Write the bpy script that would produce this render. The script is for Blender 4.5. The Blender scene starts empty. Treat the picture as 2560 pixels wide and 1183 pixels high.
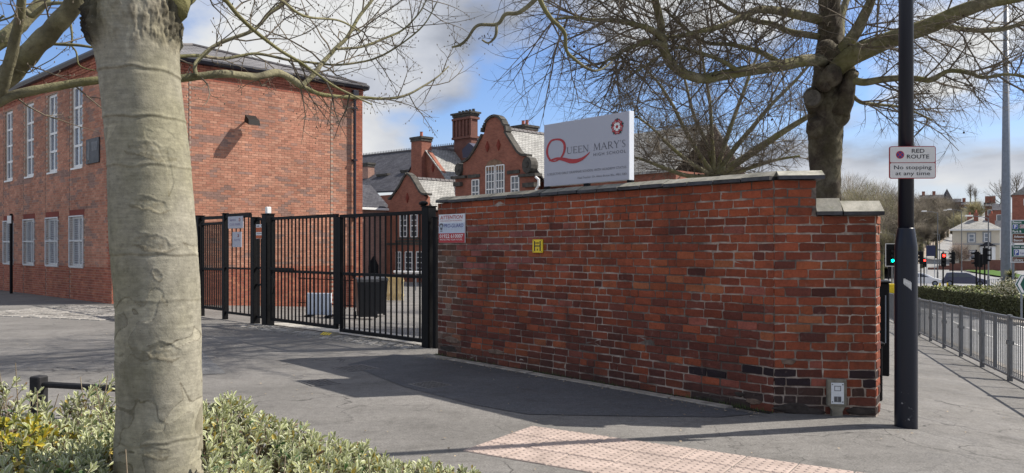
import bpy, math, random
import numpy as np
from mathutils import Vector, Matrix, noise

scene = bpy.context.scene
COL = scene.collection
F, H = 2020.0, 1.6            # focal length in photo pixels, eye height in metres
# ---------------------------------------------------------------- camera, sky, sun, exposure
cam_d = bpy.data.cameras.new('camera'); cam = bpy.data.objects.new('camera', cam_d); COL.objects.link(cam)
cam.location = (0, 0, H); cam.rotation_euler = (math.radians(90), 0, 0)
cam_d.sensor_width = 36.0; cam_d.lens = F / 2560 * 36.0; cam_d.shift_y = 26.5 / 2560
cam_d.clip_start = 0.05; cam_d.clip_end = 3000
scene.camera = cam

SUN_EL = math.radians(45.5)
SUN_H = Vector((.972, .232, 0)).normalized()
S = Vector((SUN_H.x * math.cos(SUN_EL), SUN_H.y * math.cos(SUN_EL), math.sin(SUN_EL)))
sun_d = bpy.data.lights.new('sun', 'SUN'); sun = bpy.data.objects.new('sun', sun_d); COL.objects.link(sun)
sun_d.energy = 4.9; sun_d.angle = math.radians(0.53); sun_d.color = (1.0, .935, .84)
sun.rotation_euler = S.to_track_quat('Z', 'Y').to_euler(); sun.location = (30, 7, 40)

world = bpy.data.worlds.new('World'); scene.world = world; world.use_nodes = True
def build_world():
    nt = world.node_tree; N = nt.nodes; L = nt.links; N.clear()
    out = N.new('ShaderNodeOutputWorld'); bg = N.new('ShaderNodeBackground'); L.new(bg.outputs[0], out.inputs[0])
    bg.inputs['Strength'].default_value = 0.0505
    sky = N.new('ShaderNodeTexSky'); sky.sky_type = 'NISHITA'; sky.sun_disc = False
    sky.sun_elevation = SUN_EL; sky.sun_rotation = math.atan2(SUN_H.x, SUN_H.y); sky.air_density = 1.0; sky.dust_density = 0.4; sky.ozone_density = 1.0
    tc = N.new('ShaderNodeTexCoord'); sep = N.new('ShaderNodeSeparateXYZ'); L.new(tc.outputs['Generated'], sep.inputs[0])
    def m(op, a, b=None, clamp=False):
        n = N.new('ShaderNodeMath'); n.operation = op; n.use_clamp = clamp
        for i, x in enumerate((a, b)):
            if x is None: continue
            if isinstance(x, (int, float)): n.inputs[i].default_value = x
            else: L.new(x, n.inputs[i])
        return n.outputs[0]
    z = m('ADD', m('MAXIMUM', sep.outputs[2], 0.0), 0.30)
    cmb = N.new('ShaderNodeCombineXYZ'); L.new(m('DIVIDE', sep.outputs[0], z), cmb.inputs[0]); L.new(m('DIVIDE', sep.outputs[1], z), cmb.inputs[1])
    mp = N.new('ShaderNodeMapping'); L.new(cmb.outputs[0], mp.inputs[0]); mp.inputs['Location'].default_value = (3.68, 0.5, 0); mp.inputs['Scale'].default_value = (1, .8, 1)
    def nz(scale, det, rough, vec, dist=0.0):
        n = N.new('ShaderNodeTexNoise'); n.inputs['Scale'].default_value = scale; n.inputs['Detail'].default_value = det
        n.inputs['Roughness'].default_value = rough; n.inputs['Distortion'].default_value = dist; L.new(vec, n.inputs['Vector']); return n.outputs[0]
    def ramp(x, stops):
        r = N.new('ShaderNodeValToRGB'); L.new(x, r.inputs[0]); e = r.color_ramp.elements
        while len(e) < len(stops): e.new(0.5)
        for k, (p, c) in enumerate(stops): e[k].position = p; e[k].color = (*c, 1)
        return r.outputs[0]
    cover = nz(1.05, 12, .52, mp.outputs[0], .1)
    mask = ramp(cover, [(.455, (0, 0, 0)), (.53, (1, 1, 1))])
    thick = nz(1.5, 9, .5, mp.outputs[0], .15)
    ccol = ramp(thick, [(.34, (3.8, 4.2, 5.1)), (.43, (7.4, 7.8, 8.7)), (.53, (10.4, 10.5, 10.5))])
    mix = N.new('ShaderNodeMix'); mix.data_type = 'RGBA'; L.new(mask, mix.inputs[0])
    tint = N.new('ShaderNodeMix'); tint.data_type = 'RGBA'; tint.blend_type = 'MULTIPLY'; tint.inputs[0].default_value = 1
    L.new(sky.outputs[0], tint.inputs[6]); tint.inputs[7].default_value = (1.35, 1.56, 2.05, 1)
    hz = N.new('ShaderNodeMix'); hz.data_type = 'RGBA'; L.new(ramp(sep.outputs[2], [(0.0, (.85, .85, .85)), (.16, (0, 0, 0))]), hz.inputs[0]); L.new(tint.outputs[2], hz.inputs[6]); hz.inputs[7].default_value = (7.6, 8.3, 9.4, 1)
    L.new(hz.outputs[2], mix.inputs[6]); L.new(ccol, mix.inputs[7]); hz2 = N.new('ShaderNodeMix'); hz2.data_type = 'RGBA'; L.new(ramp(sep.outputs[2], [(0.0, (.8, .8, .8)), (.13, (0, 0, 0))]), hz2.inputs[0]); L.new(mix.outputs[2], hz2.inputs[6]); hz2.inputs[7].default_value = (9.2, 9.6, 10.2, 1)
    L.new(hz2.outputs[2], bg.inputs['Color'])
build_world()
vs = scene.view_settings
scene.display_settings.display_device = 'sRGB'
vs.view_transform = 'Standard'; vs.look = 'None'; vs.gamma = 1.0; vs.use_curve_mapping = False; vs.exposure = 0.62

# ---------------------------------------------------------------- helpers
def P(u, v, Y): return Vector(((u - 1280) / F * Y, Y, H + (618 - v) / F * Y))
def Gd(u, v, z=0.0):
    Y = F * (H - z) / (v - 618); return Vector(((u - 1280) / F * Y, Y, z))
def ss(x, a, b):
    t = min(1.0, max(0.0, (x - a) / (b - a))); return t * t * (3 - 2 * t)
def lerp_table(x, tab):
    if x <= tab[0][0]: return tab[0][1]
    for (a, fa), (b, fb) in zip(tab, tab[1:]):
        if x <= b: return fa + (fb - fa) * (x - a) / (b - a)
    return tab[-1][1]
FAR = [(30, 0), (50, -.35), (97, -1.6), (118, -1.35), (141, .25), (220, 5.8), (300, 14.5), (420, 21), (700, 24)]
def gz(x, y):
    z = 0.0
    if x > 3.3: z -= .1 * (min(x, 16.5) - 3.3)
    d = ((x + 1.31) + (y - 12.9)) * .7071
    if d > 0:
        dip = .064 * min(d, 10) + .0255 * max(0, min(d, 42) - 10)
        z -= dip * (1 - ss(x, 0.0, 3.0)) if y < 60 else dip * (1 - ss(x, 0.0, 8.0))
    if y > 30: z += lerp_table(y, FAR) * ss(x, 4 + .1 * y, 12 + .16 * y)
    return z

class Fr:                                   # a vertical working plane: ex along it, ey away from the viewer
    def __init__(s, o, ex):
        s.o = Vector(o); e = Vector((ex[0], ex[1], 0)).normalized(); s.ex = e; s.ey = Vector((-e.y, e.x, 0)); s.rot = math.atan2(e.y, e.x)
    def loc(s, u, v, d=0.0):
        c = Vector((0, 0, H)); r = Vector(((u - 1280) / F, 1, (618 - v) / F))
        t = ((s.o + s.ey * d) - c).dot(s.ey) / r.dot(s.ey); p = c + r * t - s.o
        return p.dot(s.ex), p.z
    def w(s, x, d, z): return s.o + s.ex * x + s.ey * d + Vector((0, 0, z))
    def M(s): return Matrix(((s.ex.x, s.ey.x, 0, s.o.x), (s.ex.y, s.ey.y, 0, s.o.y), (0, 0, 1, s.o.z), (0, 0, 0, 1)))

def link(o, parent=None):
    COL.objects.link(o)
    if parent is not None: o.parent = parent
    return o
def tag(o, label=None, cat=None, group=None, kind=None):
    if label: o['label'] = label
    if cat: o['category'] = cat
    if group: o['group'] = group
    if kind: o['kind'] = kind
    return o
def thing(name, label, cat, loc=(0, 0, 0), rot=0.0, group=None):
    o = bpy.data.objects.new(name, None); COL.objects.link(o); o.location = loc; o.rotation_euler = (0, 0, rot); o.empty_display_size = .2
    return tag(o, label, cat, group)
def copy_tree(o, parent=None):
    c = o.copy(); link(c, parent)
    for ch in list(o.children): copy_tree(ch, c)
    return c

class MB:
    def __init__(s, M=None): s.v = []; s.f = []; s.c = []; s.M = M; s.col = (1, 1, 1)
    def P(s, p):
        s.v.append(tuple(s.M @ Vector(p)) if s.M is not None else tuple(p)); return len(s.v) - 1
    def F(s, idx, col=None): s.f.append(tuple(idx)); s.c.append(col or s.col)
    def face(s, pts, col=None): s.F([s.P(p) for p in pts], col)
    def hexa(s, p, col=None, skip=''):      # p: 8 points, bottom ring then top ring, counter-clockwise seen from above
        i = [s.P(q) for q in p]
        for k, q in (('b', (3, 2, 1, 0)), ('t', (4, 5, 6, 7)), ('f', (0, 1, 5, 4)), ('r', (1, 2, 6, 5)), ('k', (2, 3, 7, 6)), ('l', (3, 0, 4, 7))):
            if k not in skip: s.F([i[j] for j in q], col)
    def box(s, x0, x1, y0, y1, z0, z1, col=None, skip=''):
        s.hexa([(x0, y0, z0), (x1, y0, z0), (x1, y1, z0), (x0, y1, z0), (x0, y0, z1), (x1, y0, z1), (x1, y1, z1), (x0, y1, z1)], col, skip)
    def cbox(s, x0, x1, y0, y1, z0, z1, b=.004, col=None):     # chamfered box
        xs, ys, zs = (x0, x1), (y0, y1), (z0, z1); sg = (1, -1); I = {}
        for i in (0, 1):
            for j in (0, 1):
                for k in (0, 1):
                    x, y, z = xs[i], ys[j], zs[k]; dx, dy, dz = sg[i] * b, sg[j] * b, sg[k] * b
                    I[i, j, k, 0] = s.P((x, y + dy, z + dz)); I[i, j, k, 1] = s.P((x + dx, y, z + dz)); I[i, j, k, 2] = s.P((x + dx, y + dy, z))
        q = lambda a: s.F(a, col)
        for i in (0, 1):
            r = [I[i, 0, 0, 0], I[i, 1, 0, 0], I[i, 1, 1, 0], I[i, 0, 1, 0]]; q(r if i else r[::-1])
            r = [I[0, i, 0, 1], I[1, i, 0, 1], I[1, i, 1, 1], I[0, i, 1, 1]]; q(r[::-1] if i else r)
            r = [I[0, 0, i, 2], I[1, 0, i, 2], I[1, 1, i, 2], I[0, 1, i, 2]]; q(r if i else r[::-1])
        for a in (0, 1):
            for b2 in (0, 1):
                r = [I[a, b2, 0, 0], I[a, b2, 1, 0], I[a, b2, 1, 1], I[a, b2, 0, 1]]; q(r if (a == b2) else r[::-1])
                r = [I[a, 0, b2, 0], I[a, 1, b2, 0], I[a, 1, b2, 2], I[a, 0, b2, 2]]; q(r[::-1] if (a == b2) else r)
                r = [I[0, a, b2, 1], I[1, a, b2, 1], I[1, a, b2, 2], I[0, a, b2, 2]]; q(r if (a == b2) else r[::-1])
        for i in (0, 1):
            for j in (0, 1):
                for k in (0, 1):
                    r = [I[i, j, k, 0], I[i, j, k, 1], I[i, j, k, 2]]; q(r if (i + j + k) % 2 == 1 else r[::-1])
    def prism(s, pts, y0, y1, col=None, caps='fk'):     # outline in x,z ; front at y0, back at y1
        n = len(pts); a = [s.P((x, y0, z)) for x, z in pts]; b = [s.P((x, y1, z)) for x, z in pts]
        if 'f' in caps: s.F(a, col)
        if 'k' in caps: s.F(b[::-1], col)
        for i in range(n):
            j = (i + 1) % n; s.F([a[j], a[i], b[i], b[j]], col)
    def vprism(s, pts, z0, z1, col=None):               # outline in x,y extruded upwards
        n = len(pts); a = [s.P((x, y, z0)) for x, y in pts]; b = [s.P((x, y, z1)) for x, y in pts]
        s.F(b, col); s.F(a[::-1], col)
        for i in range(n):
            j = (i + 1) % n; s.F([a[i], a[j], b[j], b[i]], col)
    def tube(s, pts, rs, n=6, cap=True, col=None):
        pts = [Vector(p) for p in pts]; m = len(pts)
        if isinstance(rs, (int, float)): rs = [rs] * m
        t0 = (pts[1] - pts[0]).normalized(); up = Vector((0, 0, 1)) if abs(t0.z) < .9 else Vector((1, 0, 0))
        a = t0.cross(up).normalized(); rings = []
        for k in range(m):
            t = (pts[min(k + 1, m - 1)] - pts[max(k - 1, 0)])
            if t.length < 1e-9: t = t0
            t = t.normalized(); a = (a - t * a.dot(t))
            a = a.normalized() if a.length > 1e-6 else t.orthogonal().normalized()
            b = t.cross(a); r = rs[k]
            rings.append([s.P(pts[k] + (a * math.cos(2 * math.pi * j / n) + b * math.sin(2 * math.pi * j / n)) * r) for j in range(n)])
        for k in range(m - 1):
            A, B = rings[k], rings[k + 1]
            for j in range(n):
                h = (j + 1) % n; s.F([A[j], A[h], B[h], B[j]], col)
        if cap: s.F(rings[0][::-1], col); s.F(rings[-1], col)
    def lathe(s, prof, n=16, c=(0, 0, 0), col=None, cap=True):
        rings = [[s.P((c[0] + r * math.cos(2 * math.pi * j / n), c[1] + r * math.sin(2 * math.pi * j / n), c[2] + z)) for j in range(n)] for r, z in prof]
        for A, B in zip(rings, rings[1:]):
            for j in range(n):
                h = (j + 1) % n; s.F([A[j], A[h], B[h], B[j]], col)
        if cap: s.F(rings[0][::-1], col); s.F(rings[-1], col)
    def sphere(s, c, r, n=8, m=6, col=None, sq=(1, 1, 1)):
        rings = []
        for i in range(1, m):
            th = math.pi * i / m
            rings.append([s.P((c[0] + sq[0] * r * math.sin(th) * math.cos(2 * math.pi * j / n), c[1] + sq[1] * r * math.sin(th) * math.sin(2 * math.pi * j / n), c[2] - sq[2] * r * math.cos(th))) for j in range(n)])
        lo = s.P((c[0], c[1], c[2] - sq[2] * r)); hi = s.P((c[0], c[1], c[2] + sq[2] * r))
        for A, B in zip(rings, rings[1:]):
            for j in range(n): s.F([A[j], A[(j + 1) % n], B[(j + 1) % n], B[j]], col)
        for j in range(n):
            s.F([lo, rings[0][(j + 1) % n], rings[0][j]], col); s.F([hi, rings[-1][j], rings[-1][(j + 1) % n]], col)
    def ribbon(s, pts, ws, y=0.0, col=None):            # flat stroke in the x,z plane
        n = len(pts); ws = [ws] * n if isinstance(ws, (int, float)) else ws; A = []; B = []
        for k in range(n):
            p0, p1 = pts[max(k - 1, 0)], pts[min(k + 1, n - 1)]; tx, tz = p1[0] - p0[0], p1[1] - p0[1]; l = math.hypot(tx, tz) or 1
            nx, nz_ = -tz / l, tx / l; w = ws[k] / 2
            A.append(s.P((pts[k][0] + nx * w, y, pts[k][1] + nz_ * w))); B.append(s.P((pts[k][0] - nx * w, y, pts[k][1] - nz_ * w)))
        for k in range(n - 1): s.F([B[k], B[k + 1], A[k + 1], A[k]], col)
    def mesh(s, name, smooth=False, uv=False):
        me = bpy.data.meshes.new(name); me.from_pydata(s.v, [], s.f); me.update()
        nf = len(s.f)
        if nf:
            ct = np.array([len(f) for f in s.f]); c = np.ones((nf, 4), 'f'); c[:, :3] = np.array([k[:3] for k in s.c], 'f')
            at = me.color_attributes.new('col', 'FLOAT_COLOR', 'CORNER'); at.data.foreach_set('color', np.repeat(c, ct, axis=0).ravel())
            if smooth: me.polygons.foreach_set('use_smooth', np.ones(nf, bool))
            if uv:
                ul = me.uv_layers.new(name='UVMap'); dat = np.zeros((len(me.loops), 2), 'f')
                for p in me.polygons:
                    n = p.normal; t = Vector((-n.y, n.x, 0))
                    t = t.normalized() if t.length > .05 else Vector((1, 0, 0)); b = n.cross(t)
                    for li in p.loop_indices:
                        q = me.vertices[me.loops[li].vertex_index].co; dat[li] = (q.dot(t), q.dot(b))
                ul.data.foreach_set('uv', dat.ravel())
        return me
    def build(s, name, mat, parent=None, smooth=False, uv=False, kind=None, label=None):
        me = s.mesh(name, smooth, uv); o = bpy.data.objects.new(name, me); link(o, parent)
        for m_ in (mat if isinstance(mat, (list, tuple)) else [mat]): me.materials.append(m_)
        if kind: o['kind'] = kind
        if label: o['label'] = label
        return o

def catmull(pts, vals=None, k=4):
    out, ov = [], []
    n = len(pts); pts = [Vector(p) for p in pts]
    for i in range(n - 1):
        p0, p1, p2, p3 = pts[max(i - 1, 0)], pts[i], pts[i + 1], pts[min(i + 2, n - 1)]
        for j in range(k):
            t = j / k
            out.append(.5 * ((2 * p1) + (p2 - p0) * t + (2 * p0 - 5 * p1 + 4 * p2 - p3) * t * t + (3 * p1 - p0 - 3 * p2 + p3) * t ** 3))
            if vals: ov.append(vals[i] + (vals[i + 1] - vals[i]) * t)
    out.append(pts[-1])
    if vals: ov.append(vals[-1]); return out, ov
    return out

# ---------------------------------------------------------------- materials
class NT:
    def __init__(s, name):
        s.m = bpy.data.materials.new(name); s.m.use_nodes = True; s.nt = s.m.node_tree; s.N = s.nt.nodes; s.L = s.nt.links
        s.b = s.N['Principled BSDF']; g = s.N.new('ShaderNodeNewGeometry'); s.pos = g.outputs['Position']; s.geo = g
    def set(s, k, v):
        if hasattr(v, 'is_output'): s.L.new(v, s.b.inputs[k])
        else: s.b.inputs[k].default_value = v
    def noise(s, scale, det=4, rough=.55, vec=None, dist=0.0, stretch=None):
        vec = vec or s.pos
        if stretch:
            mp = s.N.new('ShaderNodeMapping'); mp.inputs['Scale'].default_value = stretch; s.L.new(vec, mp.inputs[0]); vec = mp.outputs[0]
        n = s.N.new('ShaderNodeTexNoise'); n.inputs['Scale'].default_value = scale; n.inputs['Detail'].default_value = det
        n.inputs['Roughness'].default_value = rough; n.inputs['Distortion'].default_value = dist; s.L.new(vec, n.inputs['Vector']); return n.outputs[0]
    def voro(s, scale, feature='DISTANCE_TO_EDGE', vec=None, out=0, rand=1.0):
        n = s.N.new('ShaderNodeTexVoronoi'); n.feature = feature; n.inputs['Scale'].default_value = scale; n.inputs['Randomness'].default_value = rand
        s.L.new(vec or s.pos, n.inputs['Vector']); return n.outputs[out]
    def warp(s, amt, scale, vec=None):
        n = s.N.new('ShaderNodeTexNoise'); n.inputs['Scale'].default_value = scale; n.inputs['Detail'].default_value = 3; s.L.new(vec or s.pos, n.inputs['Vector'])
        v = s.N.new('ShaderNodeVectorMath'); v.operation = 'MULTIPLY_ADD'; s.L.new(n.outputs[1], v.inputs[0]); v.inputs[1].default_value = (amt,) * 3; s.L.new(vec or s.pos, v.inputs[2]); return v.outputs[0]
    def ramp(s, x, stops, interp='LINEAR'):
        r = s.N.new('ShaderNodeValToRGB'); s.L.new(x, r.inputs[0]); e = r.color_ramp.elements; r.color_ramp.interpolation = interp
        while len(e) < len(stops): e.new(.5)
        for k, (p, c) in enumerate(stops):
            if isinstance(c, (int, float)): c = (c, c, c)
            e[k].position = p; e[k].color = (*c, 1)
        return r.outputs[0]
    def mix(s, f, a, b, mode='MIX'):
        n = s.N.new('ShaderNodeMix'); n.data_type = 'RGBA'; n.blend_type = mode
        for i, x in ((0, f), (6, a), (7, b)):
            if hasattr(x, 'is_output'): s.L.new(x, n.inputs[i])
            elif i == 0: n.inputs[0].default_value = x
            else: n.inputs[i].default_value = (*((x, x, x) if isinstance(x, (int, float)) else x), 1)
        return n.outputs[2]
    def math(s, op, a, b=0.0, clamp=False):
        n = s.N.new('ShaderNodeMath'); n.operation = op; n.use_clamp = clamp
        for i, x in enumerate((a, b)):
            if hasattr(x, 'is_output'): s.L.new(x, n.inputs[i])
            else: n.inputs[i].default_value = x
        return n.outputs[0]
    def bump(s, h, strength=.3, dist=.01):
        n = s.N.new('ShaderNodeBump'); n.inputs['Strength'].default_value = strength; n.inputs['Distance'].default_value = dist; s.L.new(h, n.inputs['Height']); s.L.new(n.outputs[0], s.b.inputs['Normal'])
    def attr(s, name='col'):
        n = s.N.new('ShaderNodeAttribute'); n.attribute_name = name; return n.outputs['Color']
    def objcol(s):
        n = s.N.new('ShaderNodeObjectInfo'); return n.outputs['Color']
    def uv(s):
        n = s.N.new('ShaderNodeUVMap'); n.uv_map = 'UVMap'; return n.outputs[0]

def plain(name, col, rough=.7, spec=.3, metal=0.0, var=.12, scale=6, bump=0.0, bscale=80, src=None, dirt=0.0):
    t = NT(name); base = {'attr': t.attr, 'obj': t.objcol}[src]() if src else None
    k = t.ramp(t.noise(scale, 5), [(.3, 1 - var), (.7, 1 + var)])
    c = t.mix(1.0, base if base is not None else col, k, 'MULTIPLY')
    if dirt: c = t.mix(t.ramp(t.noise(2.3, 6, .65), [(.48, 0.0), (.75, dirt)]), c, (.05, .045, .04))
    t.set('Base Color', c); t.set('Roughness', rough); t.set('Specular IOR Level', spec); t.set('Metallic', metal)
    if bump: t.bump(t.noise(bscale, 4), bump, .006)
    return t.m

def brick_mat(name, src, fine=45.0, grime=.35, bstr=.35):
    t = NT(name); base = t.attr() if src == 'attr' else t.objcol(); streak = grime > .2
    c = t.mix(1.0, base, t.ramp(t.noise(fine, 6, .7), [(.25, .72), (.5, 1.0), (.75, 1.22)]), 'MULTIPLY')
    c = t.mix(t.ramp(t.noise(7, 5, .65), [(.52, 0.0), (.72, grime)]), c, (.035, .025, .022))
    c = t.mix(t.ramp(t.noise(18, 4, .6), [(.62, 0.0), (.74, .30)]), c, (.30, .22, .19))
    if streak:
        c = t.mix(t.ramp(t.noise(4.5, 5, .6, stretch=(1, 1, .16)), [(.54, 0.0), (.70, .42)]), c, (.028, .022, .02))
        c = t.mix(t.ramp(t.noise(.75, 5, .62), [(.45, 0.0), (.68, .45)]), c, (.05, .026, .02))
    else:
        c = t.mix(t.ramp(t.noise(1.6, 5, .6, stretch=(1, 1, .12)), [(.50, 0.0), (.74, .30)]), c, (.09, .06, .05)); c = t.mix(1.0, c, t.ramp(t.noise(.45, 4, .55), [(.35, .86), (.65, 1.10)]), 'MULTIPLY')
    t.set('Base Color', c); t.set('Roughness', .88); t.set('Specular IOR Level', .18); t.bump(t.noise(90, 5, .7), bstr, .006)
    return t.m

def far_brick(name, c1, c2, mortar, bw=.225, bh=.075, rough=.85):      # walls too far away to tell the bricks apart
    t = NT(name); b = t.N.new('ShaderNodeTexBrick'); t.L.new(t.uv(), b.inputs['Vector'])
    b.inputs['Color1'].default_value = (*c1, 1); b.inputs['Color2'].default_value = (*c2, 1); b.inputs['Mortar'].default_value = (*mortar, 1)
    b.inputs['Scale'].default_value = 1; b.inputs['Brick Width'].default_value = bw; b.inputs['Row Height'].default_value = bh; b.inputs['Mortar Size'].default_value = bh * .10; b.inputs['Bias'].default_value = 0
    c = t.mix(1.0, b.outputs[0], t.ramp(t.noise(1.3, 6, .6), [(.3, .8), (.7, 1.15)]), 'MULTIPLY')
    t.set('Base Color', c); t.set('Roughness', rough); t.set('Specular IOR Level', .2); return t.m

M = {}
M['brick_single'] = brick_mat('old_brick_single', 'obj')
M['brick_joined'] = brick_mat('old_brick_joined', 'attr')
M['brick_modern'] = brick_mat('modern_brick', 'attr', 14.0, .10, .1)
def mortar_mat():
    t = NT('old_mortar'); c = t.ramp(t.noise(9, 6, .7), [(.3, (.17, .13, .105)), (.5, (.34, .275, .23)), (.75, (.50, .43, .375))])
    c = t.mix(t.ramp(t.noise(1.3, 5, .65), [(.42, .85), (.55, 0.0)]), c, (.055, .042, .036)); t.set('Base Color', c); t.set('Roughness', .95); t.bump(t.noise(120, 5), .5, .006); return t.m
M['mortar'] = mortar_mat()
M['mortar_modern'] = plain('modern_mortar', (.38, .29, .23), .9, .1, var=.2)
def coping_mat():
    t = NT('coping_stone'); c = t.ramp(t.noise(5, 7, .68), [(.3, (.11, .105, .085)), (.5, (.235, .225, .19)), (.7, (.37, .35, .30))])
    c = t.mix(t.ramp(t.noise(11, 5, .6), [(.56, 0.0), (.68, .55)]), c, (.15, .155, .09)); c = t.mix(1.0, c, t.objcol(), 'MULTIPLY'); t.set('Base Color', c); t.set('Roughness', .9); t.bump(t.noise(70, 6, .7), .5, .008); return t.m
M['coping'] = coping_mat()
M['coping_dark'] = plain('engineering_edge', (.045, .045, .05), .6, .4, var=.4, scale=14, bump=.3)
M['kerb'] = plain('pale_kerb_stone', (.29, .265, .235), .9, .2, var=.38, scale=7, bump=.4, dirt=.65)
M['sett'] = plain('granite_sett', (.30, .28, .26), .85, .25, var=.25, scale=20, bump=.4, src='attr', dirt=.5)
def asphalt(name, a, b, cracks=True, tint=(1, 1, 1)):
    t = NT(name)
    big = t.noise(.5, 6, .62, stretch=(1, 1.6, 1)); c = t.ramp(big, [(.3, tuple(a * k for k in tint)), (.7, tuple(b * k for k in tint))])
    sp = t.noise(62, 4, .8); c = t.mix(1.0, c, t.ramp(sp, [(.30, .35), (.46, .92), (.58, 1.12), (.68, 1.6), (.76, 2.6)]), 'MULTIPLY')
    c = t.mix(1.0, c, t.ramp(t.noise(13, 5, .75), [(.3, .80), (.7, 1.2)]), 'MULTIPLY')
    c = t.mix(t.ramp(t.noise(2.4, 7, .7), [(.53, 0.0), (.70, .45)]), c, (.05, .046, .042)); c = t.mix(t.ramp(t.voro(5.5, 'F1'), [(.035, .55), (.05, 0.0)]), c, (.035, .033, .032))
    h = sp
    if cracks:
        e = t.voro(.95, vec=t.warp(.55, 1.7)); cm = t.ramp(e, [(0.0, .75), (.004, .6), (.010, 0.0)])
        e2 = t.voro(2.6, vec=t.warp(.3, 4.0)); cm2 = t.ramp(e2, [(0.0, .7), (.016, 0.0)])
        reg = t.ramp(t.noise(.33, 3), [(.46, 0.0), (.56, 1.0)]); reg2 = t.ramp(t.noise(.42, 3, vec=t.warp(3, .1)), [(.55, 0.0), (.62, 1.0)])
        f = t.math('MAXIMUM', t.math('MULTIPLY', cm, reg), t.math('MULTIPLY', cm2, reg2)); c = t.mix(f, c, (.028, .026, .025))
    t.set('Base Color', c); t.set('Roughness', t.ramp(t.noise(3, 4), [(.3, .72), (.7, .95)])); t.set('Specular IOR Level', .3); t.bump(h, .35, .004); return t.m
M['pave'] = asphalt('worn_pavement_asphalt', .115, .18, tint=(1.05, 1.0, .94))
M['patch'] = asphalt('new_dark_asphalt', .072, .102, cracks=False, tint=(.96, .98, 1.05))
M['road'] = asphalt('road_asphalt', .20, .26, cracks=False)
M['far_ground'] = asphalt('far_asphalt', .20, .26, cracks=False)
M['soil'] = plain('bark_mulch_soil', (.10, .075, .055), .95, .1, var=.5, scale=30, bump=.8, bscale=40)
M['grass'] = plain('short_grass', (.07, .13, .028), .9, .1, var=.35, scale=3)
M['hill'] = plain('wooded_slope', (.085, .075, .05), .95, .1, var=.5, scale=.2)
M['line_white'] = plain('road_paint', (.72, .71, .68), .7, .3, var=.15, scale=12)
M['tactile'] = plain('pink_tactile_concrete', (.38, .305, .268), .85, .2, var=.18, scale=7, bump=.25, bscale=130, dirt=.25)
M['black_paint'] = plain('black_paint', (.0065, .0065, .0075), .55, .14, var=.3, scale=20)
def pole_mat():
    t = NT('black_column_paint'); c = t.mix(t.ramp(t.noise(26, 6, .65), [(.64, 0.0), (.67, 1.0)]), (.008, .010, .019), (.25, .25, .26))
    sp = t.N.new('ShaderNodeSeparateXYZ'); t.L.new(t.pos, sp.inputs[0]); low = t.ramp(sp.outputs[2], [(.18, 1.0), (.34, 0.0)])
    c = t.mix(low, (.008, .010, .019), c); t.set('Base Color', c); t.set('Roughness', .36); t.set('Specular IOR Level', .35); t.bump(t.noise(9, 3), .05, .01); return t.m
M['pole'] = pole_mat()
M['grey_steel'] = plain('galvanised_steel', (.19, .215, .25), .5, .5, .3, var=.12, scale=8)
M['rail_steel'] = plain('grey_rail_paint', (.15, .155, .16), .5, .5, .2, var=.2, scale=10)
M['white_paint'] = plain('white_paint', (.78, .78, .76), .5, .4, var=.05)
M['glass'] = None
def glass(name, col, rough=.06):
    t = NT(name); t.set('Base Color', (*col, 1)); t.set('Roughness', rough); t.set('Specular IOR Level', 1.0); t.set('Coat Weight', .6); t.set('Coat Roughness', .03); return t.m
M['glass'] = glass('window_glass', (.05, .06, .075)); M['glass_blue'] = glass('sky_glass', (.10, .13, .18), .12)
def slate(name, c1, c2, rh=.16):
    t = NT(name); b = t.N.new('ShaderNodeTexBrick'); t.L.new(t.uv(), b.inputs['Vector'])
    b.inputs['Color1'].default_value = (*c1, 1); b.inputs['Color2'].default_value = (*c2, 1); b.inputs['Mortar'].default_value = (.03, .03, .035, 1)
    b.inputs['Scale'].default_value = 1; b.inputs['Brick Width'].default_value = rh * 1.5; b.inputs['Row Height'].default_value = rh; b.inputs['Mortar Size'].default_value = rh * .06; b.inputs['Bias'].default_value = 0
    c = t.mix(1.0, b.outputs[0], t.ramp(t.noise(.9, 6, .65), [(.3, .72), (.7, 1.25)]), 'MULTIPLY'); t.set('Base Color', c); t.set('Roughness', .8); t.set('Specular IOR Level', .2)
    t.bump(b.outputs[1], .6, -.03); return t.m
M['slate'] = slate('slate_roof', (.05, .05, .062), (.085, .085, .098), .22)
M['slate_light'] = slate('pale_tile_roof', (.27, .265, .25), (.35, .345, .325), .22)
M['slate_modern'] = slate('modern_slate_roof', (.15, .145, .15), (.19, .185, .19), .25)
M['ridge'] = plain('ridge_tile', (.14, .13, .13), .8, .2, var=.2)
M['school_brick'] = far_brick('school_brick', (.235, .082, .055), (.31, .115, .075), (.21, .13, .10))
M['chimney_brick'] = far_brick('chimney_brick', (.15, .062, .05), (.19, .08, .06), (.13, .09, .075))  # darker copy of the school brick, the tall stack's shade put into it
M['school_brick_lit'] = far_brick('school_brick_sunlit', (.37, .20, .15), (.26, .14, .11), (.38, .30, .25))  # paler copy of the school brick; sunshine put into its colour
M['red_brick_far'] = far_brick('far_red_brick', (.27, .085, .06), (.33, .12, .08), (.25, .16, .12))
M['dark_stone'] = plain('dark_weathered_stone', (.075, .07, .062), .9, .2, var=.4, scale=3, bump=.3, bscale=20)
M['cream'] = plain('cream_render', (.62, .56, .45), .9, .2, var=.06, scale=1.5)
M['terracotta'] = plain('terracotta', (.42, .15, .10), .8, .2, var=.15)
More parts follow.
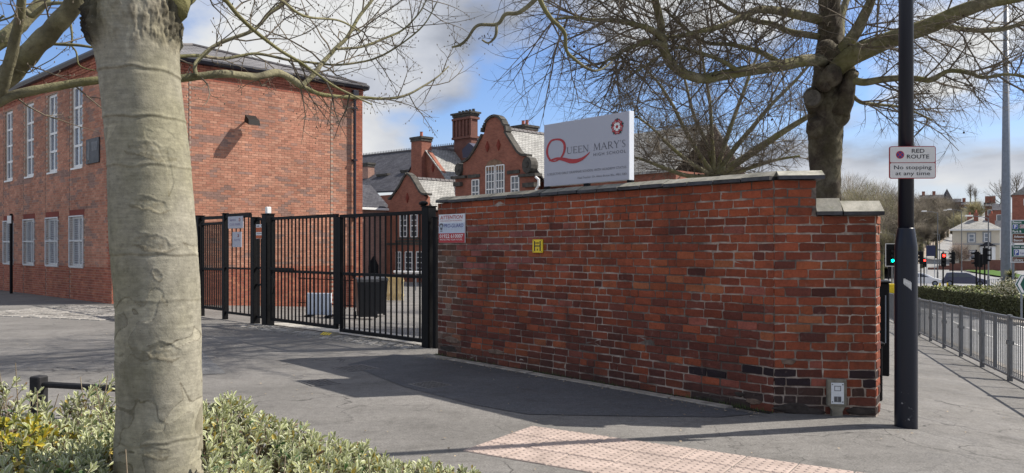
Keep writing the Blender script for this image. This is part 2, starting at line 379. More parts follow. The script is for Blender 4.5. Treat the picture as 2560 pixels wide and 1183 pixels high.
# ---------------------------------------------------------------- the ground
KD = Vector((.336, .942, 0)).normalized(); KP = Vector((KD.y, -KD.x, 0)); K0 = Vector((7.62, 11.21, 0))     # kerb line of the street
def kerb_pt(t, w): return K0 + KD * t + KP * w            # w > 0 towards the road
def sheet(name, us, ws, fn, mat, kind='structure', col=None):
    mb = MB(); idx = [[mb.P(fn(u, w)) for w in ws] for u in us]
    for i in range(len(us) - 1):
        for j in range(len(ws) - 1): mb.F([idx[i][j], idx[i + 1][j], idx[i + 1][j + 1], idx[i][j + 1]])
    return mb.build(name, mat, smooth=True, kind=kind)
def frange(a, b, st):
    n = int(round((b - a) / st)); return [a + (b - a) * i / n for i in range(n + 1)]
def onground(p, dz=0.0): return Vector((p.x, p.y, gz(p.x, p.y) + dz))
ground = sheet('ground', [-420, -200, -100] + frange(-60, 60, 1.5) + [75, 100, 130, 170, 220, 300, 420, 600], [-60, -30] + frange(-12, 150, 1.5) + frange(156, 320, 8) + [360, 420, 500, 620, 800],
               lambda x, y: Vector((x, y, gz(x, y) - (.45 if y < 62 else .45 - .30 * ss(y, 62, 66)))), M['far_ground'])
pavement = sheet('pavement', frange(-22, 48, .5), [0, -.15] + [-w for w in frange(.5, 34, .5)], lambda t, w: onground(kerb_pt(t, w)), M['pave'])
road = sheet('road', frange(-22, 60, .75), [0, .1] + frange(.6, 60, .9), lambda t, w: onground(kerb_pt(t, w), -.12), M['road'])
# kerb stones along the street
rng = random.Random(3)
mb = MB()
for i in range(78):
    t = -20 + i * .9; a = onground(kerb_pt(t + .008, 0)); b = onground(kerb_pt(t + .892, 0)); n = KP * .14; g = rng.uniform(.8, 1.15)
    lo = Vector((0, 0, -.16)); hi = Vector((0, 0, .008))
    mb.hexa([a + lo, a + n + lo, b + n + lo, b + lo, a + hi, a + n + hi, b + n + hi, b + hi], (g, g, g))
kerb = mb.build('kerb', M['kerb'], kind='structure')
# lane dashes
mb = MB()
for i in range(16):
    t = -8 + i * 3.1
    for w0, ln in ((2.55, 1.7),):
        q = [onground(kerb_pt(t + k * ln / 3, w0 + e), -.105) for k in range(4) for e in (-.055, .055)]
        for k in range(3): mb.face([q[2 * k], q[2 * k + 2], q[2 * k + 3], q[2 * k + 1]])
for w0 in (.42, 4.55):
    for i in range(40):
        q = [onground(kerb_pt(-10 + i * 1.2 + k, w0 + e), -.105) for k in (0, 1.2) for e in (-.05, .05)]; mb.face([q[0], q[2], q[3], q[1]])
mb.build('road_marking', M['line_white'], road)
# newer asphalt laid beside the wall
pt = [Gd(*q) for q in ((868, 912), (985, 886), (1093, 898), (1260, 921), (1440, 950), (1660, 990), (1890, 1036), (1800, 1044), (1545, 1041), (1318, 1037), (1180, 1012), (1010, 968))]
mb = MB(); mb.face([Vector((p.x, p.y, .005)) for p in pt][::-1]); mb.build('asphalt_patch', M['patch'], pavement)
tr = [Gd(*q) for q in ((470, 880), (505, 878), (566, 935), (470, 938))]
mb = MB(); mb.face([Vector((p.x, p.y, .004)) for p in tr][::-1]); mb.build('trench_patch', asphalt('trench_asphalt', .125, .175, False), pavement)
# pale edging stones at the foot of the wall
A0 = Vector((-1.096, 11.97, 0)); A1 = Vector((2.529, 7.80, 0)); FA = Fr(A0, (A1 - A0)[:2]); LA = (A1 - A0).length
E1 = Vector((3.45, 7.66, 0)); FB = Fr(A1, (E1 - A1)[:2]); LB = (E1 - A1).length
E2 = Vector((3.585, 7.88, 0)); FE = Fr(E1, (E2 - E1)[:2]); LE = (E2 - E1).length
mb = MB(FA.M()); n = 120
for i in range(n):
    a, b = -.05 + (LA + .05) * i / n, -.05 + (LA + .05) * (i + 1) / n; f = lambda x: -.085 - .05 * max(0, noise.noise(Vector((x * 3.1, 4, 0)))) - .03 * noise.noise(Vector((x * 11, 8, 0)))
    mb.face([(a, f(a), .006), (b, f(b), .006), (b, .0, .012 + .012 * noise.noise(Vector((b * 6, 1, 0)))), (a, .0, .012 + .012 * noise.noise(Vector((a * 6, 1, 0))))])
mb.build('gutter_dirt', plain('damp_dirt', (.030, .025, .021), .95, .1, var=.5, scale=25, bump=.8, bscale=50), pavement)
mb = MB(FA.M())
for i in range(420):
    x = rng.choice([.2, .9, 2.4, 3.3, 4.6, 5.2]) + rng.gauss(0, .22) if rng.random() < .7 else rng.uniform(0, LA)
    if not 0 < x < LA: continue
    d = -.03 - rng.random() * .06; hgt = rng.uniform(.02, .075); g = rng.uniform(.6, 1.4); l = rng.gauss(0, .02)
    mb.face([(x - .004, d, .0), (x + .004, d, .0), (x + l, d - .015, hgt)], (.07 * g, .10 * g, .03 * g))
tag(mb.build('wall_foot_weeds', plain('weed_blade', (.1, .1, .04), .8, src='attr')), 'tiny green weeds growing along the foot of the wall', 'weeds', kind='stuff')
x = -.15; k = 0
while x < LA - .55:
    ln = rng.uniform(.62, .95); mb = MB(); mb.cbox(x + .012, x + ln - .012, -.20 - rng.uniform(0, .012), -.075, -.08, .012 + rng.uniform(0, .010), .008)
    o = mb.build('edging_stone', M['kerb'], pavement); o.matrix_local = FA.M(); x += ln; k += 1
# granite setts across the gateway and in the side road
def setts(poly_fn, rows, cols, mat, w, l, count):
    protos = []
    for i in range(6):
        mb = MB(); a, b = l / 2 - .007, w / 2 - .007; j = lambda: rng.uniform(-.008, .008); h = rng.uniform(.010, .018)
        mb.hexa([(-a, -b, -.04), (a, -b, -.04), (a, b, -.04), (-a, b, -.04), (-a + .012 + j(), -b + .01 + j(), h + j() * .3), (a - .012 + j(), -b + .01 + j(), h + j() * .3), (a - .012 + j(), b - .01 + j(), h + j() * .3), (-a + .012 + j(), b - .01 + j(), h + j() * .3)], (lambda g: (.27 * g, .255 * g, .235 * g))(rng.uniform(.6, 1.4)), 'b')
        me = mb.mesh('sett'); me.materials.append(mat); protos.append(me)
    n = 0
    for r in range(rows):
        for c in range(cols):
            p, rot = poly_fn(r, c)
            if p is None: continue
            o = bpy.data.objects.new('sett', rng.choice(protos)); link(o, pavement); o.location = (p.x, p.y, gz(p.x, p.y)); o.rotation_euler = (0, 0, rot + rng.uniform(-.05, .05)); n += 1
    return n
GATE = Fr((-1.31, 12.9, 0), (.7071, -.7071))           # gate line: x runs towards the wall (negative x away from it), y into the yard
def gate_sett(r, c):
    x = -.15 - c * .215 - (r % 2) * .1
    if x < -5.6: return None, 0
    return GATE.w(x, -.42 + r * .135 - .12 * ss(-x, 0, 3), 0), GATE.rot
n1 = setts(gate_sett, 4, 26, M['sett'], .125, .205, 104)
def lane_sett(r, c):
    o = Gd(248, 800); a = Vector((-.93, .36, 0)).normalized(); b = Vector((-.36, -.93, 0)) * -1
    p = o + a * (c * .30 + (r % 2) * .15) + b * (r * .27)
    return p, math.atan2(a.y, a.x)
n2 = setts(lane_sett, 12, 15, M['sett'], .25, .28, 180)
mb = MB(GATE.M())
for i in range(12):
    x0, x1 = -.15 - i * .46, -.15 - (i + 1) * .46; q = []
    for x, y in ((x1, .10), (x0, .10), (x0, 1.25), (x1, 1.25)): w_ = GATE.w(x, y, 0); q.append((x, y, gz(w_.x, w_.y) + .012))
    mb.face(q)
mb.build('gate_threshold', plain('pale_concrete', (.42, .40, .36), .9, .2, var=.25, scale=3, dirt=.4), pavement)
# tactile paving at the crossing point
ea, eb = Vector((.838, -.546, 0)), Vector((-.546, -.838, 0)); T0 = Gd(1330, 1066)
def slab_mesh():
    mb = MB(); a, b = .385, .35; mb.cbox(.005, a - .005, .005, b - .005, -.05, .006, .005)
    for i in range(6):
        for j in range(6):
            cx, cy = a * (i + .5) / 6, b * (j + .5) / 6
            mb.lathe([(.0155, .005), (.0130, .009), (.0085, .0105)], 8, (cx, cy, 0))
    return mb
sl = []
for i in range(4):
    mb = slab_mesh(); g = (1.0, .93, 1.06, .97)[i]; me = mb.mesh('tactile_slab'); me.materials.append(M['tactile']); sl.append(me)
for r in range(3):
    for c in range(10):
        o = bpy.data.objects.new('tactile_slab', rng.choice(sl)); link(o, pavement)
        p = T0 + ea * (.385 * c) + eb * (.35 * r + .35); o.location = (p.x, p.y, .002 + rng.uniform(-.0015, .0015)); o.rotation_euler = (0, 0, math.atan2(ea.y, ea.x) + rng.uniform(-.004, .004))
# cast covers
def cover(u, v, w, d, label):
    p = Gd(u, v); t = thing('manhole_cover', label, 'manhole cover', (p.x, p.y, 0), FA.rot + rng.uniform(-.1, .1), 'iron covers in the pavement')
    f = MB(); f.cbox(-w / 2 - .03, w / 2 + .03, -d / 2 - .03, d / 2 + .03, -.02, .007, .003); f.build('frame', plain('cast_iron', (.13, .125, .12), .6, .4, .3, var=.3, scale=20) if 'cast_iron' not in bpy.data.materials else bpy.data.materials['cast_iron'], t)
    m_ = MB(); n = 6
    for i in range(n):
        for j in range(n):
            m_.box(-w / 2 + w * (i + .15) / n, -w / 2 + w * (i + .85) / n, -d / 2 + d * (j + .15) / n, -d / 2 + d * (j + .85) / n, .006, .0125)
    m_.build('tread', bpy.data.materials['cast_iron'], t)
cover(888, 921, .42, .42, 'square iron cover in dark asphalt towards the gates'); cover(1075, 963, .36, .30, 'small iron cover in dark asphalt further along the wall')
cover(800, 957, .34, .30, 'iron cover in worn asphalt opposite the grey shrub')
# dead leaves blown about the pavement
mb = MB()
for i in range(900):
    if rng.random() < .5: x = rng.uniform(0, LA); p = FA.w(x, -.08 - abs(rng.gauss(0, .12)) - .03, 0)
    else: p = Vector((rng.uniform(-8, 5.5), rng.uniform(4.6, 15), 0))
    s_ = rng.uniform(.006, .016); a = rng.uniform(0, 6.28); z = gz(p.x, p.y) + .009; g = rng.uniform(.6, 1.4)
    q = [(p.x + s_ * math.cos(a + k) * (1 if k % 2 else .6), p.y + s_ * math.sin(a + k), z + rng.uniform(0, .008)) for k in (0, 1.57, 3.14, 4.71)]
    mb.face(q, (.30 * g, .24 * g, .17 * g))
tag(mb.build('leaf_litter', plain('dry_leaves', (.3, .2, .1), .9, .1, src='attr')), 'small dry leaf scraps scattered over the pavement', 'leaf litter', kind='stuff')
# planting bed
bed = [(-9, 2.0), (-.1, 2.0), (.1, 3.2), (-.5, 4.3), (-1.9, 5.2), (-4.2, 6.9), (-9, 8.4)]
mb = MB(); mb.vprism(bed, -.05, .03); mb.build('planting_bed', M['soil'], kind='structure')
# ---------------------------------------------------------------- the old brick wall
CH = .0865
wall = thing('brick_wall', 'old red brick boundary wall with stone coping and lower end pier', 'brick wall', A0)
wall.rotation_euler = (0, 0, 0)
def wl(p): return Vector(p) - A0
mb = MB()
def wl_prism(fr, x0, x1, z1, d0=.0, d1=.30):
    p = [fr.w(x0, d0, -.1), fr.w(x1, d0, -.1), fr.w(x1, d1, -.1), fr.w(x0, d1, -.1)]
    mb.hexa([wl(q) for q in p] + [wl(Vector((q.x, q.y, z1))) for q in p])
XS = FB.loc(2046, 480)[0]                                   # where the wall steps down to the pier
HA, HB = 26 * CH, 22 * CH
k_ = .30 * math.tan((FA.rot - FB.rot) / -2) if False else 0
wl_prism(FA, 0, LA - .004, HA - .005); wl_prism(FB, .004, XS - .02, HA - .006); 
pier = [FB.w(.006, .001, 0), FB.w(LB, .001, 0), FE.w(LE, 0, 0), FE.w(LE, .25, 0) + Vector((-.12, .3, 0)), FB.w(.10, .30, 0)]
mb.vprism([(wl(q).x, wl(q).y) for q in pier], -.1, HB - .004)
mb.build('mortar', M['mortar'], wall)
rng = random.Random(11)
PAL = [((.265, .072, .037), 6), ((.235, .063, .034), 7), ((.19, .052, .031), 3.5), ((.30, .088, .041), 3), ((.13, .042, .031), 1.8), ((.25, .080, .058), 1.2), ((.32, .11, .052), .7), ((.09, .033, .027), .3)]
def brick_col(fr, x, z):
    ws = [w for _, w in PAL]
    c = list(rng.choices([c for c, _ in PAL], ws)[0])
    if fr is FA and x < 1.9 and 1.25 < z < 1.85 and rng.random() < .55: c = [.245, .085, .072]        # pinkish faded area
    if z > 1.85 and fr is FA or z > 1.93: c = list(rng.choice([(.34, .086, .040), (.31, .078, .038), (.29, .072, .036)]))
    if fr is FA and x < .40 and z < 1.75: c = list(rng.choice([(.17, .085, .06), (.20, .14, .11), (.14, .075, .055), (.24, .10, .06)]))
    if fr is FA and z < .75 and rng.random() < .55: c = [.135, .045, .033]
    elif fr is FA and z < 1.0 and x > 2.0 and rng.random() < .3: c = [.15, .048, .034]
    if fr is not FA or x > LA - 1.0:
        if .25 < z < .42 and rng.random() < .5: c = [.028, .020, .024]
        if z < .2 and rng.random() < .6: c = [.06, .035, .03]
    if z < .17: c = [q * .6 + .014 for q in c]
    g = rng.uniform(.82, 1.16); return (c[0] * g, c[1] * g, c[2] * g)
def brick_shape(mb, x0, x1, z0, z1, front, depth, rough=.003, col=None):
    if rng.random() < .22: rough *= 1.5
    nx = 3; pts = []
    j = lambda a=rough: rng.uniform(-a, a)
    b = .005 + rng.random() * .004
    # front face outline with worn edges, then sides going back into the mortar
    outline = [(x0 + b + j(), z0 + j()), ((x0 + x1) / 2 + j(.01), z0 + j()), (x1 - b + j(), z0 + j()), (x1 + j(), z0 + b + j()), (x1 + j(), z1 - b + j()), (x1 - b + j(), z1 + j()), ((x0 + x1) / 2 + j(.01), z1 + j()), (x0 + b + j(), z1 + j()), (x0 + j(), z1 - b + j()), (x0 + j(), z0 + b + j())]
    cx, cz = (x0 + x1) / 2, (z0 + z1) / 2
    fr_ = [mb.P((cx + (x - cx) * .965, front + j(.0025), cz + (z - cz) * .90)) for x, z in outline]
    md = [mb.P((x, front + .006, z)) for x, z in outline]; bk = [mb.P((x, front + depth, z)) for x, z in outline]
    c0 = mb.P((cx, front + j(.004) - .001, cz)); n = len(outline)
    for i in range(n):
        k = (i + 1) % n; mb.F([c0, fr_[i], fr_[k]], col); mb.F([fr_[i], md[i], md[k], fr_[k]], col); mb.F([md[i], bk[i], bk[k], md[k]], col)
pieces = []
def lay(fr, L, z_top, x_from=0.0, off=0, header_face=False):
    for c in range(int(round(z_top / CH))):
        z0 = c * CH + .005; z1 = z0 + CH - .0105
        if header_face:
            xs = [(.004, L - .004)] if c % 2 else [(.004, L * .46), (L * .46 + .01, L - .004)]
        else:
            xs = []; x = x_from - ((c % 2) * .115 + rng.uniform(0, .03)); hdr = rng.random() < .12
            while x < L:
                ln = .112 if (hdr and rng.random() < .75) or rng.random() < .05 else .226 + rng.uniform(-.010, .010)
                a, b = max(x, x_from + .003), min(x + ln, L - .003)
                if b - a > .035: xs.append((a, b))
                elif xs and b > a: xs[-1] = (xs[-1][0], b)
                x += ln + rng.uniform(.006, .014)
        tilt = rng.uniform(-.002, .002)
        for a, b in xs: pieces.append((fr, a, b, z0 + tilt, z1 + tilt + rng.uniform(-.003, .001)))
lay(FA, LA, HA, 0.0); lay(FE, LE, HB, header_face=True)
lay(FB, LB, HB)
for c in range(22, 26):
    x = .0
    while x < XS - .06:
        ln = .115 if (c % 2 == 0 and x == 0) else .226
        b = min(x + ln, XS - .022); pieces.append((FB, x + .003, b, c * CH + .005, (c + 1) * CH - .006)); x = b + .010
def near(p): fr, a, b, z0, z1 = p; return -((b - a) / max(.1, fr.w((a + b) / 2, 0, z0).length)) * (1.0 if fr is not FE else 3)
order = sorted(range(len(pieces)), key=lambda i: fr_key(pieces[i])) if False else sorted(range(len(pieces)), key=lambda i: (0 if pieces[i][0] is FE else 1, near(pieces[i])))
single = set(order[:300]); joined = {id(FA): MB(FA.M()), id(FB): MB(FB.M()), id(FE): MB(FE.M())}
for i, (fr, a, b, z0, z1) in enumerate(pieces):
    col = brick_col(fr, a, z0); rough = .0045 if (fr is not FA or a > LA - 1.2) else .0028
    front = -.0055 + rng.uniform(-.004, .004)
    if i in single:
        mb = MB(); w2 = (b - a) / 2; brick_shape(mb, -w2, w2, 0, z1 - z0, 0, .045, rough, (1, 1, 1))
        o = mb.build('brick', M['brick_single'], wall, smooth=False); o.color = (*col, 1)
        o.location = wl(fr.w((a + b) / 2, front, z0)); o.rotation_euler = (0, rng.uniform(-.006, .006), fr.rot)
    else:
        brick_shape(joined[id(fr)], a, b, z0, z1, front, .045, rough, col)
mbj = MB()
for m_ in joined.values():
    k0 = len(mbj.v); mbj.v += [tuple(Vector(v) - A0) for v in m_.v]; mbj.f += [tuple(k0 + q for q in f) for f in m_.f]; mbj.c += m_.c
mbj.build('brickwork', M['brick_joined'], wall, kind='stuff')
# coping: weathered saddle stones over a dark engineering-brick edge
def coping(fr, x0, x1, z, front=-.055, back=.34, rise=.055, edge=.036, n=1, flat=False):
    w = (x1 - x0) / n
    for i in range(n):
        a = x0 + i * w + .007; b = x0 + (i + 1) * w - .007; j = lambda: rng.uniform(-.005, .005); mid = (front + back) / 2
        zz = z + rng.uniform(-.003, .004)
        lip = MB(fr.M()); lip.hexa([(a, front + j(), zz), (b, front + j(), zz), (b, back, zz), (a, back, zz), (a, front + j(), zz + edge + j() * .4), (b, front + j(), zz + edge + j() * .4), (b, back, zz + edge), (a, back, zz + edge)], None, 't')
        lip.v = [tuple(Vector(v) - A0) for v in lip.v]
        st = MB(fr.M()); e = zz + edge - .001; r_ = rise * .25 if flat else rise; f2 = front + .004
        p = [(a, f2, e), (b, f2, e), (b, mid - .07, e + r_), (a, mid - .07, e + r_), (b, mid + .07, e + r_ + .004), (a, mid + .07, e + r_ + .004), (b, back - .004, e), (a, back - .004, e)]
        q = [st.P(Vector(k) + Vector((0, 0, j() * .5))) for k in p]
        st.F([q[0], q[1], q[2], q[3]]); st.F([q[3], q[2], q[4], q[5]]); st.F([q[5], q[4], q[6], q[7]]); st.F([q[0], q[3], q[5], q[7]]); st.F([q[1], q[6], q[4], q[2]])
        st.v = [tuple(Vector(v) - A0) for v in st.v]
        s_ = st.build('coping_stone', M['coping'], wall); g_ = rng.uniform(.72, 1.25) * (.55 + .45 * ss(i / max(1, n - 1), .35, .62) if n > 2 else 1.15); s_.color = (g_, g_, g_, 1); lip.build('drip_edge', M['coping_dark'], s_)  # stones nearer the gate darkened: sign and tree shade put into their colour
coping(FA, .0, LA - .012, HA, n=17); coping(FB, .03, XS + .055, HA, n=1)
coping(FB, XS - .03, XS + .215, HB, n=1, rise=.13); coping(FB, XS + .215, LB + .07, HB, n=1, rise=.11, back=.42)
def smear(fr, cx, cz, w, h, mat, seed):
    r = random.Random(seed); mb = MB(fr.M()); n = 18; ring = []
    for k in range(n): a = -k * 2 * math.pi / n; q = 1 + .35 * noise.noise(Vector((math.cos(a) * 1.5, math.sin(a) * 1.5, seed))) + r.uniform(-.08, .08); ring.append((cx + w * q * math.cos(a), cz + h * q * math.sin(a)))
    c = mb.P((cx, -.019, cz)); A = [mb.P((cx + (x - cx) * .8, -.018 + r.uniform(-.002, .002), cz + (z - cz) * .8)) for x, z in ring]; B = [mb.P((x, -.004, z)) for x, z in ring]
    for k in range(n): j = (k + 1) % n; mb.F([c, A[k], A[j]]); mb.F([A[k], B[k], B[j], A[j]])
    mb.v = [tuple(Vector(v) - A0) for v in mb.v]; mb.build('mortar_patch', mat, wall)
RP = plain('brown_render_patch', (.16, .115, .09), .95, .1, var=.4, scale=14, bump=.5); RD = plain('sooty_render_patch', (.05, .042, .038), .95, .1, var=.5, scale=12, bump=.5)
for fr, u, v, w, h, m_ in ((FA, 1885, 1004, .09, .03, RP), (FA, 1850, 985, .06, .025, RD), (FB, 1985, 1022, .17, .05, RD), (FB, 2150, 1028, .13, .04, RD), (FB, 2020, 1030, .15, .035, RD), (FB, 1970, 905, .07, .03, RP), (FA, 1780, 1000, .2, .03, RD), (FA, 1130, 850, .20, .05, RP), (FA, 1125, 872, .22, .04, RD), (FA, 1240, 880, .16, .04, RP), (FA, 1125, 655, .10, .03, RP)):
    x, z = fr.loc(u, v); smear(fr, x, z, w, h, m_, u % 97)
# hydrant marker post let into the pier
x0, z0 = FB.loc(2064, 1012); x1, z1 = FB.loc(2112, 946); xm = (x0 + x1) / 2; w = (x1 - x0) / 2; hz = z1 - z0
hp = thing('hydrant_marker', 'squat concrete marker post with small white plate at pier foot', 'marker post', FB.w(xm, -.045, 0), FB.rot)
conc = plain('aged_concrete', (.20, .185, .15), .95, .1, var=.3, scale=14, bump=.4)
mb = MB(); mb.cbox(-w, w, -.04, .035, z0, z1, .01); mb.prism([(-w * .55, -.02), (w * .6, -.02), (w * .55, z0 * .5), (w * .9, z0 + .01), (-w * .9, z0 + .01), (-w * .5, z0 * .6)], -.032, .035); mb.build('post', conc, hp)
mb = MB(); pw, pz0, pz1 = w * .66, z0 + hz * .10, z1 - hz * .12; mb.cbox(-pw, pw, -.049, -.041, pz0, pz1, .002); pl = mb.build('plate', plain('white_enamel', (.62, .65, .68), .35, .5, var=.1, scale=30), hp)
mb = MB()
for a, b, c, d in ((-.28, .28, .62, .86), (-.3, .3, .10, .36)):
    for (e, f, g, h) in ((a, b, c, c + .025), (a, b, d - .025, d), (a, a + .05, c, d), (b - .05, b, c, d)): mb.box(e * 2 * pw * .9, f * 2 * pw * .9, -.0515, -.049, pz0 + g * (pz1 - pz0), pz0 + h * (pz1 - pz0))
for k, xx in enumerate((-.18, -.06, .08, .19)): mb.box(xx * 2 * pw - .006, xx * 2 * pw + .006, -.0515, -.049, pz0 + .13 * (pz1 - pz0), pz0 + .33 * (pz1 - pz0))
for xx in (-.8, .8):
    for zz in (.08, .9): mb.box(xx * pw - .005, xx * pw + .005, -.0515, -.049, pz0 + zz * (pz1 - pz0), pz0 + (zz + .05) * (pz1 - pz0))
mb.build('printed_marks', plain('grey_ink', (.10, .10, .11), .6), pl)

# ---------------------------------------------------------------- lettering
_cap = {}
def text_mesh(body, shear=0.0, bold=0.0, space=1.0):
    cu = bpy.data.curves.new('lettering', 'FONT'); cu.body = body; cu.size = 1; cu.shear = shear; cu.offset = bold; cu.space_character = space; cu.resolution_u = 3
    o = bpy.data.objects.new('lettering_tmp', cu); COL.objects.link(o); bpy.context.view_layer.update()
    me = bpy.data.meshes.new_from_object(o.evaluated_get(bpy.context.evaluated_depsgraph_get())); bpy.data.objects.remove(o); bpy.data.curves.remove(cu); return me
def capheight():
    if 'h' not in _cap:
        me = text_mesh('H'); ys = [v.co.y for v in me.vertices]; _cap['h'] = max(ys) - min(ys); bpy.data.meshes.remove(me)
    return _cap['h']
def text(parent, body, x0, x1, z, h, mat, y=-.003, shear=0.0, bold=0.0, space=1.0, slope=0.0, name='lettering'):
    me = text_mesh(body, shear, bold, space); xs = [v.co.x for v in me.vertices]; a, b = min(xs), max(xs)
    if x1 is None: x1 = x0 + (b - a) * h / capheight()
    kx = (x1 - x0) / (b - a); kz = h / capheight()
    for v in me.vertices:
        X = x0 + (v.co.x - a) * kx; v.co = Vector((X, y, z + v.co.y * kz + slope * (X - x0)))
    me.materials.clear(); me.materials.append(mat); o = bpy.data.objects.new(name, me); link(o, parent); return o
INK = {k: plain('ink_' + k, c, .5, .4, var=.04) for k, c in dict(black=(.018, .018, .022), red=(.42, .025, .03), blue=(.035, .04, .22), white=(.78, .78, .78), grey=(.10, .10, .115), pale=(.38, .44, .52), green=(.012, .05, .04), crest=(.40, .035, .04)).items()}
def rose(parent, cx, cz, r, y=-.004):
    def petal_ring(mb, R, n, rot, wdt, col):
        for k in range(n):
            a = rot + k * 2 * math.pi / n
            pts = []
            for t in range(13):
                th = -wdt + 2 * wdt * t / 12; q = R * (1 - .10 * math.cos(th / wdt * math.pi * 2) * .9 - .12 * abs(th / wdt) ** 4); pts.append((cx + q * math.cos(a + th), cz + q * math.sin(a + th)))
            mb.F([mb.P((cx, yy, cz))] + [mb.P((x, yy, z)) for x, z in pts[::-1]], col)
    c = None
    for k in range(5):
        a = math.pi / 2 + k * 2 * math.pi / 5
        pts = [(.70, -.16), (.86, -.16), (1.0, -.08), (1.10, 0), (1.0, .08), (.86, .16), (.70, .16)]
        g = MB(); g.F([g.P((cx + r * (p * math.cos(a) - q * math.sin(a)), y, cz + r * (p * math.sin(a) + q * math.cos(a)))) for p, q in pts[::-1]])
        if c is None: c = g.build('crest', INK['green'], parent)
        else: g.build('sepal', INK['green'], c)
    layers = (('outer_outline', .93, .66, INK['black'], 0), ('outer_petals', .89, .62, INK['crest'], 0), ('petal_line', .72, .45, INK['white'], 0), ('inner_red', .68, .5, INK['crest'], 0), ('inner_outline', .57, .66, INK['black'], 1), ('inner_petals', .53, .60, INK['white'], 1), ('seed_ring', .21, 3.14, INK['black'], 0), ('seed', .19, 3.14, INK['red'], 0))
    for i, (nm, q, wd, mt, sh) in enumerate(layers):
        yy = y - .0006 * (i + 1); mb = MB()
        if wd > 3: mb.F([mb.P((cx + r * q * math.cos(-t * .5236), yy, cz + r * q * math.sin(-t * .5236))) for t in range(12)])
        else: petal_ring(mb, r * q, 5, math.pi / 2 + math.pi / 5, wd, None)
        mb.build(nm, mt, c)
    return c

# ---------------------------------------------------------------- the school sign standing over the wall
SW = FA.loc(1360, 400, .10); SE = FA.loc(1572, 400, .10)
SFR = Fr(FA.w(SW[0], .10, 0), FA.ex[:2]); sw = SE[0] - SW[0]
zb = SFR.loc(1360, 471)[1] + .02; zt = SFR.loc(1360, 315)[1] + .01
sign = thing('school_sign', 'big pale grey name board with red Q and rose crest over the wall', 'sign', SFR.o, SFR.rot)
aly = plain('grey_sign_panel', (.42, .43, .49), .45, .4, var=.02, scale=2)
mb = MB(); mb.cbox(0, sw, 0, .075, zb, zt, .003); mb.build('panel', aly, sign)
mb = MB(); mb.cbox(sw + .001, sw + .012, -.004, .079, zb - .003, zt + .003, .002); mb.build('edge_trim', plain('bright_aluminium', (.75, .76, .78), .35, .5, .4, var=.03), sign)
for u in (1366, 1466, 1575):
    x, _ = SFR.loc(u, 470, .03); mb = MB(); mb.cbox(x - .035, x + .035, .012, .07, .5, zb - .001, .003); mb.build('post', M['black_paint'], sign)
pxs = lambda u, v: SFR.loc(1340 + u / 4.93, 260 + v / 4.93)
# the big Q with its swash
oc = [(247, 437), (190, 455), (150, 520), (138, 590), (150, 650), (185, 697), (240, 705), (300, 672), (340, 610), (355, 540), (345, 480), (305, 443), (247, 437)]
qi = [pxs(*p) for p in oc]
thick = [.020, .026, .034, .038, .034, .026, .016, .020, .034, .042, .038, .028, .020]
pp, tt = catmull([(x, 0, z) for x, z in qi], thick, 5)
mb = MB(); mb.ribbon([(p.x, p.z) for p in pp], tt, -.003)
sw_pts = [pxs(*p) for p in ((160, 705), (200, 688), (250, 675), (300, 676), (360, 688), (420, 704), (490, 704), (560, 682), (620, 640), (668, 590))]
pp, tt = catmull([(x, 0, z) for x, z in sw_pts], [.006, .018, .028, .036, .048, .056, .052, .040, .024, .003], 5)
mb.ribbon([(p.x, p.z) for p in pp], tt, -.0036); mb.build('emblem', INK['crest'], sign)
# roman capitals drawn as thick and thin strokes
def cap_letter(mb, ch, x, z, w, h, y=-.003):
    S_ = lambda pts, wt: mb.ribbon([(x + a * w, z + b * h) for a, b in pts], [k * h for k in wt] if isinstance(wt, (list, tuple)) else wt * h, y - .0002 * (len(mb.f) % 7))
    serif = lambda a, b: S_([(a - .14, b), (a + .14, b)], .035)
    T, t = .12, .05
    if ch == 'U':
        S_([(.16, 1), (.16, .35), (.22, .12), (.38, .01), (.55, 0), (.72, .06), (.82, .2), (.84, .4), (.84, 1)], [T, T, T, .09, .06, t, t, t, t]); serif(.16, .985); serif(.84, .985)
    if ch == 'E':
        S_([(.22, 0), (.22, 1)], T); S_([(.12, .98), (.88, .98)], t); S_([(.22, .52), (.72, .52)], t); S_([(.12, .02), (.92, .02)], t); S_([(.88, 1), (.88, .82)], t); S_([(.92, 0), (.92, .2)], t); S_([(.72, .6), (.72, .44)], t)
    if ch == 'N':
        S_([(.16, 0), (.16, 1)], t); S_([(.12, 1), (.84, 0)], T); S_([(.84, 0), (.84, 1)], t); serif(.16, .02); serif(.12, .985); serif(.84, .985)
    if ch == 'M':
        S_([(.12, 0), (.17, 1)], t); S_([(.17, 1), (.5, .05)], T); S_([(.5, .05), (.82, 1)], t); S_([(.82, 1), (.87, 0)], T); serif(.12, .02); serif(.87, .02)
    if ch == 'A':
        S_([(.1, 0), (.48, 1)], t); S_([(.46, 1), (.88, 0)], T); S_([(.25, .36), (.7, .36)], t); serif(.1, .02); serif(.88, .02)
    if ch == 'R':
        S_([(.2, 0), (.2, 1)], T); S_([(.12, .98), (.45, .98), (.66, .92), (.74, .75), (.66, .58), (.45, .5), (.2, .5)], [t, t, .08, .11, .08, t, t]); S_([(.42, .5), (.92, 0)], T * .9); serif(.2, .02)
    if ch == 'Y':
        S_([(.1, 1), (.5, .48)], T); S_([(.88, 1), (.5, .48)], t); S_([(.5, .5), (.5, 0)], T); serif(.5, .02); serif(.12, .985); serif(.86, .985)
    if ch == 'S':
        S_([(.78, .84), (.66, .96), (.46, 1), (.26, .92), (.2, .76), (.32, .6), (.55, .48), (.74, .36), (.78, .2), (.66, .05), (.44, 0), (.24, .05), (.16, .2)], [t, t, t, .08, .10, .11, .12, .11, .09, t, t, t, t])
    if ch == "'": S_([(.5, 1.06), (.45, .78)], [.09, .02])
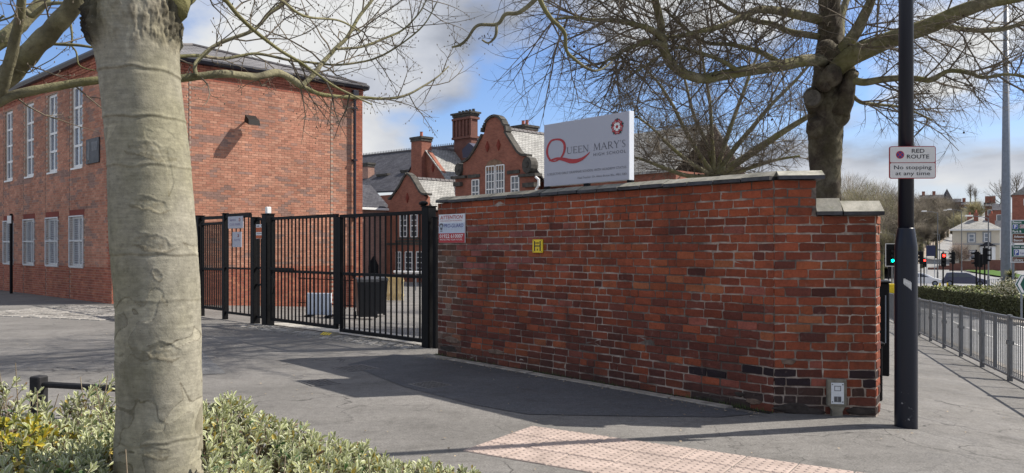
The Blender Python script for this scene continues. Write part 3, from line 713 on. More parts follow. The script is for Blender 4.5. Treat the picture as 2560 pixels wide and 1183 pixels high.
def caps(word, u0, v0, u1, v1, hpx, wts):
    mb = MB(); tot = sum(wts); a = 0
    for ch, wt in zip(word, wts):
        p0 = pxs(u0 + (u1 - u0) * a / tot, v0 + (v1 - v0) * a / tot); p1 = pxs(u0 + (u1 - u0) * (a + wt) / tot, v0 + (v1 - v0) * (a + wt) / tot)
        um, vm = u0 + (u1 - u0) * a / tot, v0 + (v1 - v0) * a / tot; h = pxs(um, vm - hpx)[1] - p0[1]
        cap_letter(mb, ch, p0[0], p0[1], (p1[0] - p0[0]) * .95, h); a += wt
    mb.build('lettering', INK['grey'], sign)
caps('UEEN', 378, 617, 655, 585, 80, [1.05, .85, .85, 1.05]); caps("MARY'S", 708, 576, 1115, 526, 86, [1.2, 1.02, .98, .95, .28, .75])
def px_text(body, a, b, h, mat, **k):
    p, q = pxs(*a), pxs(*b); hh = pxs(a[0], a[1] - h)[1] - p[1]; text(sign, body, p[0], q[0], (p[1] + q[1]) / 2, hh, mat, **k)
px_text('HIGH SCHOOL', (710, 645), (1110, 598), 36, INK['grey'], space=1.25)
px_text("A SELECTIVE GIRLS' GRAMMAR SCHOOL WITH ACADEMY STATUS", (138, 890), (1115, 785), 27, plain('soft_grey_print', (.17, .17, .19), .6))
px_text('Head Teacher:  Dr. Alison Bruton BSc., MEd., EdD.', (513, 930), (1125, 865), 24, bpy.data.materials['soft_grey_print'])
c = pxs(1003, 281); rr = pxs(1003, 180)[1] - c[1]; rose(sign, c[0], c[1], rr)

# ---------------------------------------------------------------- plates on the wall
def plate(name, label, cat, fr, u0, u1, vt, vb, um, mat, d=-.028, group=None):
    x0 = fr.loc(u0, vt, d)[0]; x1 = fr.loc(u1, vt, d)[0]; zt = fr.loc(um, vt, d)[1]; zb = fr.loc(um, vb, d)[1]
    t = thing(name, label, cat, fr.w(x0, d, zb), fr.rot, group); w, h = x1 - x0, zt - zb
    mb = MB(); mb.cbox(0, w, 0, .016, 0, h, .002); mb.build('panel', mat, t); return t, w, h
WHITE = plain('white_sign_face', (.68, .69, .72), .4, .4, var=.05, scale=12)
t, w, h = plate('security_sign', 'white and red security notice screwed to the wall beside the gate', 'sign', FA, 1097, 1162, 534, 607, 1162, WHITE)
mb = MB(); mb.box(.002, w - .002, -.002, -.0002, .002, h * .335); mb.build('red_panel', INK['red'], t)
mb = MB(); mb.box(.002, w - .002, -.0018, -.0002, h * .335, h * .70); mb.build('pale_band', plain('pale_blue_print', (.50, .56, .66), .4, var=.05), t)
text(t, 'ATTENTION', w * .06, w * .93, h * .83, h * .125, INK['red'], shear=.18, bold=.006); text(t, 'THESE PREMISES ARE PROTECTED BY', w * .06, w * .90, h * .755, h * .032, INK['crest'])
text(t, 'PRO-GUARD', w * .21, w * .95, h * .535, h * .125, INK['blue'], shear=.15, bold=.01); text(t, 'SECURITY', w * .21, w * .93, h * .455, h * .048, INK['pale'], space=1.6)
text(t, '01922 610007', w * .04, w * .94, h * .175, h * .12, INK['white'], bold=.012); text(t, 'PROTECTING YOUR FUTURE...', w * .05, w * .94, h * .085, h * .055, INK['white'], shear=.2)
mb = MB()                                                   # helmeted head emblem
for q, r_ in (((.105, .61), .085), ((.105, .50), .05)):
    mb.F([mb.P((w * q[0] + w * r_ * math.cos(-k * .4488), -.0028, h * q[1] + h * r_ * math.sin(-k * .4488))) for k in range(14)])
mb.box(w * .06, w * .15, -.003, -.002, h * .40, h * .43); mb.build('emblem', INK['grey'], t)
mb = MB(); mb.F([mb.P((w * .105 + w * .05 * math.cos(-k * .5236), -.0034, h * .585 + h * .05 * math.sin(-k * .5236))) for k in range(12)]); mb.build('emblem_face', INK['pale'], t)
YEL = plain('yellow_sign_face', (.80, .58, .02), .45, .4, var=.08, scale=14)
t, w, h = plate('hydrant_sign', 'small yellow plate with black H fixed midway along the wall', 'sign', FA, 1331, 1356, 599, 632, 1344, YEL)
mb = MB()
for a, b, c, d in ((.17, .27, .12, .88), (.73, .83, .12, .88), (.27, .73, .47, .55)): mb.box(w * a, w * b, -.002, -.0003, h * c, h * d)
mb.build('letter_mark', INK['black'], t)
text(t, '100', w * .33, w * .67, h * .68, h * .12, INK['black'], bold=.02); text(t, '1', w * .46, w * .54, h * .17, h * .13, INK['black'], bold=.02)
mb = MB()
for xx in (.09, .91):
    for zz in (.06, .9): mb.box(w * xx - .004, w * xx + .004, -.003, -.0003, h * zz, h * zz + .008)
mb.build('screw', INK['grey'], t)

# ---------------------------------------------------------------- lamp column with the red route plate
pb = Gd(2265, 1060); pc = thing('lamp_column', 'tall black steel lamp column carrying the parking plate by wall end', 'lamp column', (pb.x, pb.y, gz(pb.x, pb.y)))
mb = MB(); mb.lathe([(.099, -.1), (.097, .02), (.096, 1.60), (.094, 1.64), (.073, 1.79), (.069, 1.80)], 28); mb.build('base_section', M['pole'], pc, smooth=True)
mb = MB(); mb.lathe([(.067, 1.79), (.060, 4.5), (.045, 8.5)], 24); mb.build('shaft', M['pole'], pc, smooth=True)
mb = MB(); mb.tube([(0, 0, 8.4), (.1, -.03, 8.6), (.8, -.25, 8.75)], [.04, .04, .035], 8); mb.build('arm', M['pole'], pc); mb = MB(); mb.cbox(.75, 1.3, -.45, -.2, 8.68, 8.82, .03); mb.build('lantern', M['grey_steel'], pc)
mb = MB(); fx = Fr((0, 0, 0), (1, -.08)); a = math.radians(-128)
pts = [(.0978 * math.cos(a + k * .17), .0978 * math.sin(a + k * .17)) for k in range(5)]
for k in range(4): mb.face([(pts[k][0], pts[k][1], 1.28 - k * .012 + .02), (pts[k + 1][0], pts[k + 1][1], 1.28 - k * .014), (pts[k + 1][0], pts[k + 1][1], 1.345 - k * .012), (pts[k][0], pts[k][1], 1.345 - k * .006)])
mb.build('sticker', plain('torn_sticker', (.55, .55, .53), .7, var=.2, scale=40), pc)
PF = Fr((pb.x, pb.y - .075, 0), (1, -.05))
x0, zt = PF.loc(2222, 369); x1, zb = PF.loc(2338, 446); zt = PF.loc(2280, 366)[1]; zb = PF.loc(2280, 447)[1]
t = thing('parking_sign', 'white red-bordered no stopping plate strapped to the black column', 'sign', PF.w(x0, -.012, zb), PF.rot); w, h = x1 - x0, zt - zb
def rrect(x0, x1, z0, z1, r): return [(x1 - r + r * math.cos(a), z0 + r + r * math.sin(a)) if q == 0 else (x1 - r + r * math.cos(a), z1 - r + r * math.sin(a)) if q == 1 else (x0 + r + r * math.cos(a), z1 - r + r * math.sin(a)) if q == 2 else (x0 + r + r * math.cos(a), z0 + r + r * math.sin(a)) for q in range(4) for a in (-math.pi / 2 + q * math.pi / 2 + k * math.pi / 8 for k in range(5))]
mb = MB(); mb.prism(rrect(0, w, 0, h, .02), 0, .012); mb.build('panel', plain('sign_red_border', (.30, .028, .03), .5, .4, var=.04), t)
SG = plain('reflective_white', (.62, .61, .59), .5, .4, var=.03)
for a, b in ((.022, .478), (.50, .978)): mb = MB(); mb.prism(rrect(w * .016, w * .984, h * a, h * b, .013), -.0015, -.0002); mb.build('face', SG, t)
text(t, 'No stopping', w * .10, w * .905, h * .29, h * .115, INK['black'], bold=.004, y=-.003); text(t, 'at any time', w * .13, w * .875, h * .105, h * .115, INK['black'], bold=.004, y=-.003)
text(t, 'RED', w * .48, w * .755, h * .795, h * .115, INK['black'], bold=.012, y=-.003); text(t, 'ROUTE', w * .375, w * .855, h * .62, h * .115, INK['black'], bold=.012, y=-.003)
mb = MB(); mb.F([mb.P((w * .23 + .036 * math.cos(-k * .3), -.0026, h * .735 + .036 * math.sin(-k * .3))) for k in range(21)]); mb.build('symbol_ring', INK['red'], t)
mb = MB(); mb.F([mb.P((w * .23 + .029 * math.cos(-k * .3), -.0032, h * .735 + .029 * math.sin(-k * .3))) for k in range(21)]); mb.build('symbol_disc', INK['blue'], t)
mb = MB(); mb.ribbon([(w * .23 - .02, h * .735 + .02), (w * .23 + .02, h * .735 - .02)], .008, -.0038); mb.ribbon([(w * .23 - .02, h * .735 - .02), (w * .23 + .02, h * .735 + .02)], .008, -.0042); mb.build('symbol_cross', INK['red'], t)
for zz in (h * .25, h * .75): mb = MB(); mb.box(w * .33, w * .67, .0125, .02, zz - .012, zz + .012); mb.build('bracket', M['grey_steel'], t)
# ---------------------------------------------------------------- gates along the gate line (x = 0 at the post beside the wall, negative going away)
RUST = M['black_paint']
def gate_leaf(x0, x1, z0, z1, nb, label, midz=1.12, group='steel bar gates'):
    t = thing('school_gate', label, 'gate', GATE.w(x0, 0, 0), GATE.rot, group); w = x1 - x0; b = .05
    mb = MB(); mb.cbox(0, w, -.03, .03, z1 - .06, z1, .004); mb.build('top_rail', RUST, t)
    mb = MB(); mb.cbox(0, w, -.03, .03, z0, z0 + .06, .004); mb.build('bottom_rail', RUST, t)
    mb = MB(); mb.cbox(b, w - b, -.025, .025, midz - .025, midz + .025, .003); mb.build('middle_rail', RUST, t)
    for a in (0, w - b): mb = MB(); mb.cbox(a, a + b, -.032, .032, z0 + .0605, z1 - .0605, .004); mb.build('stile', RUST, t)
    me = None
    for i in range(nb):
        xx = b + (w - 2 * b) * (i + .5) / nb
        if me is None: q = MB(); q.cbox(-.0125, .0125, -.0125, .0125, z0 + .0605, z1 - .0605, .002); me = q.mesh('bar'); me.materials.append(RUST)
        o = bpy.data.objects.new('bar', me); link(o, t); o.location = (xx, 0, 0)
    return t, w
def gate_post(x, w, h, label, d=0.0):
    t = thing('gate_post', label, 'gate post', GATE.w(x, d, 0), GATE.rot, 'square black gate posts')
    mb = MB(); mb.cbox(-w / 2, w / 2, -w / 2, w / 2, -.1, h, .006); mb.build('shaft', RUST, t)
    mb = MB(); mb.cbox(-w / 2 - .012, w / 2 + .012, -w / 2 - .012, w / 2 + .012, h + .001, h + .02, .004); mb.build('cap', RUST, t); return t
xg = lambda u, v=700: GATE.loc(u, v)[0]
za = lambda u, v: GATE.loc(u, v)[1]
xm = xg(848)
pr = gate_post(xg(1072), .17, za(1072, 518), 'heavy black gate post beside the brick wall')
q = MB(); q.sphere((-.06, -.06, za(1072, 518) + .06), .07, 8, 6, sq=(1.5, .8, .6)); q.build('hinge_cover', RUST, pr)
gate_post(xg(1089), .07, za(1089, 545), 'slim black infill post touching the brick wall end')
g1, _ = gate_leaf(xm + .05, xg(1072) - .10, za(1060, 857) - .0, 2.19, 15, 'tall black bar gate leaf hung from the post at the wall')
g2, w2 = gate_leaf(xg(672) + .12, xm - .05, .10, 2.21, 17, 'tall black bar gate leaf hung beside the orange notice')
for g, xx in ((g1, .0), (g2, w2)):
    mb = MB(); mb.cbox(xx - .05, xx + .05, -.045, -.033, .2, 2.15, .003); mb.build('meeting_plate', RUST, g)
mb = MB(); mb.cbox(.0, .95, -.06, -.034, 1.13, 1.19, .004); mb.build('closer_arm', RUST, g2)
mb = MB(); mb.tube([(.06, -.04, 1.0), (.16, -.05, .95), (.20, -.05, .8), (.15, -.05, .66), (.05, -.04, .64)], .012, 6); mb.build('pull_handle', RUST, g2)
p2 = gate_post(xg(670), .19, za(670, 537), 'heavy black gate post under the white beacon')
mb = MB(); mb.cbox(-.03, .05, -.05, .05, za(670, 537) + .021, za(670, 537) + .16, .01); mb.build('beacon', M['white_paint'], p2)
mb = MB(); mb.cbox(-.13, -.095, -.10, .0, .75, .95, .01); mb.build('lock_box', RUST, p2)
gate_post(xg(638), .15, za(638, 545), 'black post next to the orange notice')
# narrow infill panel with the orange notice
def bar_panel(x0, x1, z0, z1, nb, label, rails=(1.1,), group='steel bar panels'):
    t = thing('railing_panel', label, 'railing', GATE.w(x0, 0, 0), GATE.rot, group); w = x1 - x0
    for z in (z0, z1 - .05): mb = MB(); mb.cbox(0, w, -.022, .022, z, z + .05, .003); mb.build('rail', RUST, t)
    for z in rails: mb = MB(); mb.cbox(0, w, -.02, .02, z, z + .035, .003); mb.build('rail', RUST, t)
    q = MB(); q.cbox(-.011, .011, -.011, .011, z0 + .05, z1 - .05, .002); me = q.mesh('bar'); me.materials.append(RUST)
    for i in range(nb): o = bpy.data.objects.new('bar', me); link(o, t); o.location = (w * (i + .5) / nb, .0, 0)
    return t
bar_panel(xg(638) + .08, xg(670) - .10, .12, za(655, 545), 3, 'narrow black bar infill between two gate posts', (1.15, .8))
# pedestrian gate with two grey plates
xa, xb = xg(563), xg(627)
bar_panel(xa + .05, xb, .13, za(600, 533), 6, 'black bar panel carrying two small grey plates', (1.12,))
gate_post(xa, .10, za(563, 535), 'thin black post between pedestrian gate and plate panel')
xc = xg(500)
pg, wpg = gate_leaf(xc + .12, xa - .06, .18, za(530, 556), 11, 'narrow black pedestrian gate with close bars', 1.1)
gp = gate_post(xc, .16, za(500, 541), 'wide black post at the pedestrian gate hinges')
mb = MB(); mb.cbox(.0, xb - xc, -.03, .03, za(530, 541) - .07, za(530, 541), .004); mb.build('header_beam', RUST, gp)
# railing on to the building corner behind the tree
xe = -13.95
for i in range(3):
    a = xc - .12 - i * 1.75; bar_panel(a - 1.65, a, .12, 2.2, 13, ('black bar railing next to the pedestrian gate', 'middle length of black bar railing behind the tree trunk', 'last black bar railing by the building corner')[i], (1.1,))
    gate_post(a - 1.70, .08, 2.22, ('black railing post following the pedestrian gate', 'black railing post hidden behind the tree trunk', 'black railing post at the building corner')[i])
# plates
t, w, h = plate('car_park_sign', 'upper grey plate with small rose crest on the bar panel', 'sign', GATE, 570, 607, 541, 571, 588, aly, d=-.05, group=None)
PUR = plain('faded_purple_ink', (.30, .28, .40), .6)
text(t, 'MAIN', w * .12, w * .52, h * .60, h * .18, PUR, bold=.02); text(t, 'CAR PARK', w * .12, w * .86, h * .24, h * .18, PUR, bold=.02); rose(t, w * .78, h * .70, h * .14)
t, w, h = plate('gate_sign', 'lower grey plate with small rose crest on the bar panel', 'sign', GATE, 581, 603, 580, 618, 592, aly, d=-.05)
rose(t, w * .66, h * .76, h * .11); text(t, 'GATE', w * .15, w * .85, h * .42, h * .11, PUR, bold=.02)
ORG = plain('orange_print', (.46, .10, .025), .5, var=.06)
t, w, h = plate('warning_notice', 'orange and white warning notice on the narrow infill panel', 'sign', GATE, 640, 657, 561, 597, 648, WHITE, d=-.06)
for a, b in ((.02, .24), (.46, .78)): mb = MB(); mb.box(.004, w - .004, -.002, -.0002, h * a, h * b); mb.build('orange_band', ORG, t)
mb = MB(); mb.box(w * .1, w * .5, -.002, -.0002, h * .84, h * .92); mb.box(w * .75, w * .85, -.002, -.0002, h * .84, h * .94); mb.box(w * .1, w * .88, -.002, -.0002, h * .33, h * .37); mb.build('printed_marks', INK['grey'], t)
# gate stop with yellow stripes
p = GATE.w(xm, -.14, 0); t = thing('gate_stop', 'low concrete gate stop painted with yellow bars', 'gate stop', p, GATE.rot)
mb = MB(); mb.hexa([(-.28, -.16, -.02), (.16, -.16, -.02), (.16, .14, -.02), (-.28, .14, -.02), (-.18, -.07, .055), (.08, -.07, .055), (.08, .07, .055), (-.18, .07, .055)]); mb.build('block', conc, t)
mb = MB()
for k in range(4): a = -.21 + k * .075; mb.face([(a, -.152, -.003), (a + .045, -.152, -.003), (a + .075, -.073, .056), (a + .035, -.073, .056)])
mb.build('stripe', YEL, t)
# low knee rail by the planting bed
kb = Gd(97, 1035); KR = Fr((kb.x, kb.y, 0), (1, -.28))
t = thing('knee_rail', 'low black timber post and rail edging the planting bed', 'knee rail', KR.o, KR.rot)
for i, xx in enumerate((0, 1.36)): mb = MB(); mb.cbox(xx - .06, xx + .06, -.06, .06, -.1, .365, .012); mb.build('post', plain('black_timber', (.016, .016, .018), .7, .3, var=.4, scale=30, bump=.3) if i == 0 else bpy.data.materials['black_timber'], t)
mb = MB(); mb.tube([(.0601, 0, .285), (1.299, 0, .285)], .03, 10); mb.build('rail', bpy.data.materials['black_timber'], t)
# black cabinets beyond the wall end
for (u0, u1, vb, vt, lab, dep) in ((2197, 2207, 992, 857, 'low slim black cabinet tucked against the wall end', .3), (2198, 2224, 930, 703, 'taller black steel cabinet beyond the wall end', .5)):
    Y = {992: 8.75, 930: 11.2}[vb]; q = P(u1, vb, Y); g = gz(q.x, q.y); top = P(u1, vt, Y).z
    t = thing('street_cabinet', lab, 'cabinet', (q.x, q.y, g), math.atan2(.942, .336) - math.pi / 2 + .1, 'black cabinets behind the wall end')
    mb = MB(); mb.cbox(-.62, 0, 0, dep, 0, top - g - .031, .012); mb.build('body', RUST, t); mb = MB(); mb.cbox(-.64, .02, -.02, dep + .02, top - g - .03, top - g, .01); mb.build('lid', RUST, t)
    mb = MB(); mb.cbox(-.06, -.045, -.012, -.001, (top - g) * .35, (top - g) * .85, .002); mb.build('handle', M['grey_steel'], t)

# ---------------------------------------------------------------- guard rail along the street
fence = thing('guard_rail', 'grey steel pedestrian guard rail along the kerb', 'guard rail', (K0.x, K0.y, 0))
def fpt(t, w=-.42, dz=0.0): p = kerb_pt(t, w); return Vector((p.x - K0.x, p.y - K0.y, gz(p.x, p.y) + dz))
RS = M['rail_steel']; T_start = -5.0; npan = 24; joints = [T_start + 1.98 * i for i in range(npan + 1)]
barme = MB(); barme.box(-.0058, .0058, -.0058, .0058, .0, .86); barme = barme.mesh('bar'); barme.materials.append(RS)
postme = MB(); postme.cbox(-.028, .028, -.028, .028, -.15, 1.0, .004); postme = postme.mesh('post'); postme.materials.append(RS)
midme = MB(); midme.cbox(-.02, .02, -.02, .02, .06, .96, .003); midme = midme.mesh('intermediate_post'); midme.materials.append(RS)
ang = math.atan2(KD.y, KD.x); nb = 0; far_b = MB()
for i, t in enumerate(joints):
    for dt in (-.033, .033):
        o = bpy.data.objects.new('post', postme); link(o, fence); o.location = fpt(t + dt); o.rotation_euler = (0, 0, ang)
    c = fpt(t); mb = MB(); mb.cbox(-.07, .07, -.045, .045, .55, .61, .004); o = mb.build('clamp', RS, fence); o.location = c; o.rotation_euler = (0, 0, ang)
    if i == npan: break
    a, b = fpt(t + .065), fpt(t + 1.915)
    for z in (.08, .965):
        mb = MB(); mb.tube([a + Vector((0, 0, z)), b + Vector((0, 0, z))], .021, 8); mb.build('rail', RS, fence)
    o = bpy.data.objects.new('intermediate_post', midme); link(o, fence); o.location = fpt(t + .99); o.rotation_euler = (0, 0, ang)
    for k in range(15):
        if k == 7: continue
        tt = t + .065 + 1.85 * (k + .5) / 15.0; p = fpt(tt, dz=.09)
        if 1 <= i <= 17 and nb < 300: o = bpy.data.objects.new('bar', barme); link(o, fence); o.location = p; o.rotation_euler = (0, 0, ang); nb += 1
        else: far_b.box(p.x - .0065, p.x + .0065, p.y - .0065, p.y + .0065, p.z, p.z + .86)
far_b.build('distant_bars', RS, fence, kind='stuff')
# ---------------------------------------------------------------- the modern brick hall
BC = Vector((-11.3, 22.8, 0)); FR_R = Fr(BC, (.732, .681)); eL = Vector((-.727, .686, 0)).normalized()
LR = 8.25; LL = 17.0; EAVE = 7.25
FR_L = Fr(BC + eL * LL, -eL)                                # x runs from the far end towards the corner
hall = thing('brick_hall', 'modern two storey red brick hall with slate hip roof and tall windows', 'building', BC)
def hl(v): return tuple(Vector(v) - BC)
def wall_holes(mb, fr, L, z0, z1, holes, depth=.11, back=True):
    xs = sorted({0, L} | {h[0] for h in holes} | {h[1] for h in holes}); zs = sorted({z0, z1} | {h[2] for h in holes} | {h[3] for h in holes})
    g = lambda x, d, z: hl(fr.w(x, d, z))
    for a, b in zip(xs, xs[1:]):
        for c, d in zip(zs, zs[1:]):
            if any(h[0] <= a and b <= h[1] and h[2] <= c and d <= h[3] for h in holes): continue
            mb.face([g(a, 0, c), g(b, 0, c), g(b, 0, d), g(a, 0, d)])
    for a, b, c, d in holes:
        mb.face([g(a, 0, c), g(a, depth, c), g(a, depth, d), g(a, 0, d)][::-1]); mb.face([g(b, 0, c), g(b, depth, c), g(b, depth, d), g(b, 0, d)])
        mb.face([g(a, 0, d), g(b, 0, d), g(b, depth, d), g(a, depth, d)][::-1]); mb.face([g(a, 0, c), g(b, 0, c), g(b, depth, c), g(a, depth, c)])
rng = random.Random(21)
up = [(15, 33, 278, 453), (63, 86, 257, 440), (120, 146, 235, 430), (181, 207, 212, 415)]
lo = [(13, 28, 557, 657), (60, 85, 551, 660), (115, 144, 546, 663), (175, 208, 540, 664)]
holes_L = []
def hole(r):
    u0, u1, t, b = r; x0 = FR_L.loc(u0, t)[0]; x1 = FR_L.loc(u1, t)[0]; um = (u0 + u1) / 2; return (x0, x1, FR_L.loc(um, b)[1], FR_L.loc(um, t)[1])
HU = [hole(r) for r in up]; HL = [hole(r) for r in lo]
zu0 = sum(h[2] for h in HU) / 4; zu1 = sum(h[3] for h in HU) / 4; zl0 = sum(h[2] for h in HL) / 4; zl1 = sum(h[3] for h in HL) / 4
bay = []
for i in range(4): c = (HU[i][0] + HU[i][1] + HL[i][0] + HL[i][1]) / 4; bay.append(c)
bay = [bay[0] - 2 * (bay[1] - bay[0]) * .98, bay[0] - (bay[1] - bay[0])] + bay
HU = [(c - .46, c + .46, zu0, zu1) for c in bay]; HL = [(c - .55, c + .55, zl0, zl1) for c in bay]
mbw = MB(); wall_holes(mbw, FR_L, LL, -.5, EAVE, HU + HL); wall_holes(mbw, FR_R, LR, -1.2, EAVE, [])
back = [BC + eL * LL, BC + eL * LL + FR_R.ex * LR, BC + FR_R.ex * LR]
for a, b in ((back[0], back[1]), (back[1], back[2])): mbw.face([hl((b.x, b.y, -1.2)), hl((b.x, b.y, EAVE)), hl((a.x, a.y, EAVE)), hl((a.x, a.y, -1.2))][::-1])
mbw.build('wall', M['mortar_modern'], hall)
PM = [((.46, .225, .152), 5), ((.435, .205, .138), 6), ((.49, .255, .175), 3), ((.39, .178, .12), 2), ((.35, .20, .155), 1.0)]
PP = [((.35, .125, .08), 4), ((.30, .10, .065), 4), ((.38, .15, .09), 2)]
def courses(fr, L, z0, z1, holes, joints=(), quoin=(), recess=()):
    mb = MB(fr.M()); z = z0; r = 0; ch = .075; dk = 0
    while z < z1 - .03:
        x = -.225 * .5 * (r % 2)
        while x < L:
            a, b = max(x, 0.003), min(x + .215, L - .003); x += .225; c = (a + b) / 2
            if b - a < .03: continue
            if any(h[0] - .02 < c < h[1] + .02 and h[2] - .02 < z + ch / 2 < h[3] + .02 for h in holes): continue
            for h in holes:
                if h[2] - .02 < z + ch / 2 < h[3] + .02:
                    if a < h[0] < b: b = h[0]
                    if a < h[1] < b: a = h[1]
            for jx in joints:
                if a < jx < b: (a, b) = (a, jx - .012) if jx - a > b - jx else (jx + .012, b)
            if b - a < .03: continue
            pl = PP if (z < .95 or any(q0 < c < q1 for q0, q1 in quoin) or z > z1 - .62) else PM
            col = list(rng.choices([p for p, _ in pl], [w for _, w in pl])[0])
            if pl is PM:
                dk = dk * .72 + rng.gauss(0, .5); n = noise.noise((c * 1.3 + fr.o.x, z * 4.5, r * .08))
                if n + dk * .14 > .33: col = [.30, .185, .15]
            g = rng.uniform(.86, 1.14); out = 0.0
            if z > z1 - .50 and z < z1 - .36: out = .03
            elif z >= z1 - .36: out = .055
            rc = .055 if any(q0 < c < q1 for q0, q1 in recess) and .95 < z < z1 - .62 else 0
            f_ = -.006 - out + rng.uniform(-.0025, .0025); zz0, zz1 = z + .004, z + ch - .006
            mb.hexa([(a, f_, zz0), (b - .0, f_, zz0), (b, .02, zz0), (a, .02, zz0), (a, f_, zz1), (b, f_, zz1), (b, .02, zz1), (a, .02, zz1)], tuple(q * g for q in col), 'k')
        z += ch; r += 1
    mb.v = [hl(v) for v in mb.v]; return mb
jr = [FR_R.loc(u, 400)[0] for u in (472, 826)]
courses(FR_R, LR, -.98, EAVE, [], jr, [(0, .34), (LR - .34, LR)]).build('brickwork', M['brick_modern'], hall, kind='stuff')
pil = [h[0] - .10 for h in HL]
courses(FR_L, LL, -.25, EAVE, HU + HL, pil, [(LL - .34, LL)]).build('brickwork', M['brick_modern'], hall, kind='stuff')
JT = plain('dark_joint_sealant', (.05, .03, .025), .8)
for fr_, js, z0_ in ((FR_R, jr, -.9), (FR_L, pil, -.2)):
    for x in js: mb = MB(fr_.M()); mb.box(x - .014, x + .014, -.002, .01, z0_, EAVE - .64); mb.v = [hl(v) for v in mb.v]; mb.build('movement_joint', JT, hall)
# soldier-course lintels and sills
for h in HL:
    mb = MB(FR_L.M()); mb.box(h[0] - .08, h[1] + .08, -.012, .02, h[3] + .005, h[3] + .22, (.22, .06, .045)); mb.v = [hl(v) for v in mb.v]; mb.build('lintel', M['brick_modern'], hall)
def window(parent, fr, h, cols, rows, off, frame=.05, depth=.10, glassm=None, grille=False):
    x0, x1, z0, z1 = h; mb = MB(fr.M()); d0, d1 = depth - .045, depth - .005
    mb.box(x0, x1, d0, d1, z0, z0 + frame); mb.box(x0, x1, d0, d1, z1 - frame, z1); mb.box(x0, x0 + frame, d0, d1, z0 + frame, z1 - frame); mb.box(x1 - frame, x1, d0, d1, z0 + frame, z1 - frame)
    xs = [x0 + frame + (x1 - x0 - 2 * frame) * i / cols for i in range(cols + 1)]; zs = [z0 + frame + (z1 - z0 - 2 * frame) * i / rows for i in range(rows + 1)]
    for x in xs[1:-1]: mb.box(x - frame * .42, x + frame * .42, d0 + .003, d1, z0 + frame, z1 - frame)
    for z in zs[1:-1]: mb.box(x0 + frame, x1 - frame, d0 + .0015, d1 - .002, z - frame * .42, z + frame * .42)
    mb.box(x0 - .03, x1 + .03, -.03, .02, z0 - .06, z0 - .004)
    mb.v = [tuple(Vector(v) - off) for v in mb.v]; w = mb.build('window', M['white_paint'], parent)
    for i in range(cols):
        for j in range(rows):
            p = MB(fr.M()); p.face([(xs[i], d1 - .006, zs[j]), (xs[i + 1], d1 - .006 + rng.uniform(-.004, .004), zs[j]), (xs[i + 1], d1 - .006, zs[j + 1]), (xs[i], d1 - .006 + rng.uniform(-.004, .004), zs[j + 1])])
            p.v = [tuple(Vector(v) - off) for v in p.v]; p.build('pane', glassm or M['glass_blue'], w)
    if grille:
        g = MB(fr.M()); fo = .035
        for a, b in ((x0 - .05, x0 - .01), (x1 + .01, x1 + .05)): g.box(a, b, -.05, -.02, z0 - .04, z1 + .04)
        for c in (z0 - .04, (z0 + z1) / 2, z1): g.box(x0 - .01, x1 + .01, -.05, -.02, c, c + .04)
        n = 22
        for k in range(1, n): c = z0 + (z1 - z0) * k / n; g.box(x0 - .01, x1 + .01, -.039, -.033, c - .0035, c + .0035)
        for k in range(1, 11): c = x0 + (x1 - x0) * k / 11; g.box(c - .004, c + .004, -.045, -.039, z0, z1)
        for zz in (z0 + .1, (z0 + z1) / 2 + .06, z1 - .1):
            for s_ in (x0 - .09, x1 + .05): g.box(s_, s_ + .04, -.045, .0, zz, zz + .03)
        g.v = [tuple(Vector(v) - off) for v in g.v]; g.build('security_grille', plain('pale_grille', (.56, .57, .58), .5) if 'pale_grille' not in bpy.data.materials else bpy.data.materials['pale_grille'], w)
    return w
for h in HU: window(hall, FR_L, h, 2, 4, BC, .085)
for h in HL: window(hall, FR_L, h, 2, 2, BC, .05, grille=True)
# roof, gutter, downpipe
ap1 = BC + FR_R.ex * (LR / 2) + eL * 4.1 + Vector((0, 0, 8.70)); ap2 = BC + FR_R.ex * (LR / 2) + eL * (LL - 4.1) + Vector((0, 0, 8.70))
o_ = .10; c = [BC, BC + FR_R.ex * LR, BC + FR_R.ex * LR + eL * LL, BC + eL * LL]
ctr = (c[0] + c[2]) / 2; ev = []
for i, q in enumerate(c):
    d = FR_R.ex * (-o_ if i in (0, 3) else o_) + eL * (-o_ if i in (0, 1) else o_); ev.append(Vector((q.x + d.x, q.y + d.y, EAVE + .03)))
mb = MB(); T_ = lambda *a: mb.face([hl(q) for q in a])
T_(ev[0], ev[1], ap1); T_(ev[1], ev[2], ap2, ap1); T_(ev[2], ev[3], ap2); T_(ev[3], ev[0], ap1, ap2); T_(*[Vector((q.x, q.y, EAVE + .029)) for q in ev[::-1]])
mb.build('roof', M['slate_modern'], hall, uv=True)
mb = MB()
for a, b in ((ap1, ap2), (ap1, ev[0]), (ap1, ev[1]), (ap2, ev[2]), (ap2, ev[3])): mb.tube([hl(a + Vector((0, 0, .02))), hl(b + Vector((0, 0, .02)))], .06, 6)
mb.build('ridge_tiles', M['ridge'], hall)
mb = MB()
for a, b in zip(ev, ev[1:] + ev[:1]):
    dz = Vector((0, 0, -.03)); e = (b - a).normalized(); n = Vector((e.y, -e.x, 0))
    prof = [(0, 0), (.13, 0), (.14, -.06), (.10, -.15), (.0, -.17)]
    A = [mb.P(hl(a + n * p - e * .1 * 0 + dz + Vector((0, 0, q + .03)))) for p, q in prof]; B = [mb.P(hl(b + n * p + dz + Vector((0, 0, q + .03)))) for p, q in prof]
    for k in range(4): mb.F([A[k], A[k + 1], B[k + 1], B[k]])
    mb.F(A[::-1]); mb.F(B)
    mb.face([hl(a + n * .0 + Vector((0, 0, -.02))), hl(b + n * .0 + Vector((0, 0, -.02))), hl(b - n * .3 + Vector((0, 0, -.16))), hl(a - n * .3 + Vector((0, 0, -.16)))])
GUT = plain('black_gutter', (.010, .011, .022), .4, .5, var=.2); mb.build('gutter', GUT, hall)
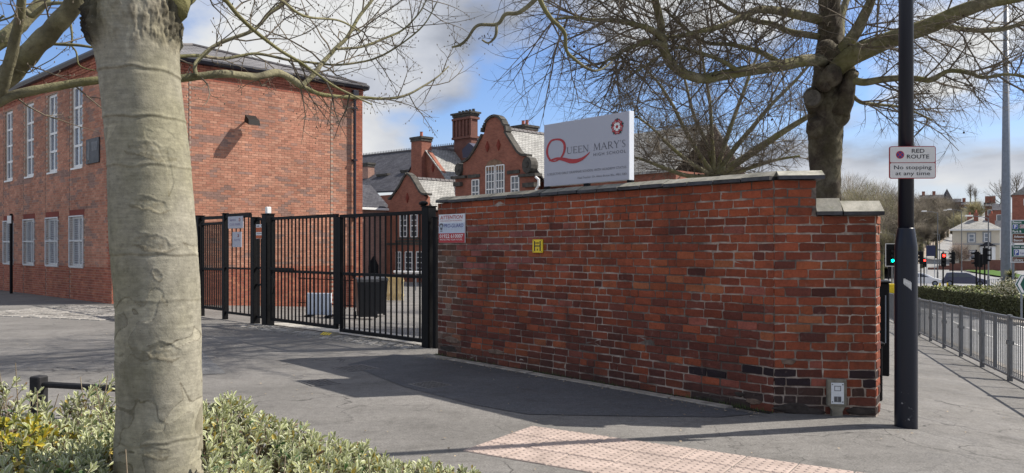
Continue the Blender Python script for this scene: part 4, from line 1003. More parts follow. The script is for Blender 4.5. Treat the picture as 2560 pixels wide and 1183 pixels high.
xd = FR_R.loc(883, 400)[0]; mb = MB(FR_R.M()); mb.tube([(xd, -.10, -.6), (xd, -.10, 6.75)], .05, 10); mb.cbox(xd - .11, xd + .11, -.2, -.02, 6.75, 7.05, .02)
for z in (.6, 2.6, 4.6, 6.4): mb.box(xd - .08, xd + .08, -.16, -.01, z, z + .05)
mb.v = [hl(v) for v in mb.v]; mb.build('downpipe', GUT, hall)
# floodlight on the lit wall and plaque on the shaded wall
x, z = FR_R.loc(618, 300); t = thing('floodlight', 'black wall mounted floodlight on the sunlit brick wall', 'floodlight', FR_R.w(x, 0, z), FR_R.rot)
mb = MB(); mb.tube([(0, -.005, .0), (.0, -.22, .10)], .03, 8); mb.build('bracket', M['black_paint'], t)
mb = MB(); mb.hexa([(-.19, -.52, -.22), (.19, -.52, -.22), (.19, -.20, -.10), (-.19, -.20, -.10), (-.18, -.49, -.06), (.18, -.49, -.06), (.17, -.22, .12), (-.17, -.22, .12)]); mb.build('housing', plain('floodlight_case', (.018, .015, .014), .6, .2), t)
x0, zt = FR_L.loc(219, 350); x1, zb = FR_L.loc(251, 406); t = thing('wall_plaque', 'dark square plaque high on the shaded brick wall', 'plaque', FR_L.w(x0, -.05, zb), FR_L.rot)
mb = MB(); w = x1 - x0; h = zt - zb; mb.cbox(0, w, 0, .045, 0, h, .01); pq = mb.build('panel', plain('bronze_plaque', (.045, .045, .048), .5, .5, .3, var=.5, scale=5), t)
mb = MB(); mb.box(w * .1, w * .3, -.004, -.0002, h * .15, h * .9); mb.box(w * .45, w * .9, -.004, -.0002, h * .5, h * .85); mb.build('relief', plain('bronze_relief', (.10, .10, .105), .5, .5, .3, var=.4, scale=8), pq)
q = Gd(28, 734); t = thing('sign_post', 'thin black post with small white plate before the shaded brick hall', 'sign post', q)
mb = MB(); mb.tube([(0, 0, -.1), (0, 0, 2.75)], .05, 10); mb.build('shaft', M['black_paint'], t); mb = MB(); mb.cbox(-.10, .04, -.07, -.055, 2.42, 2.68, .003); mb.build('plate', M['white_paint'], t)

# ---------------------------------------------------------------- the school behind
S0 = P(1030, 705, 65); SG_ = Fr((S0.x, S0.y, S0.z), (.7071, -.7071)); EY = SG_.ey
school = thing('old_school', 'gabled red brick school with slate roofs, stone copings and tall chimneys', 'building', SG_.o)
so = Vector(SG_.o)
def sl_(v): return tuple(Vector(v) - so)
def depthfr(d): return Fr(SG_.o + EY * d, SG_.ex[:2])
def outline(fr, pts): return [fr.loc(u, v) for u, v in pts]
def gable(fr, px, depth, name='gable', mat=None, holes=()):
    pts = outline(fr, px); mb = MB(fr.M()); mb.prism(pts, 0, depth); mb.v = [sl_(v) for v in mb.v]; return mb.build(name, mat or M['school_brick'], school, uv=True), pts
def coping_line(fr, px, w=.30, hgt=.16, d0=-.14, d1=.42, name='gable_coping', mat=None):
    pts = outline(fr, px); mb = MB(fr.M())
    for a, b in zip(pts, pts[1:]):
        dx, dz = b[0] - a[0], b[1] - a[1]; l = math.hypot(dx, dz); nx, nz_ = -dz / l * hgt, dx / l * hgt
        if nz_ < 0 and abs(nz_) > .05: nx, nz_ = -nx, -nz_
        q = [(a[0], a[1]), (b[0], b[1]), (b[0] + nx, b[1] + nz_), (a[0] + nx, a[1] + nz_)]
        mb.hexa([(q[0][0], d0, q[0][1]), (q[1][0], d0, q[1][1]), (q[1][0], d1, q[1][1]), (q[0][0], d1, q[0][1]), (q[3][0], d0, q[3][1]), (q[2][0], d0, q[2][1]), (q[2][0], d1, q[2][1]), (q[3][0], d1, q[3][1])])
    mb.v = [sl_(v) for v in mb.v]; return mb.build(name, mat or M['dark_stone'], school)
def gable_roof(fr, apex, left, right, d0, d1, matL, matR, name='roof', sag=.12):
    a = fr.loc(*apex); l = fr.loc(*left); r = fr.loc(*right); mbs = []
    for q, mt in ((l, matL), (r, matR)):
        mb = MB(fr.M()); p = [(a[0], d0, a[1] - .05), (q[0], d0, q[1] - .05), (q[0], d1, q[1] - .05), (a[0], d1, a[1] - .05)]
        if q is r: p = p[::-1]
        mb.hexa([(x, y, z - .12) for x, y, z in p] + p); mb.v = [sl_(v) for v in mb.v]; mbs.append(mb.build(name, mt, school, uv=True))
    mb = MB(fr.M()); n = int((d1 - d0) / .45)
    for i in range(n): y = d0 + (d1 - d0) * i / n; mb.hexa([(a[0] - .16, y, a[1] - .12), (a[0] + .16, y, a[1] - .12), (a[0] + .16, y + .42, a[1] - .12), (a[0] - .16, y + .42, a[1] - .12), (a[0] - .05, y, a[1] + .08), (a[0] + .05, y, a[1] + .08), (a[0] + .05, y + .42, a[1] + .06), (a[0] - .05, y + .42, a[1] + .06)])
    mb.v = [sl_(v) for v in mb.v]; mb.build('ridge_tiles', M['ridge'], mbs[1]); return mbs
f0 = depthfr(0)
def swin(fr, u0, u1, vt, vb, cols, rows, off=-.04, um=None):
    um = um or (u0 + u1) / 2; x0 = fr.loc(u0, vt)[0]; x1 = fr.loc(u1, vt)[0]; z0 = fr.loc(um, vb)[1]; z1 = fr.loc(um, vt)[1]
    mb = MB(fr.M()); f = .075
    mb.box(x0 - .06, x1 + .06, .005 - .01, .02 - .005, z0 - .02, z1 + .02)
    mb.v = [sl_(v) for v in mb.v]; g = mb.build('window', M['glass'], school)
    m2 = MB(fr.M())
    for i in range(cols + 1):
        x = x0 + (x1 - x0) * i / cols; k = f if i in (0, cols) else f * .6; m2.box(x - k / 2, x + k / 2, -.06, -.008, z0, z1)
    for j in range(rows + 1):
        z = z0 + (z1 - z0) * j / rows; k = f if j in (0, rows) or j == rows // 2 else f * .6; m2.box(x0, x1, -.058, -.008, z - k / 2, z + k / 2)
    m2.v = [sl_(v) for v in m2.v]; m2.build('frame', M['white_paint'], g)
    m3 = MB(fr.M()); m3.box(x0 - .15, x1 + .15, -.12, .0, z0 - .20, z0 - .06); m3.v = [sl_(v) for v in m3.v]; m3.build('sill', M['dark_stone'], g); return g
# small gable seen over the gates
gable(f0, [(966, 712), (966, 528), (970, 514), (978, 500), (996, 472), (1008, 450), (1017, 437), (1026, 442), (1040, 466), (1056, 486), (1064, 492), (1066, 712)], .45)
coping_line(f0, [(973, 500), (979, 495), (985, 489), (1000, 468), (1010, 448), (1018, 436)]); coping_line(f0, [(1018, 436), (1027, 442), (1040, 463), (1050, 481), (1058, 488), (1070, 488)])
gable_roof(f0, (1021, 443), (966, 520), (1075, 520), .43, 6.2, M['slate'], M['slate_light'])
for (a, b) in ((1001, 1018), (1028, 1044)): swin(f0, a, b, 537, 592, 2, 4)
for (a, b) in ((991, 1003), (1014, 1031), (1042, 1058)): swin(f0, a, b, 630, 684, 2, 4)
mb = MB(f0.M()); x0, z0 = f0.loc(990, 606); x1, _ = f0.loc(1064, 606); mb.box(x0, x1, -.1, -.0, z0, z0 + .18); x0 = f0.loc(968, 606)[0]; mb.box(x0, x1, -.06, -.0, z0 - .22, z0 - .05); mb.v = [sl_(v) for v in mb.v]; mb.build('string_course', M['dark_stone'], school)
# main shaped gable
mg = [(1138, 712), (1138, 446), (1156, 440), (1158, 408), (1166, 404), (1174, 398), (1186, 380), (1198, 358), (1208, 338), (1213, 326), (1214, 312), (1220, 301), (1229, 295), (1238, 293), (1247, 296), (1254, 304), (1258, 316), (1260, 328), (1270, 344), (1284, 366), (1294, 382), (1304, 390), (1314, 392), (1316, 432), (1336, 436), (1336, 712)]
gable(f0, mg, .5)
coping_line(f0, [(1157, 408), (1166, 404), (1174, 398), (1186, 380), (1198, 358), (1208, 338)]); coping_line(f0, [(1208, 331), (1209, 320), (1214, 318), (1216, 308), (1222, 300), (1230, 294), (1238, 292), (1247, 295), (1254, 303), (1258, 314), (1263, 316), (1265, 330)], hgt=.17)
coping_line(f0, [(1262, 330), (1270, 344), (1284, 366), (1294, 382), (1304, 390), (1320, 391)])
for u, v, r in ((1150, 424, .38), (1322, 413, .46)):
    x, z = f0.loc(u, v); mb = MB(f0.M()); mb.prism([(x + r * math.cos(-k * .4488), z + 1.25 * r * math.sin(-k * .4488)) for k in range(14)], -.22, .45); mb.prism([(x + r * .4 * math.cos(-k * .785), z + r * .4 * math.sin(-k * .785)) for k in range(8)], -.28, -.221)
    mb.box(x - .8, x + .8, -.25, .5, z - 1.25 * r - .22, z - 1.25 * r - .02); mb.v = [sl_(v) for v in mb.v]; mb.build('scroll_kneeler', M['dark_stone'], school)
for u0, u1, v in ((1140, 1157, 462), (1313, 1342, 464)):
    x0, z = f0.loc(u0, v); x1, _ = f0.loc(u1, v); mb = MB(f0.M()); mb.box(x0, x1, -.3, .4, z - .15, z + .15); mb.v = [sl_(v) for v in mb.v]; mb.build('string_course', M['dark_stone'], school)
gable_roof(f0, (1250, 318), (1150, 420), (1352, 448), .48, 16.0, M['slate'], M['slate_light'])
# arched window group
cx0, cx1 = 1217, 1259; ar = [(1213, 428), (1215, 414), (1222, 404), (1237, 398), (1252, 403), (1259, 412), (1261, 425)]
pts = outline(f0, [(1213, 428)] + ar[1:] + [(1261, 425)]); mb = MB(f0.M()); mb.prism(pts[::-1], -.05, -.002); mb.v = [sl_(v) for v in mb.v]; mb.build('arch_stone', plain('brown_stone', (.20, .13, .085), .9, .2, var=.3, scale=3), school)
swin(f0, 1216, 1237, 416, 512, 3, 5); swin(f0, 1241, 1261, 413, 510, 3, 5); swin(f0, 1181, 1198, 450, 512, 2, 4); swin(f0, 1279, 1298, 441, 506, 2, 4)
for a, b, v in ((1171, 1200, 446), (1269, 1300, 436)):
    x0, z = f0.loc(a, v); x1, _ = f0.loc(b, v); mb = MB(f0.M()); mb.box(x0, x1, -.09, -.001, z, z + .24); mb.v = [sl_(v) for v in mb.v]; mb.build('lintel', M['dark_stone'], school)
def diamond(fr, u, v, s=.27):
    x, z = fr.loc(u, v); mb = MB(fr.M())
    for k in (1.0, .6): mb.prism([(x, z - s * 1.5 * k), (x + s * .75 * k, z), (x, z + s * 1.5 * k), (x - s * .75 * k, z)], -.07 if k == 1 else -.10, -.002 if k == 1 else -.071, (1, 1, 1))
    mb.v = [sl_(v) for v in mb.v]; mb.build('diamond_panel', plain('moulded_red_brick', (.20, .045, .032), .8, .2) if 'moulded_red_brick' not in bpy.data.materials else bpy.data.materials['moulded_red_brick'], school)
for u, v in ((1219, 367), (1247, 363), (1019, 495)): diamond(f0, u, v)
# gable with the broad chimney
f1 = depthfr(5.5)
gable(f1, [(1017, 530), (1017, 432), (1044, 388), (1058, 372), (1072, 380), (1118, 447), (1118, 530)], .4)
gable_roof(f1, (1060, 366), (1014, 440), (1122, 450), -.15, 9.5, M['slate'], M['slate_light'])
for u, v in ((1038, 425), (1083, 420)): diamond(f1, u, v, .25)
def stack(fr, u0, u1, vt, vb, d0, d1, pots=(), name='chimney', capm=None, mat=None):
    x0, zt = fr.loc(u0, vt); x1, zb = fr.loc(u1, vb); mb = MB(fr.M()); mb.box(x0, x1, d0, d1, zb, zt); mb.v = [sl_(v) for v in mb.v]; c = mb.build(name, mat or M['school_brick'], school, uv=True)
    mb = MB(fr.M()); mb.box(x0 - .12, x1 + .12, d0 - .12, d1 + .12, zt - .02, zt + .16); mb.box(x0 - .06, x1 + .06, d0 - .06, d1 + .06, zt - .25, zt - .021); mb.v = [sl_(v) for v in mb.v]; mb.build('chimney_cap', capm or M['dark_stone'], c)
    for p in pots:
        mb = MB(fr.M()); x = x0 + (x1 - x0) * p; mb.lathe([(.17, zt + .16), (.14, zt + .3), (.13, zt + .62), (.16, zt + .66)], 8, (x, (d0 + d1) / 2, 0)); mb.v = [sl_(v) for v in mb.v]; mb.build('chimney_pot', M['terracotta'], c)
    return c, x0, x1, zt, zb
stack(f1, 1040, 1066, 350, 470, -.55, .6, (.5,))
# tall ribbed chimney
f2 = depthfr(9)
c, x0, x1, zt, zb = stack(f2, 1135, 1178, 294, 400, 0, .8, (), mat=M['chimney_brick'])
mb = MB(f2.M()); n = 5
for i in range(n + 1): x = x0 + (x1 - x0) * i / n; mb.box(x - .10, x + .10, -.12, -.001, zt - 1.9, zt - .35)
for z in (zt - .36, zt - 2.1): mb.box(x0 - .12, x1 + .12, -.2, .95, z, z + .2)
mb.v = [sl_(v) for v in mb.v]; mb.build('chimney_ribs', M['chimney_brick'], c, uv=True)
mb = MB(f2.M()); mb.box(x0 - .22, x1 + .22, -.28, 1.05, zt + .161, zt + .32)
for i in range(5): x = x0 + (x1 - x0) * (i + .5) / 5; mb.lathe([(.16, zt + .34), (.13, zt + .55), (.15, zt + .6)], 8, (x, .5, 0))
mb.v = [sl_(v) for v in mb.v]; mb.build('chimney_pots', M['dark_stone'], c)
# long slate roof behind, its ridge crest, small stacks
def roof_quad(fr_e, e0, e1, fr_r, r0, r1, mat, name='roof'):
    a = fr_e.w(*[fr_e.loc(*e0)[0], 0, fr_e.loc(*e0)[1]]); b = fr_e.w(*[fr_e.loc(*e1)[0], 0, fr_e.loc(*e1)[1]]); c_ = fr_r.w(*[fr_r.loc(*r1)[0], 0, fr_r.loc(*r1)[1]]); d = fr_r.w(*[fr_r.loc(*r0)[0], 0, fr_r.loc(*r0)[1]])
    mb = MB(); p = [sl_(q) for q in (a, b, c_, d)]; mb.hexa([(x, y, z - .15) for x, y, z in p] + p); return mb.build(name, mat, school, uv=True), (a, b, c_, d)
f3, f4 = depthfr(5.7), depthfr(14)
rq, (a, b, c_, d) = roof_quad(f3, (860, 482), (1150, 470), f4, (860, 396), (1196, 358), M['slate'])
mb = MB(); L_ = (c_ - d).length; n = int(L_ / .3); e = (c_ - d) / n
for i in range(n): p = d + e * (i + .5); q = Vector(sl_(p)); mb.box(q.x - .035, q.x + .035, q.y - .035, q.y + .035, q.z, q.z + .32)
mb.tube([sl_(d + Vector((0, 0, .05))), sl_(c_ + Vector((0, 0, .05)))], .1, 6); mb.build('ridge_crest', M['ridge'], rq)
mb = MB(f3.M()); x0, zt = f3.loc(860, 484); x1, z1 = f3.loc(1150, 473); mb.box(x0, x1, .3, 5.8, -2, min(zt, z1)); mb.v = [sl_(v) for v in mb.v]; mb.build('wall', M['school_brick'], school, uv=True)
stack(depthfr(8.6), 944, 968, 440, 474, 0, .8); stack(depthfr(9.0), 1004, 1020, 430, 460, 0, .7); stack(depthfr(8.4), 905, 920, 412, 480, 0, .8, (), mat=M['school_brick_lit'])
# side wing whose sunny wall is seen through the gates
FL = Fr(f0.w(f0.loc(966, 600)[0], 0, 0), (.7071, .7071)); 
x0, zg = FL.loc(900, 519); x1, _ = FL.loc(964, 524); zg = FL.loc(935, 521)[1]
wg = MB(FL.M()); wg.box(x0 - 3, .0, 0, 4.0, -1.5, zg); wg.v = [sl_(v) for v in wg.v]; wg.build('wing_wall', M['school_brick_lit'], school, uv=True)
mb = MB(FL.M()); p = [(x0 - 3.2, -.25, zg), (.3, -.25, zg), (.3, 2.6, zg + 2.1), (x0 - 3.2, 2.6, zg + 2.1)]; mb.hexa([(x, y, z - .15) for x, y, z in p] + p); mb.v = [sl_(v) for v in mb.v]; mb.build('roof', M['slate'], school, uv=True)
mb = MB(FL.M()); mb.cbox(x0 - 3.2, .0, -.40, -.26, zg - .16, zg + .02, .02); mb.v = [sl_(v) for v in mb.v]; mb.build('gutter', M['white_paint'], school)
xa_, za_ = FL.loc(921, 700); xb_, _ = FL.loc(946, 700); zt_ = FL.loc(933, 640)[1]; xm_ = (xa_ + xb_) / 2
mb = MB(FL.M()); mb.prism([(xa_, -1.4), (xb_, -1.4), (xb_, zt_ - .8), (xb_ - .3, zt_ - .25), (xm_, zt_), (xa_ + .3, zt_ - .25), (xa_, zt_ - .8)], -.03, -.002); mb.v = [sl_(v) for v in mb.v]; mb.build('archway', plain('dark_archway', (.015, .014, .016), .9), school)
# range to the right of the main gable, behind the sign
f5 = depthfr(3); xr0 = f5.loc(1330, 470)[0]; xr1 = xr0 + 12.5; ze = f5.loc(1345, 452)[1]
mb = MB(f5.M()); mb.box(xr0, xr1, 0, 9, -2, ze - .02); mb.v = [sl_(v) for v in mb.v]; mb.build('wall', M['school_brick'], school, uv=True)
mb = MB(f5.M()); p = [(xr0, -.3, ze), (xr1, -.3, ze), (xr1, 4.6, ze + 3.4), (xr0, 4.6, ze + 3.4)]; mb.hexa([(x, y, z - .15) for x, y, z in p] + p); p = [(xr0, 4.6, ze + 3.4), (xr1, 4.6, ze + 3.4), (xr1, 9.3, ze), (xr0, 9.3, ze)]; mb.hexa([(x, y, z - .15) for x, y, z in p] + p); mb.v = [sl_(v) for v in mb.v]; mb.build('roof', M['slate_light'], school, uv=True)
for k in range(3): c0 = xr0 + 3.0 + k * 3.4; um = 0; mb = MB(f5.M()); mb.box(c0 - .6, c0 + .6, -.03, -.001, ze - 3.2, ze - .9); mb.v = [sl_(v) for v in mb.v]; g = mb.build('window', M['glass'], school); mb = MB(f5.M()); [mb.box(c0 - .6 + .4 * i - .03, c0 - .6 + .4 * i + .03, -.06, -.031, ze - 3.2, ze - .9) for i in range(4)]; [mb.box(c0 - .6, c0 + .6, -.058, -.031, ze - 3.2 + .57 * i - .03, ze - 3.2 + .57 * i + .03) for i in range(5)]; mb.v = [sl_(v) for v in mb.v]; mb.build('frame', M['white_paint'], g)
mb = MB(f0.M()); x, z = f0.loc(1347, 446); mb.tube([(x - .2, -.1, z + .1), (x + .1, -.12, z - .1), (x + .1, -.12, z - .5), (x - .15, -.12, z - .75), (x - .15, -.12, z - 4)], .09, 8); mb.v = [sl_(v) for v in mb.v]; mb.build('downpipe', M['white_paint'], school)
c, *_ = stack(depthfr(9), 1281, 1312, 320, 350, 0, 1.6, (.35, .65)); 
x, z = f5.loc(1351, 335); mb = MB(depthfr(6).M()); mb.prism([(x - .7, z - 1.2), (x + .7, z - 1.2), (x + .7, z - .3), (x, z + .5), (x - .7, z - .3)], 0, 1.2); mb.v = [sl_(v) for v in mb.v]; mb.build('roof_vent', plain('dark_lead', (.05, .05, .08), .6), school)
x, z = depthfr(7).loc(1172, 370); mb = MB(depthfr(7).M()); mb.prism([(x - .8, z - .8), (x + .8, z - .8), (x + .9, z - .1), (x, z + .45), (x - .9, z - .1)], 0, 1.6); mb.v = [sl_(v) for v in mb.v]; mb.build('roof_vent', bpy.data.materials['dark_lead'], school)

# ---------------------------------------------------------------- things standing in the yard
def yard(u, Y): x = (u - 1280) / F * Y; return Vector((x, Y, gz(x, Y)))
q = yard(797, 20.5); t = thing('display_board', 'white freestanding board behind the tall gates', 'board', q, math.atan2(-.25, 1)); w = 66 / F * 20.5; zt = P(797, 733, 20.5).z - q.z
mb = MB(); mb.cbox(-w / 2, w / 2, 0, .06, .06, zt, .01); mb.build('panel', plain('blue_white_panel', (.62, .68, .78), .4, .4, var=.05), t)
for s_ in (-1, 1): mb = MB(); mb.cbox(s_ * w * .42 - .03, s_ * w * .42 + .03, -.2, .3, 0, .059, .01); mb.build('foot', M['black_paint'], t)
BIN = plain('black_bin_plastic', (.014, .015, .018), .45, .5, var=.2)
for u, Y, lab, hh in ((917, 20.6, 'black wheeled bin just behind the gate meeting posts', 1.06), (940, 22.5, 'black wheeled bin further into the yard', 1.1)):
    q = yard(u, Y); t = thing('wheelie_bin', lab, 'bin', q, .3, 'black bins in the yard')
    mb = MB(); mb.hexa([(-.22, -.26, .08), (.22, -.26, .08), (.22, .24, .08), (-.22, .24, .08), (-.28, -.34, hh - .1), (.28, -.34, hh - .1), (.28, .34, hh - .1), (-.28, .34, hh - .1)]); mb.build('body', BIN, t)
    mb = MB(); mb.hexa([(-.30, -.37, hh - .099), (.30, -.37, hh - .099), (.30, .36, hh - .099), (-.30, .36, hh - .099), (-.28, -.34, hh - .03), (.28, -.34, hh - .03), (.27, .33, hh), (-.27, .33, hh)]); mb.build('lid', BIN, t)
    for s_ in (-1, 1): mb = MB(); mb.tube([(s_ * .24, .28, .1), (s_ * .30, .28, .1)], .10, 10); mb.build('wheel', BIN, t)
a, b = yard(745, 24.8), yard(905, 24.0); t = thing('bow_top_railing', 'low black bow topped railing in front of the sunlit hall wall', 'railing', a, math.atan2(b.y - a.y, b.x - a.x)); L_ = (b - a).length
for z in (.2, .95): mb = MB(); mb.tube([(0, 0, z), (L_, 0, z - .15 * (b.z - a.z) * 0 + (b.z - a.z))], .016, 6); mb.build('rail', M['black_paint'], t)
n = int(L_ / .30)
for i in range(n):
    x = L_ * (i + .5) / n; dz = (b.z - a.z) * x / L_; mb = MB(); mb.tube([(x - .07, 0, .1 + dz), (x - .07, 0, 1.05 + dz), (x - .05, 0, 1.13 + dz), (x, 0, 1.17 + dz), (x + .05, 0, 1.13 + dz), (x + .07, 0, 1.05 + dz), (x + .07, 0, .1 + dz)], .010, 5); mb.build('bow', M['black_paint'], t)
q = yard(982, 34); w = 56 / F * 34; t = thing('yard_hoarding', 'cream yellow slatted hoarding deep in the yard behind gates', 'hoarding', q, -.2)
n = 9
for i in range(n): mb = MB(); mb.cbox(-w / 2 + w * i / n + .01, -w / 2 + w * (i + 1) / n - .01, 0, .04, .05, 1.05 + rng.uniform(-.02, .02), .004); mb.build('plank', plain('cream_board', (.60, .50, .27), .8, var=.15) if i == 0 else bpy.data.materials['cream_board'], t)
for z in (.25, .85): mb = MB(); mb.box(-w / 2, w / 2, .041, .08, z, z + .08); mb.build('rail', bpy.data.materials['cream_board'], t)
a = yard(985, 48); t = thing('handrail', 'pale metal handrail before the small school gable', 'handrail', a, -.6)
mb = MB(); mb.tube([(0, 0, 1.05), (5.0, 0, 1.05)], .07, 8); mb.build('rail', M['white_paint'], t)
for x in (.1, 1.7, 3.3, 4.9): mb = MB(); mb.tube([(x, 0, -.2), (x, 0, .98)], .03, 6); mb.build('post', M['grey_steel'], t)
# ---------------------------------------------------------------- bare trees
def branch(mb, rng, p, d, r, L, lev, cfg, out=None):
    seg, wob, grav, ratio, nch, ang, sides = cfg[lev]
    n = max(3, int(L / seg)); pts = [Vector(p)]; d = Vector(d).normalized(); dirs = []
    for i in range(n):
        d = (d + Vector((rng.gauss(0, wob), rng.gauss(0, wob), rng.gauss(0, wob) + grav * (i / n)))).normalized(); dirs.append(d); pts.append(pts[-1] + d * (L / n))
    rs = [r * (1 - .72 * i / n) for i in range(n + 1)]
    mb.tube(pts, rs, sides, cap=False)
    if lev + 1 < len(cfg):
        m = nch if isinstance(nch, int) else rng.randint(*nch); side = rng.random() * 6.28
        for c in range(m):
            f = .22 + .76 * (c + rng.random() * .8) / m; i = min(n - 1, int(f * n)); side += 2.4 + rng.gauss(0, .5)
            dd = dirs[i]; a = dd.orthogonal().normalized(); b = dd.cross(a); an = math.radians(rng.uniform(*ang)); s_ = a * math.cos(side) + b * math.sin(side)
            branch(mb, rng, pts[i], dd * math.cos(an) + s_ * math.sin(an), min(rs[i] * .75, cfg_r(cfg, lev, r)), L * ratio * rng.uniform(.65, 1.25) * (1.15 - .5 * f), lev + 1, cfg, out)
    if out is not None and lev == len(cfg) - 1: out.append(pts[-1])
def cfg_r(cfg, lev, r): return r * .62
def limb(mb, pts, Y, rpx, sides=10, k=4, bumps=None, freq=1.6):
    """limb through image points at distance(s) Y; radii in photo pixels"""
    n = len(pts); Ys = Y if isinstance(Y, (list, tuple)) else [Y] * n
    if len(Ys) == 2 and n != 2: Ys = [Ys[0] + (Ys[1] - Ys[0]) * i / (n - 1) for i in range(n)]
    R = rpx if isinstance(rpx, (list, tuple)) else [rpx] * n
    if len(R) == 2 and n != 2: R = [R[0] + (R[1] - R[0]) * i / (n - 1) for i in range(n)]
    w = [P(u, v, y) for (u, v), y in zip(pts, Ys)]; rr = [a * y / F for a, y in zip(R, Ys)]
    q, qr = catmull(w, rr, k)
    if freq > 5: q = [p + noise.noise_vector(p * 3.2) * r * .55 + noise.noise_vector(p * 9) * r * .22 for p, r in zip(q, qr)]
    if bumps: qr = [r * (1 + bumps * noise.noise(p * freq) + (.22 * max(0, noise.noise(p * freq * 1.9) - .25) if freq > 5 else 0)) for p, r in zip(q, qr)]
    mb.tube(q, qr, sides, cap=True); return q, qr
def sprout(mb, rng, q, qr, n, L, cfg, f0=.1, r=None, up=0.0, out=None, bias=None):
    for c in range(n):
        f = f0 + (1 - f0) * (c + rng.random()) / n; i = min(len(q) - 2, int(f * (len(q) - 1))); t = (q[i + 1] - q[i]).normalized(); a = t.orthogonal().normalized(); b = t.cross(a); s_ = rng.random() * 6.28
        an = math.radians(rng.uniform(35, 75)); d = t * math.cos(an) + (a * math.cos(s_) + b * math.sin(s_)) * math.sin(an) + Vector((0, 0, up))
        if bias is not None: d = d + Vector(bias)
        branch(mb, rng, q[i], d, r or qr[i] * .5, L * rng.uniform(.6, 1.3), 0, cfg, out)
def bark(name, c1, c2, c3, scale=3.0, rough=.85, moss=.0):
    t = NT(name); v = t.warp(.25, 3.0); n1 = t.noise(scale, 7, .65, vec=v)
    c = t.ramp(n1, [(.32, c1), (.48, c2), (.62, c3)]); c = t.mix(t.ramp(t.noise(scale * 4, 5, .7), [(.5, 0), (.72, .55)]), c, tuple(k * .45 for k in c1))
    if moss: c = t.mix(t.ramp(t.noise(1.7, 4), [(.42, 0), (.6, moss)]), c, (.17, .165, .05))
    t.set('Base Color', c); t.set('Roughness', rough); t.set('Specular IOR Level', .15); t.bump(t.noise(scale * 9, 6, .7), .6, .02); return t.m
M['bark_far'] = bark('plane_bark_dark', (.045, .038, .03), (.085, .075, .055), (.15, .14, .09), 2.2, moss=.5)
M['bark_trunk'] = bark('old_plane_trunk', (.035, .028, .022), (.065, .052, .040), (.125, .11, .08), 2.6, moss=.12)
M['bark_limb'] = bark('plane_bark_limb', (.10, .09, .06), (.17, .155, .10), (.26, .24, .15), 5, moss=.5)
M['bark_pale'] = bark('plane_bark_pale', (.20, .18, .12), (.31, .285, .20), (.40, .37, .26), 7, moss=.3)
M['twig'] = plain('twig_bark', (.15, .125, .094), .85, .2, var=.3, scale=4)
M['twig_dark'] = plain('dark_twig_bark', (.085, .07, .055), .85, .2, var=.3, scale=4)
M['fruit'] = plain('seed_ball', (.055, .04, .028), .95, .1)

# big plane tree behind the wall
YB = 20.0
pl_o = P(2063, 618, YB); base_z = gz(pl_o.x, YB); big = thing('plane_tree', 'big bare plane tree with knobbly trunk rising behind the wall', 'tree', (0, 0, 0))
rng = random.Random(5)
tr = MB()
q, qr = limb(tr, [(2063, 760), (2063, 600), (2063, 500), (2063, 400), (2064, 320), (2068, 270), (2072, 210), (2074, 150), (2076, 90), (2075, 40), (2072, -30), (2070, -140), (2066, -300)], YB, [44, 40, 37, 37, 41, 46, 40, 38, 30, 27, 25, 20, 12], 40, 14, .10)
for u, v, r, y in ((2034, 244, 24, 19.75), (2040, 262, 26, 19.9), (2062, 205, 22, 19.4), (2080, 190, 24, 19.3), (2110, 180, 26, 19.7), (2098, 290, 26, 19.7), (2100, 250, 22, 19.6), (2040, 320, 24, 19.8), (2066, 130, 26, 19.6), (2090, 140, 24, 19.6)):
    c = P(u, v, y); tr.sphere(c, r / F * YB, 24, 16, sq=(1, .9, 1.15))
limb(tr, [(2100, 285), (2112, 250), (2120, 215), (2130, 190), (2138, 180)], [19.6, 19.2], [24, 22, 18, 15, 12], 12)
tr.v = [tuple(Vector(p) + noise.noise_vector(Vector(p) * 5) * .022 + noise.noise_vector(Vector(p) * 14) * .014) for p in tr.v]
trunk = tr.build('trunk', M['bark_trunk'], big, smooth=True)
st = MB(); c = P(2033, 244, 19.42); st.tube([c + Vector((0, .06, 0)), c + Vector((-.03, -.02, 0))], [.2, .19], 16); st.build('sawn_stub', plain('sawn_wood', (.10, .09, .075), .9, var=.4, scale=12), big)
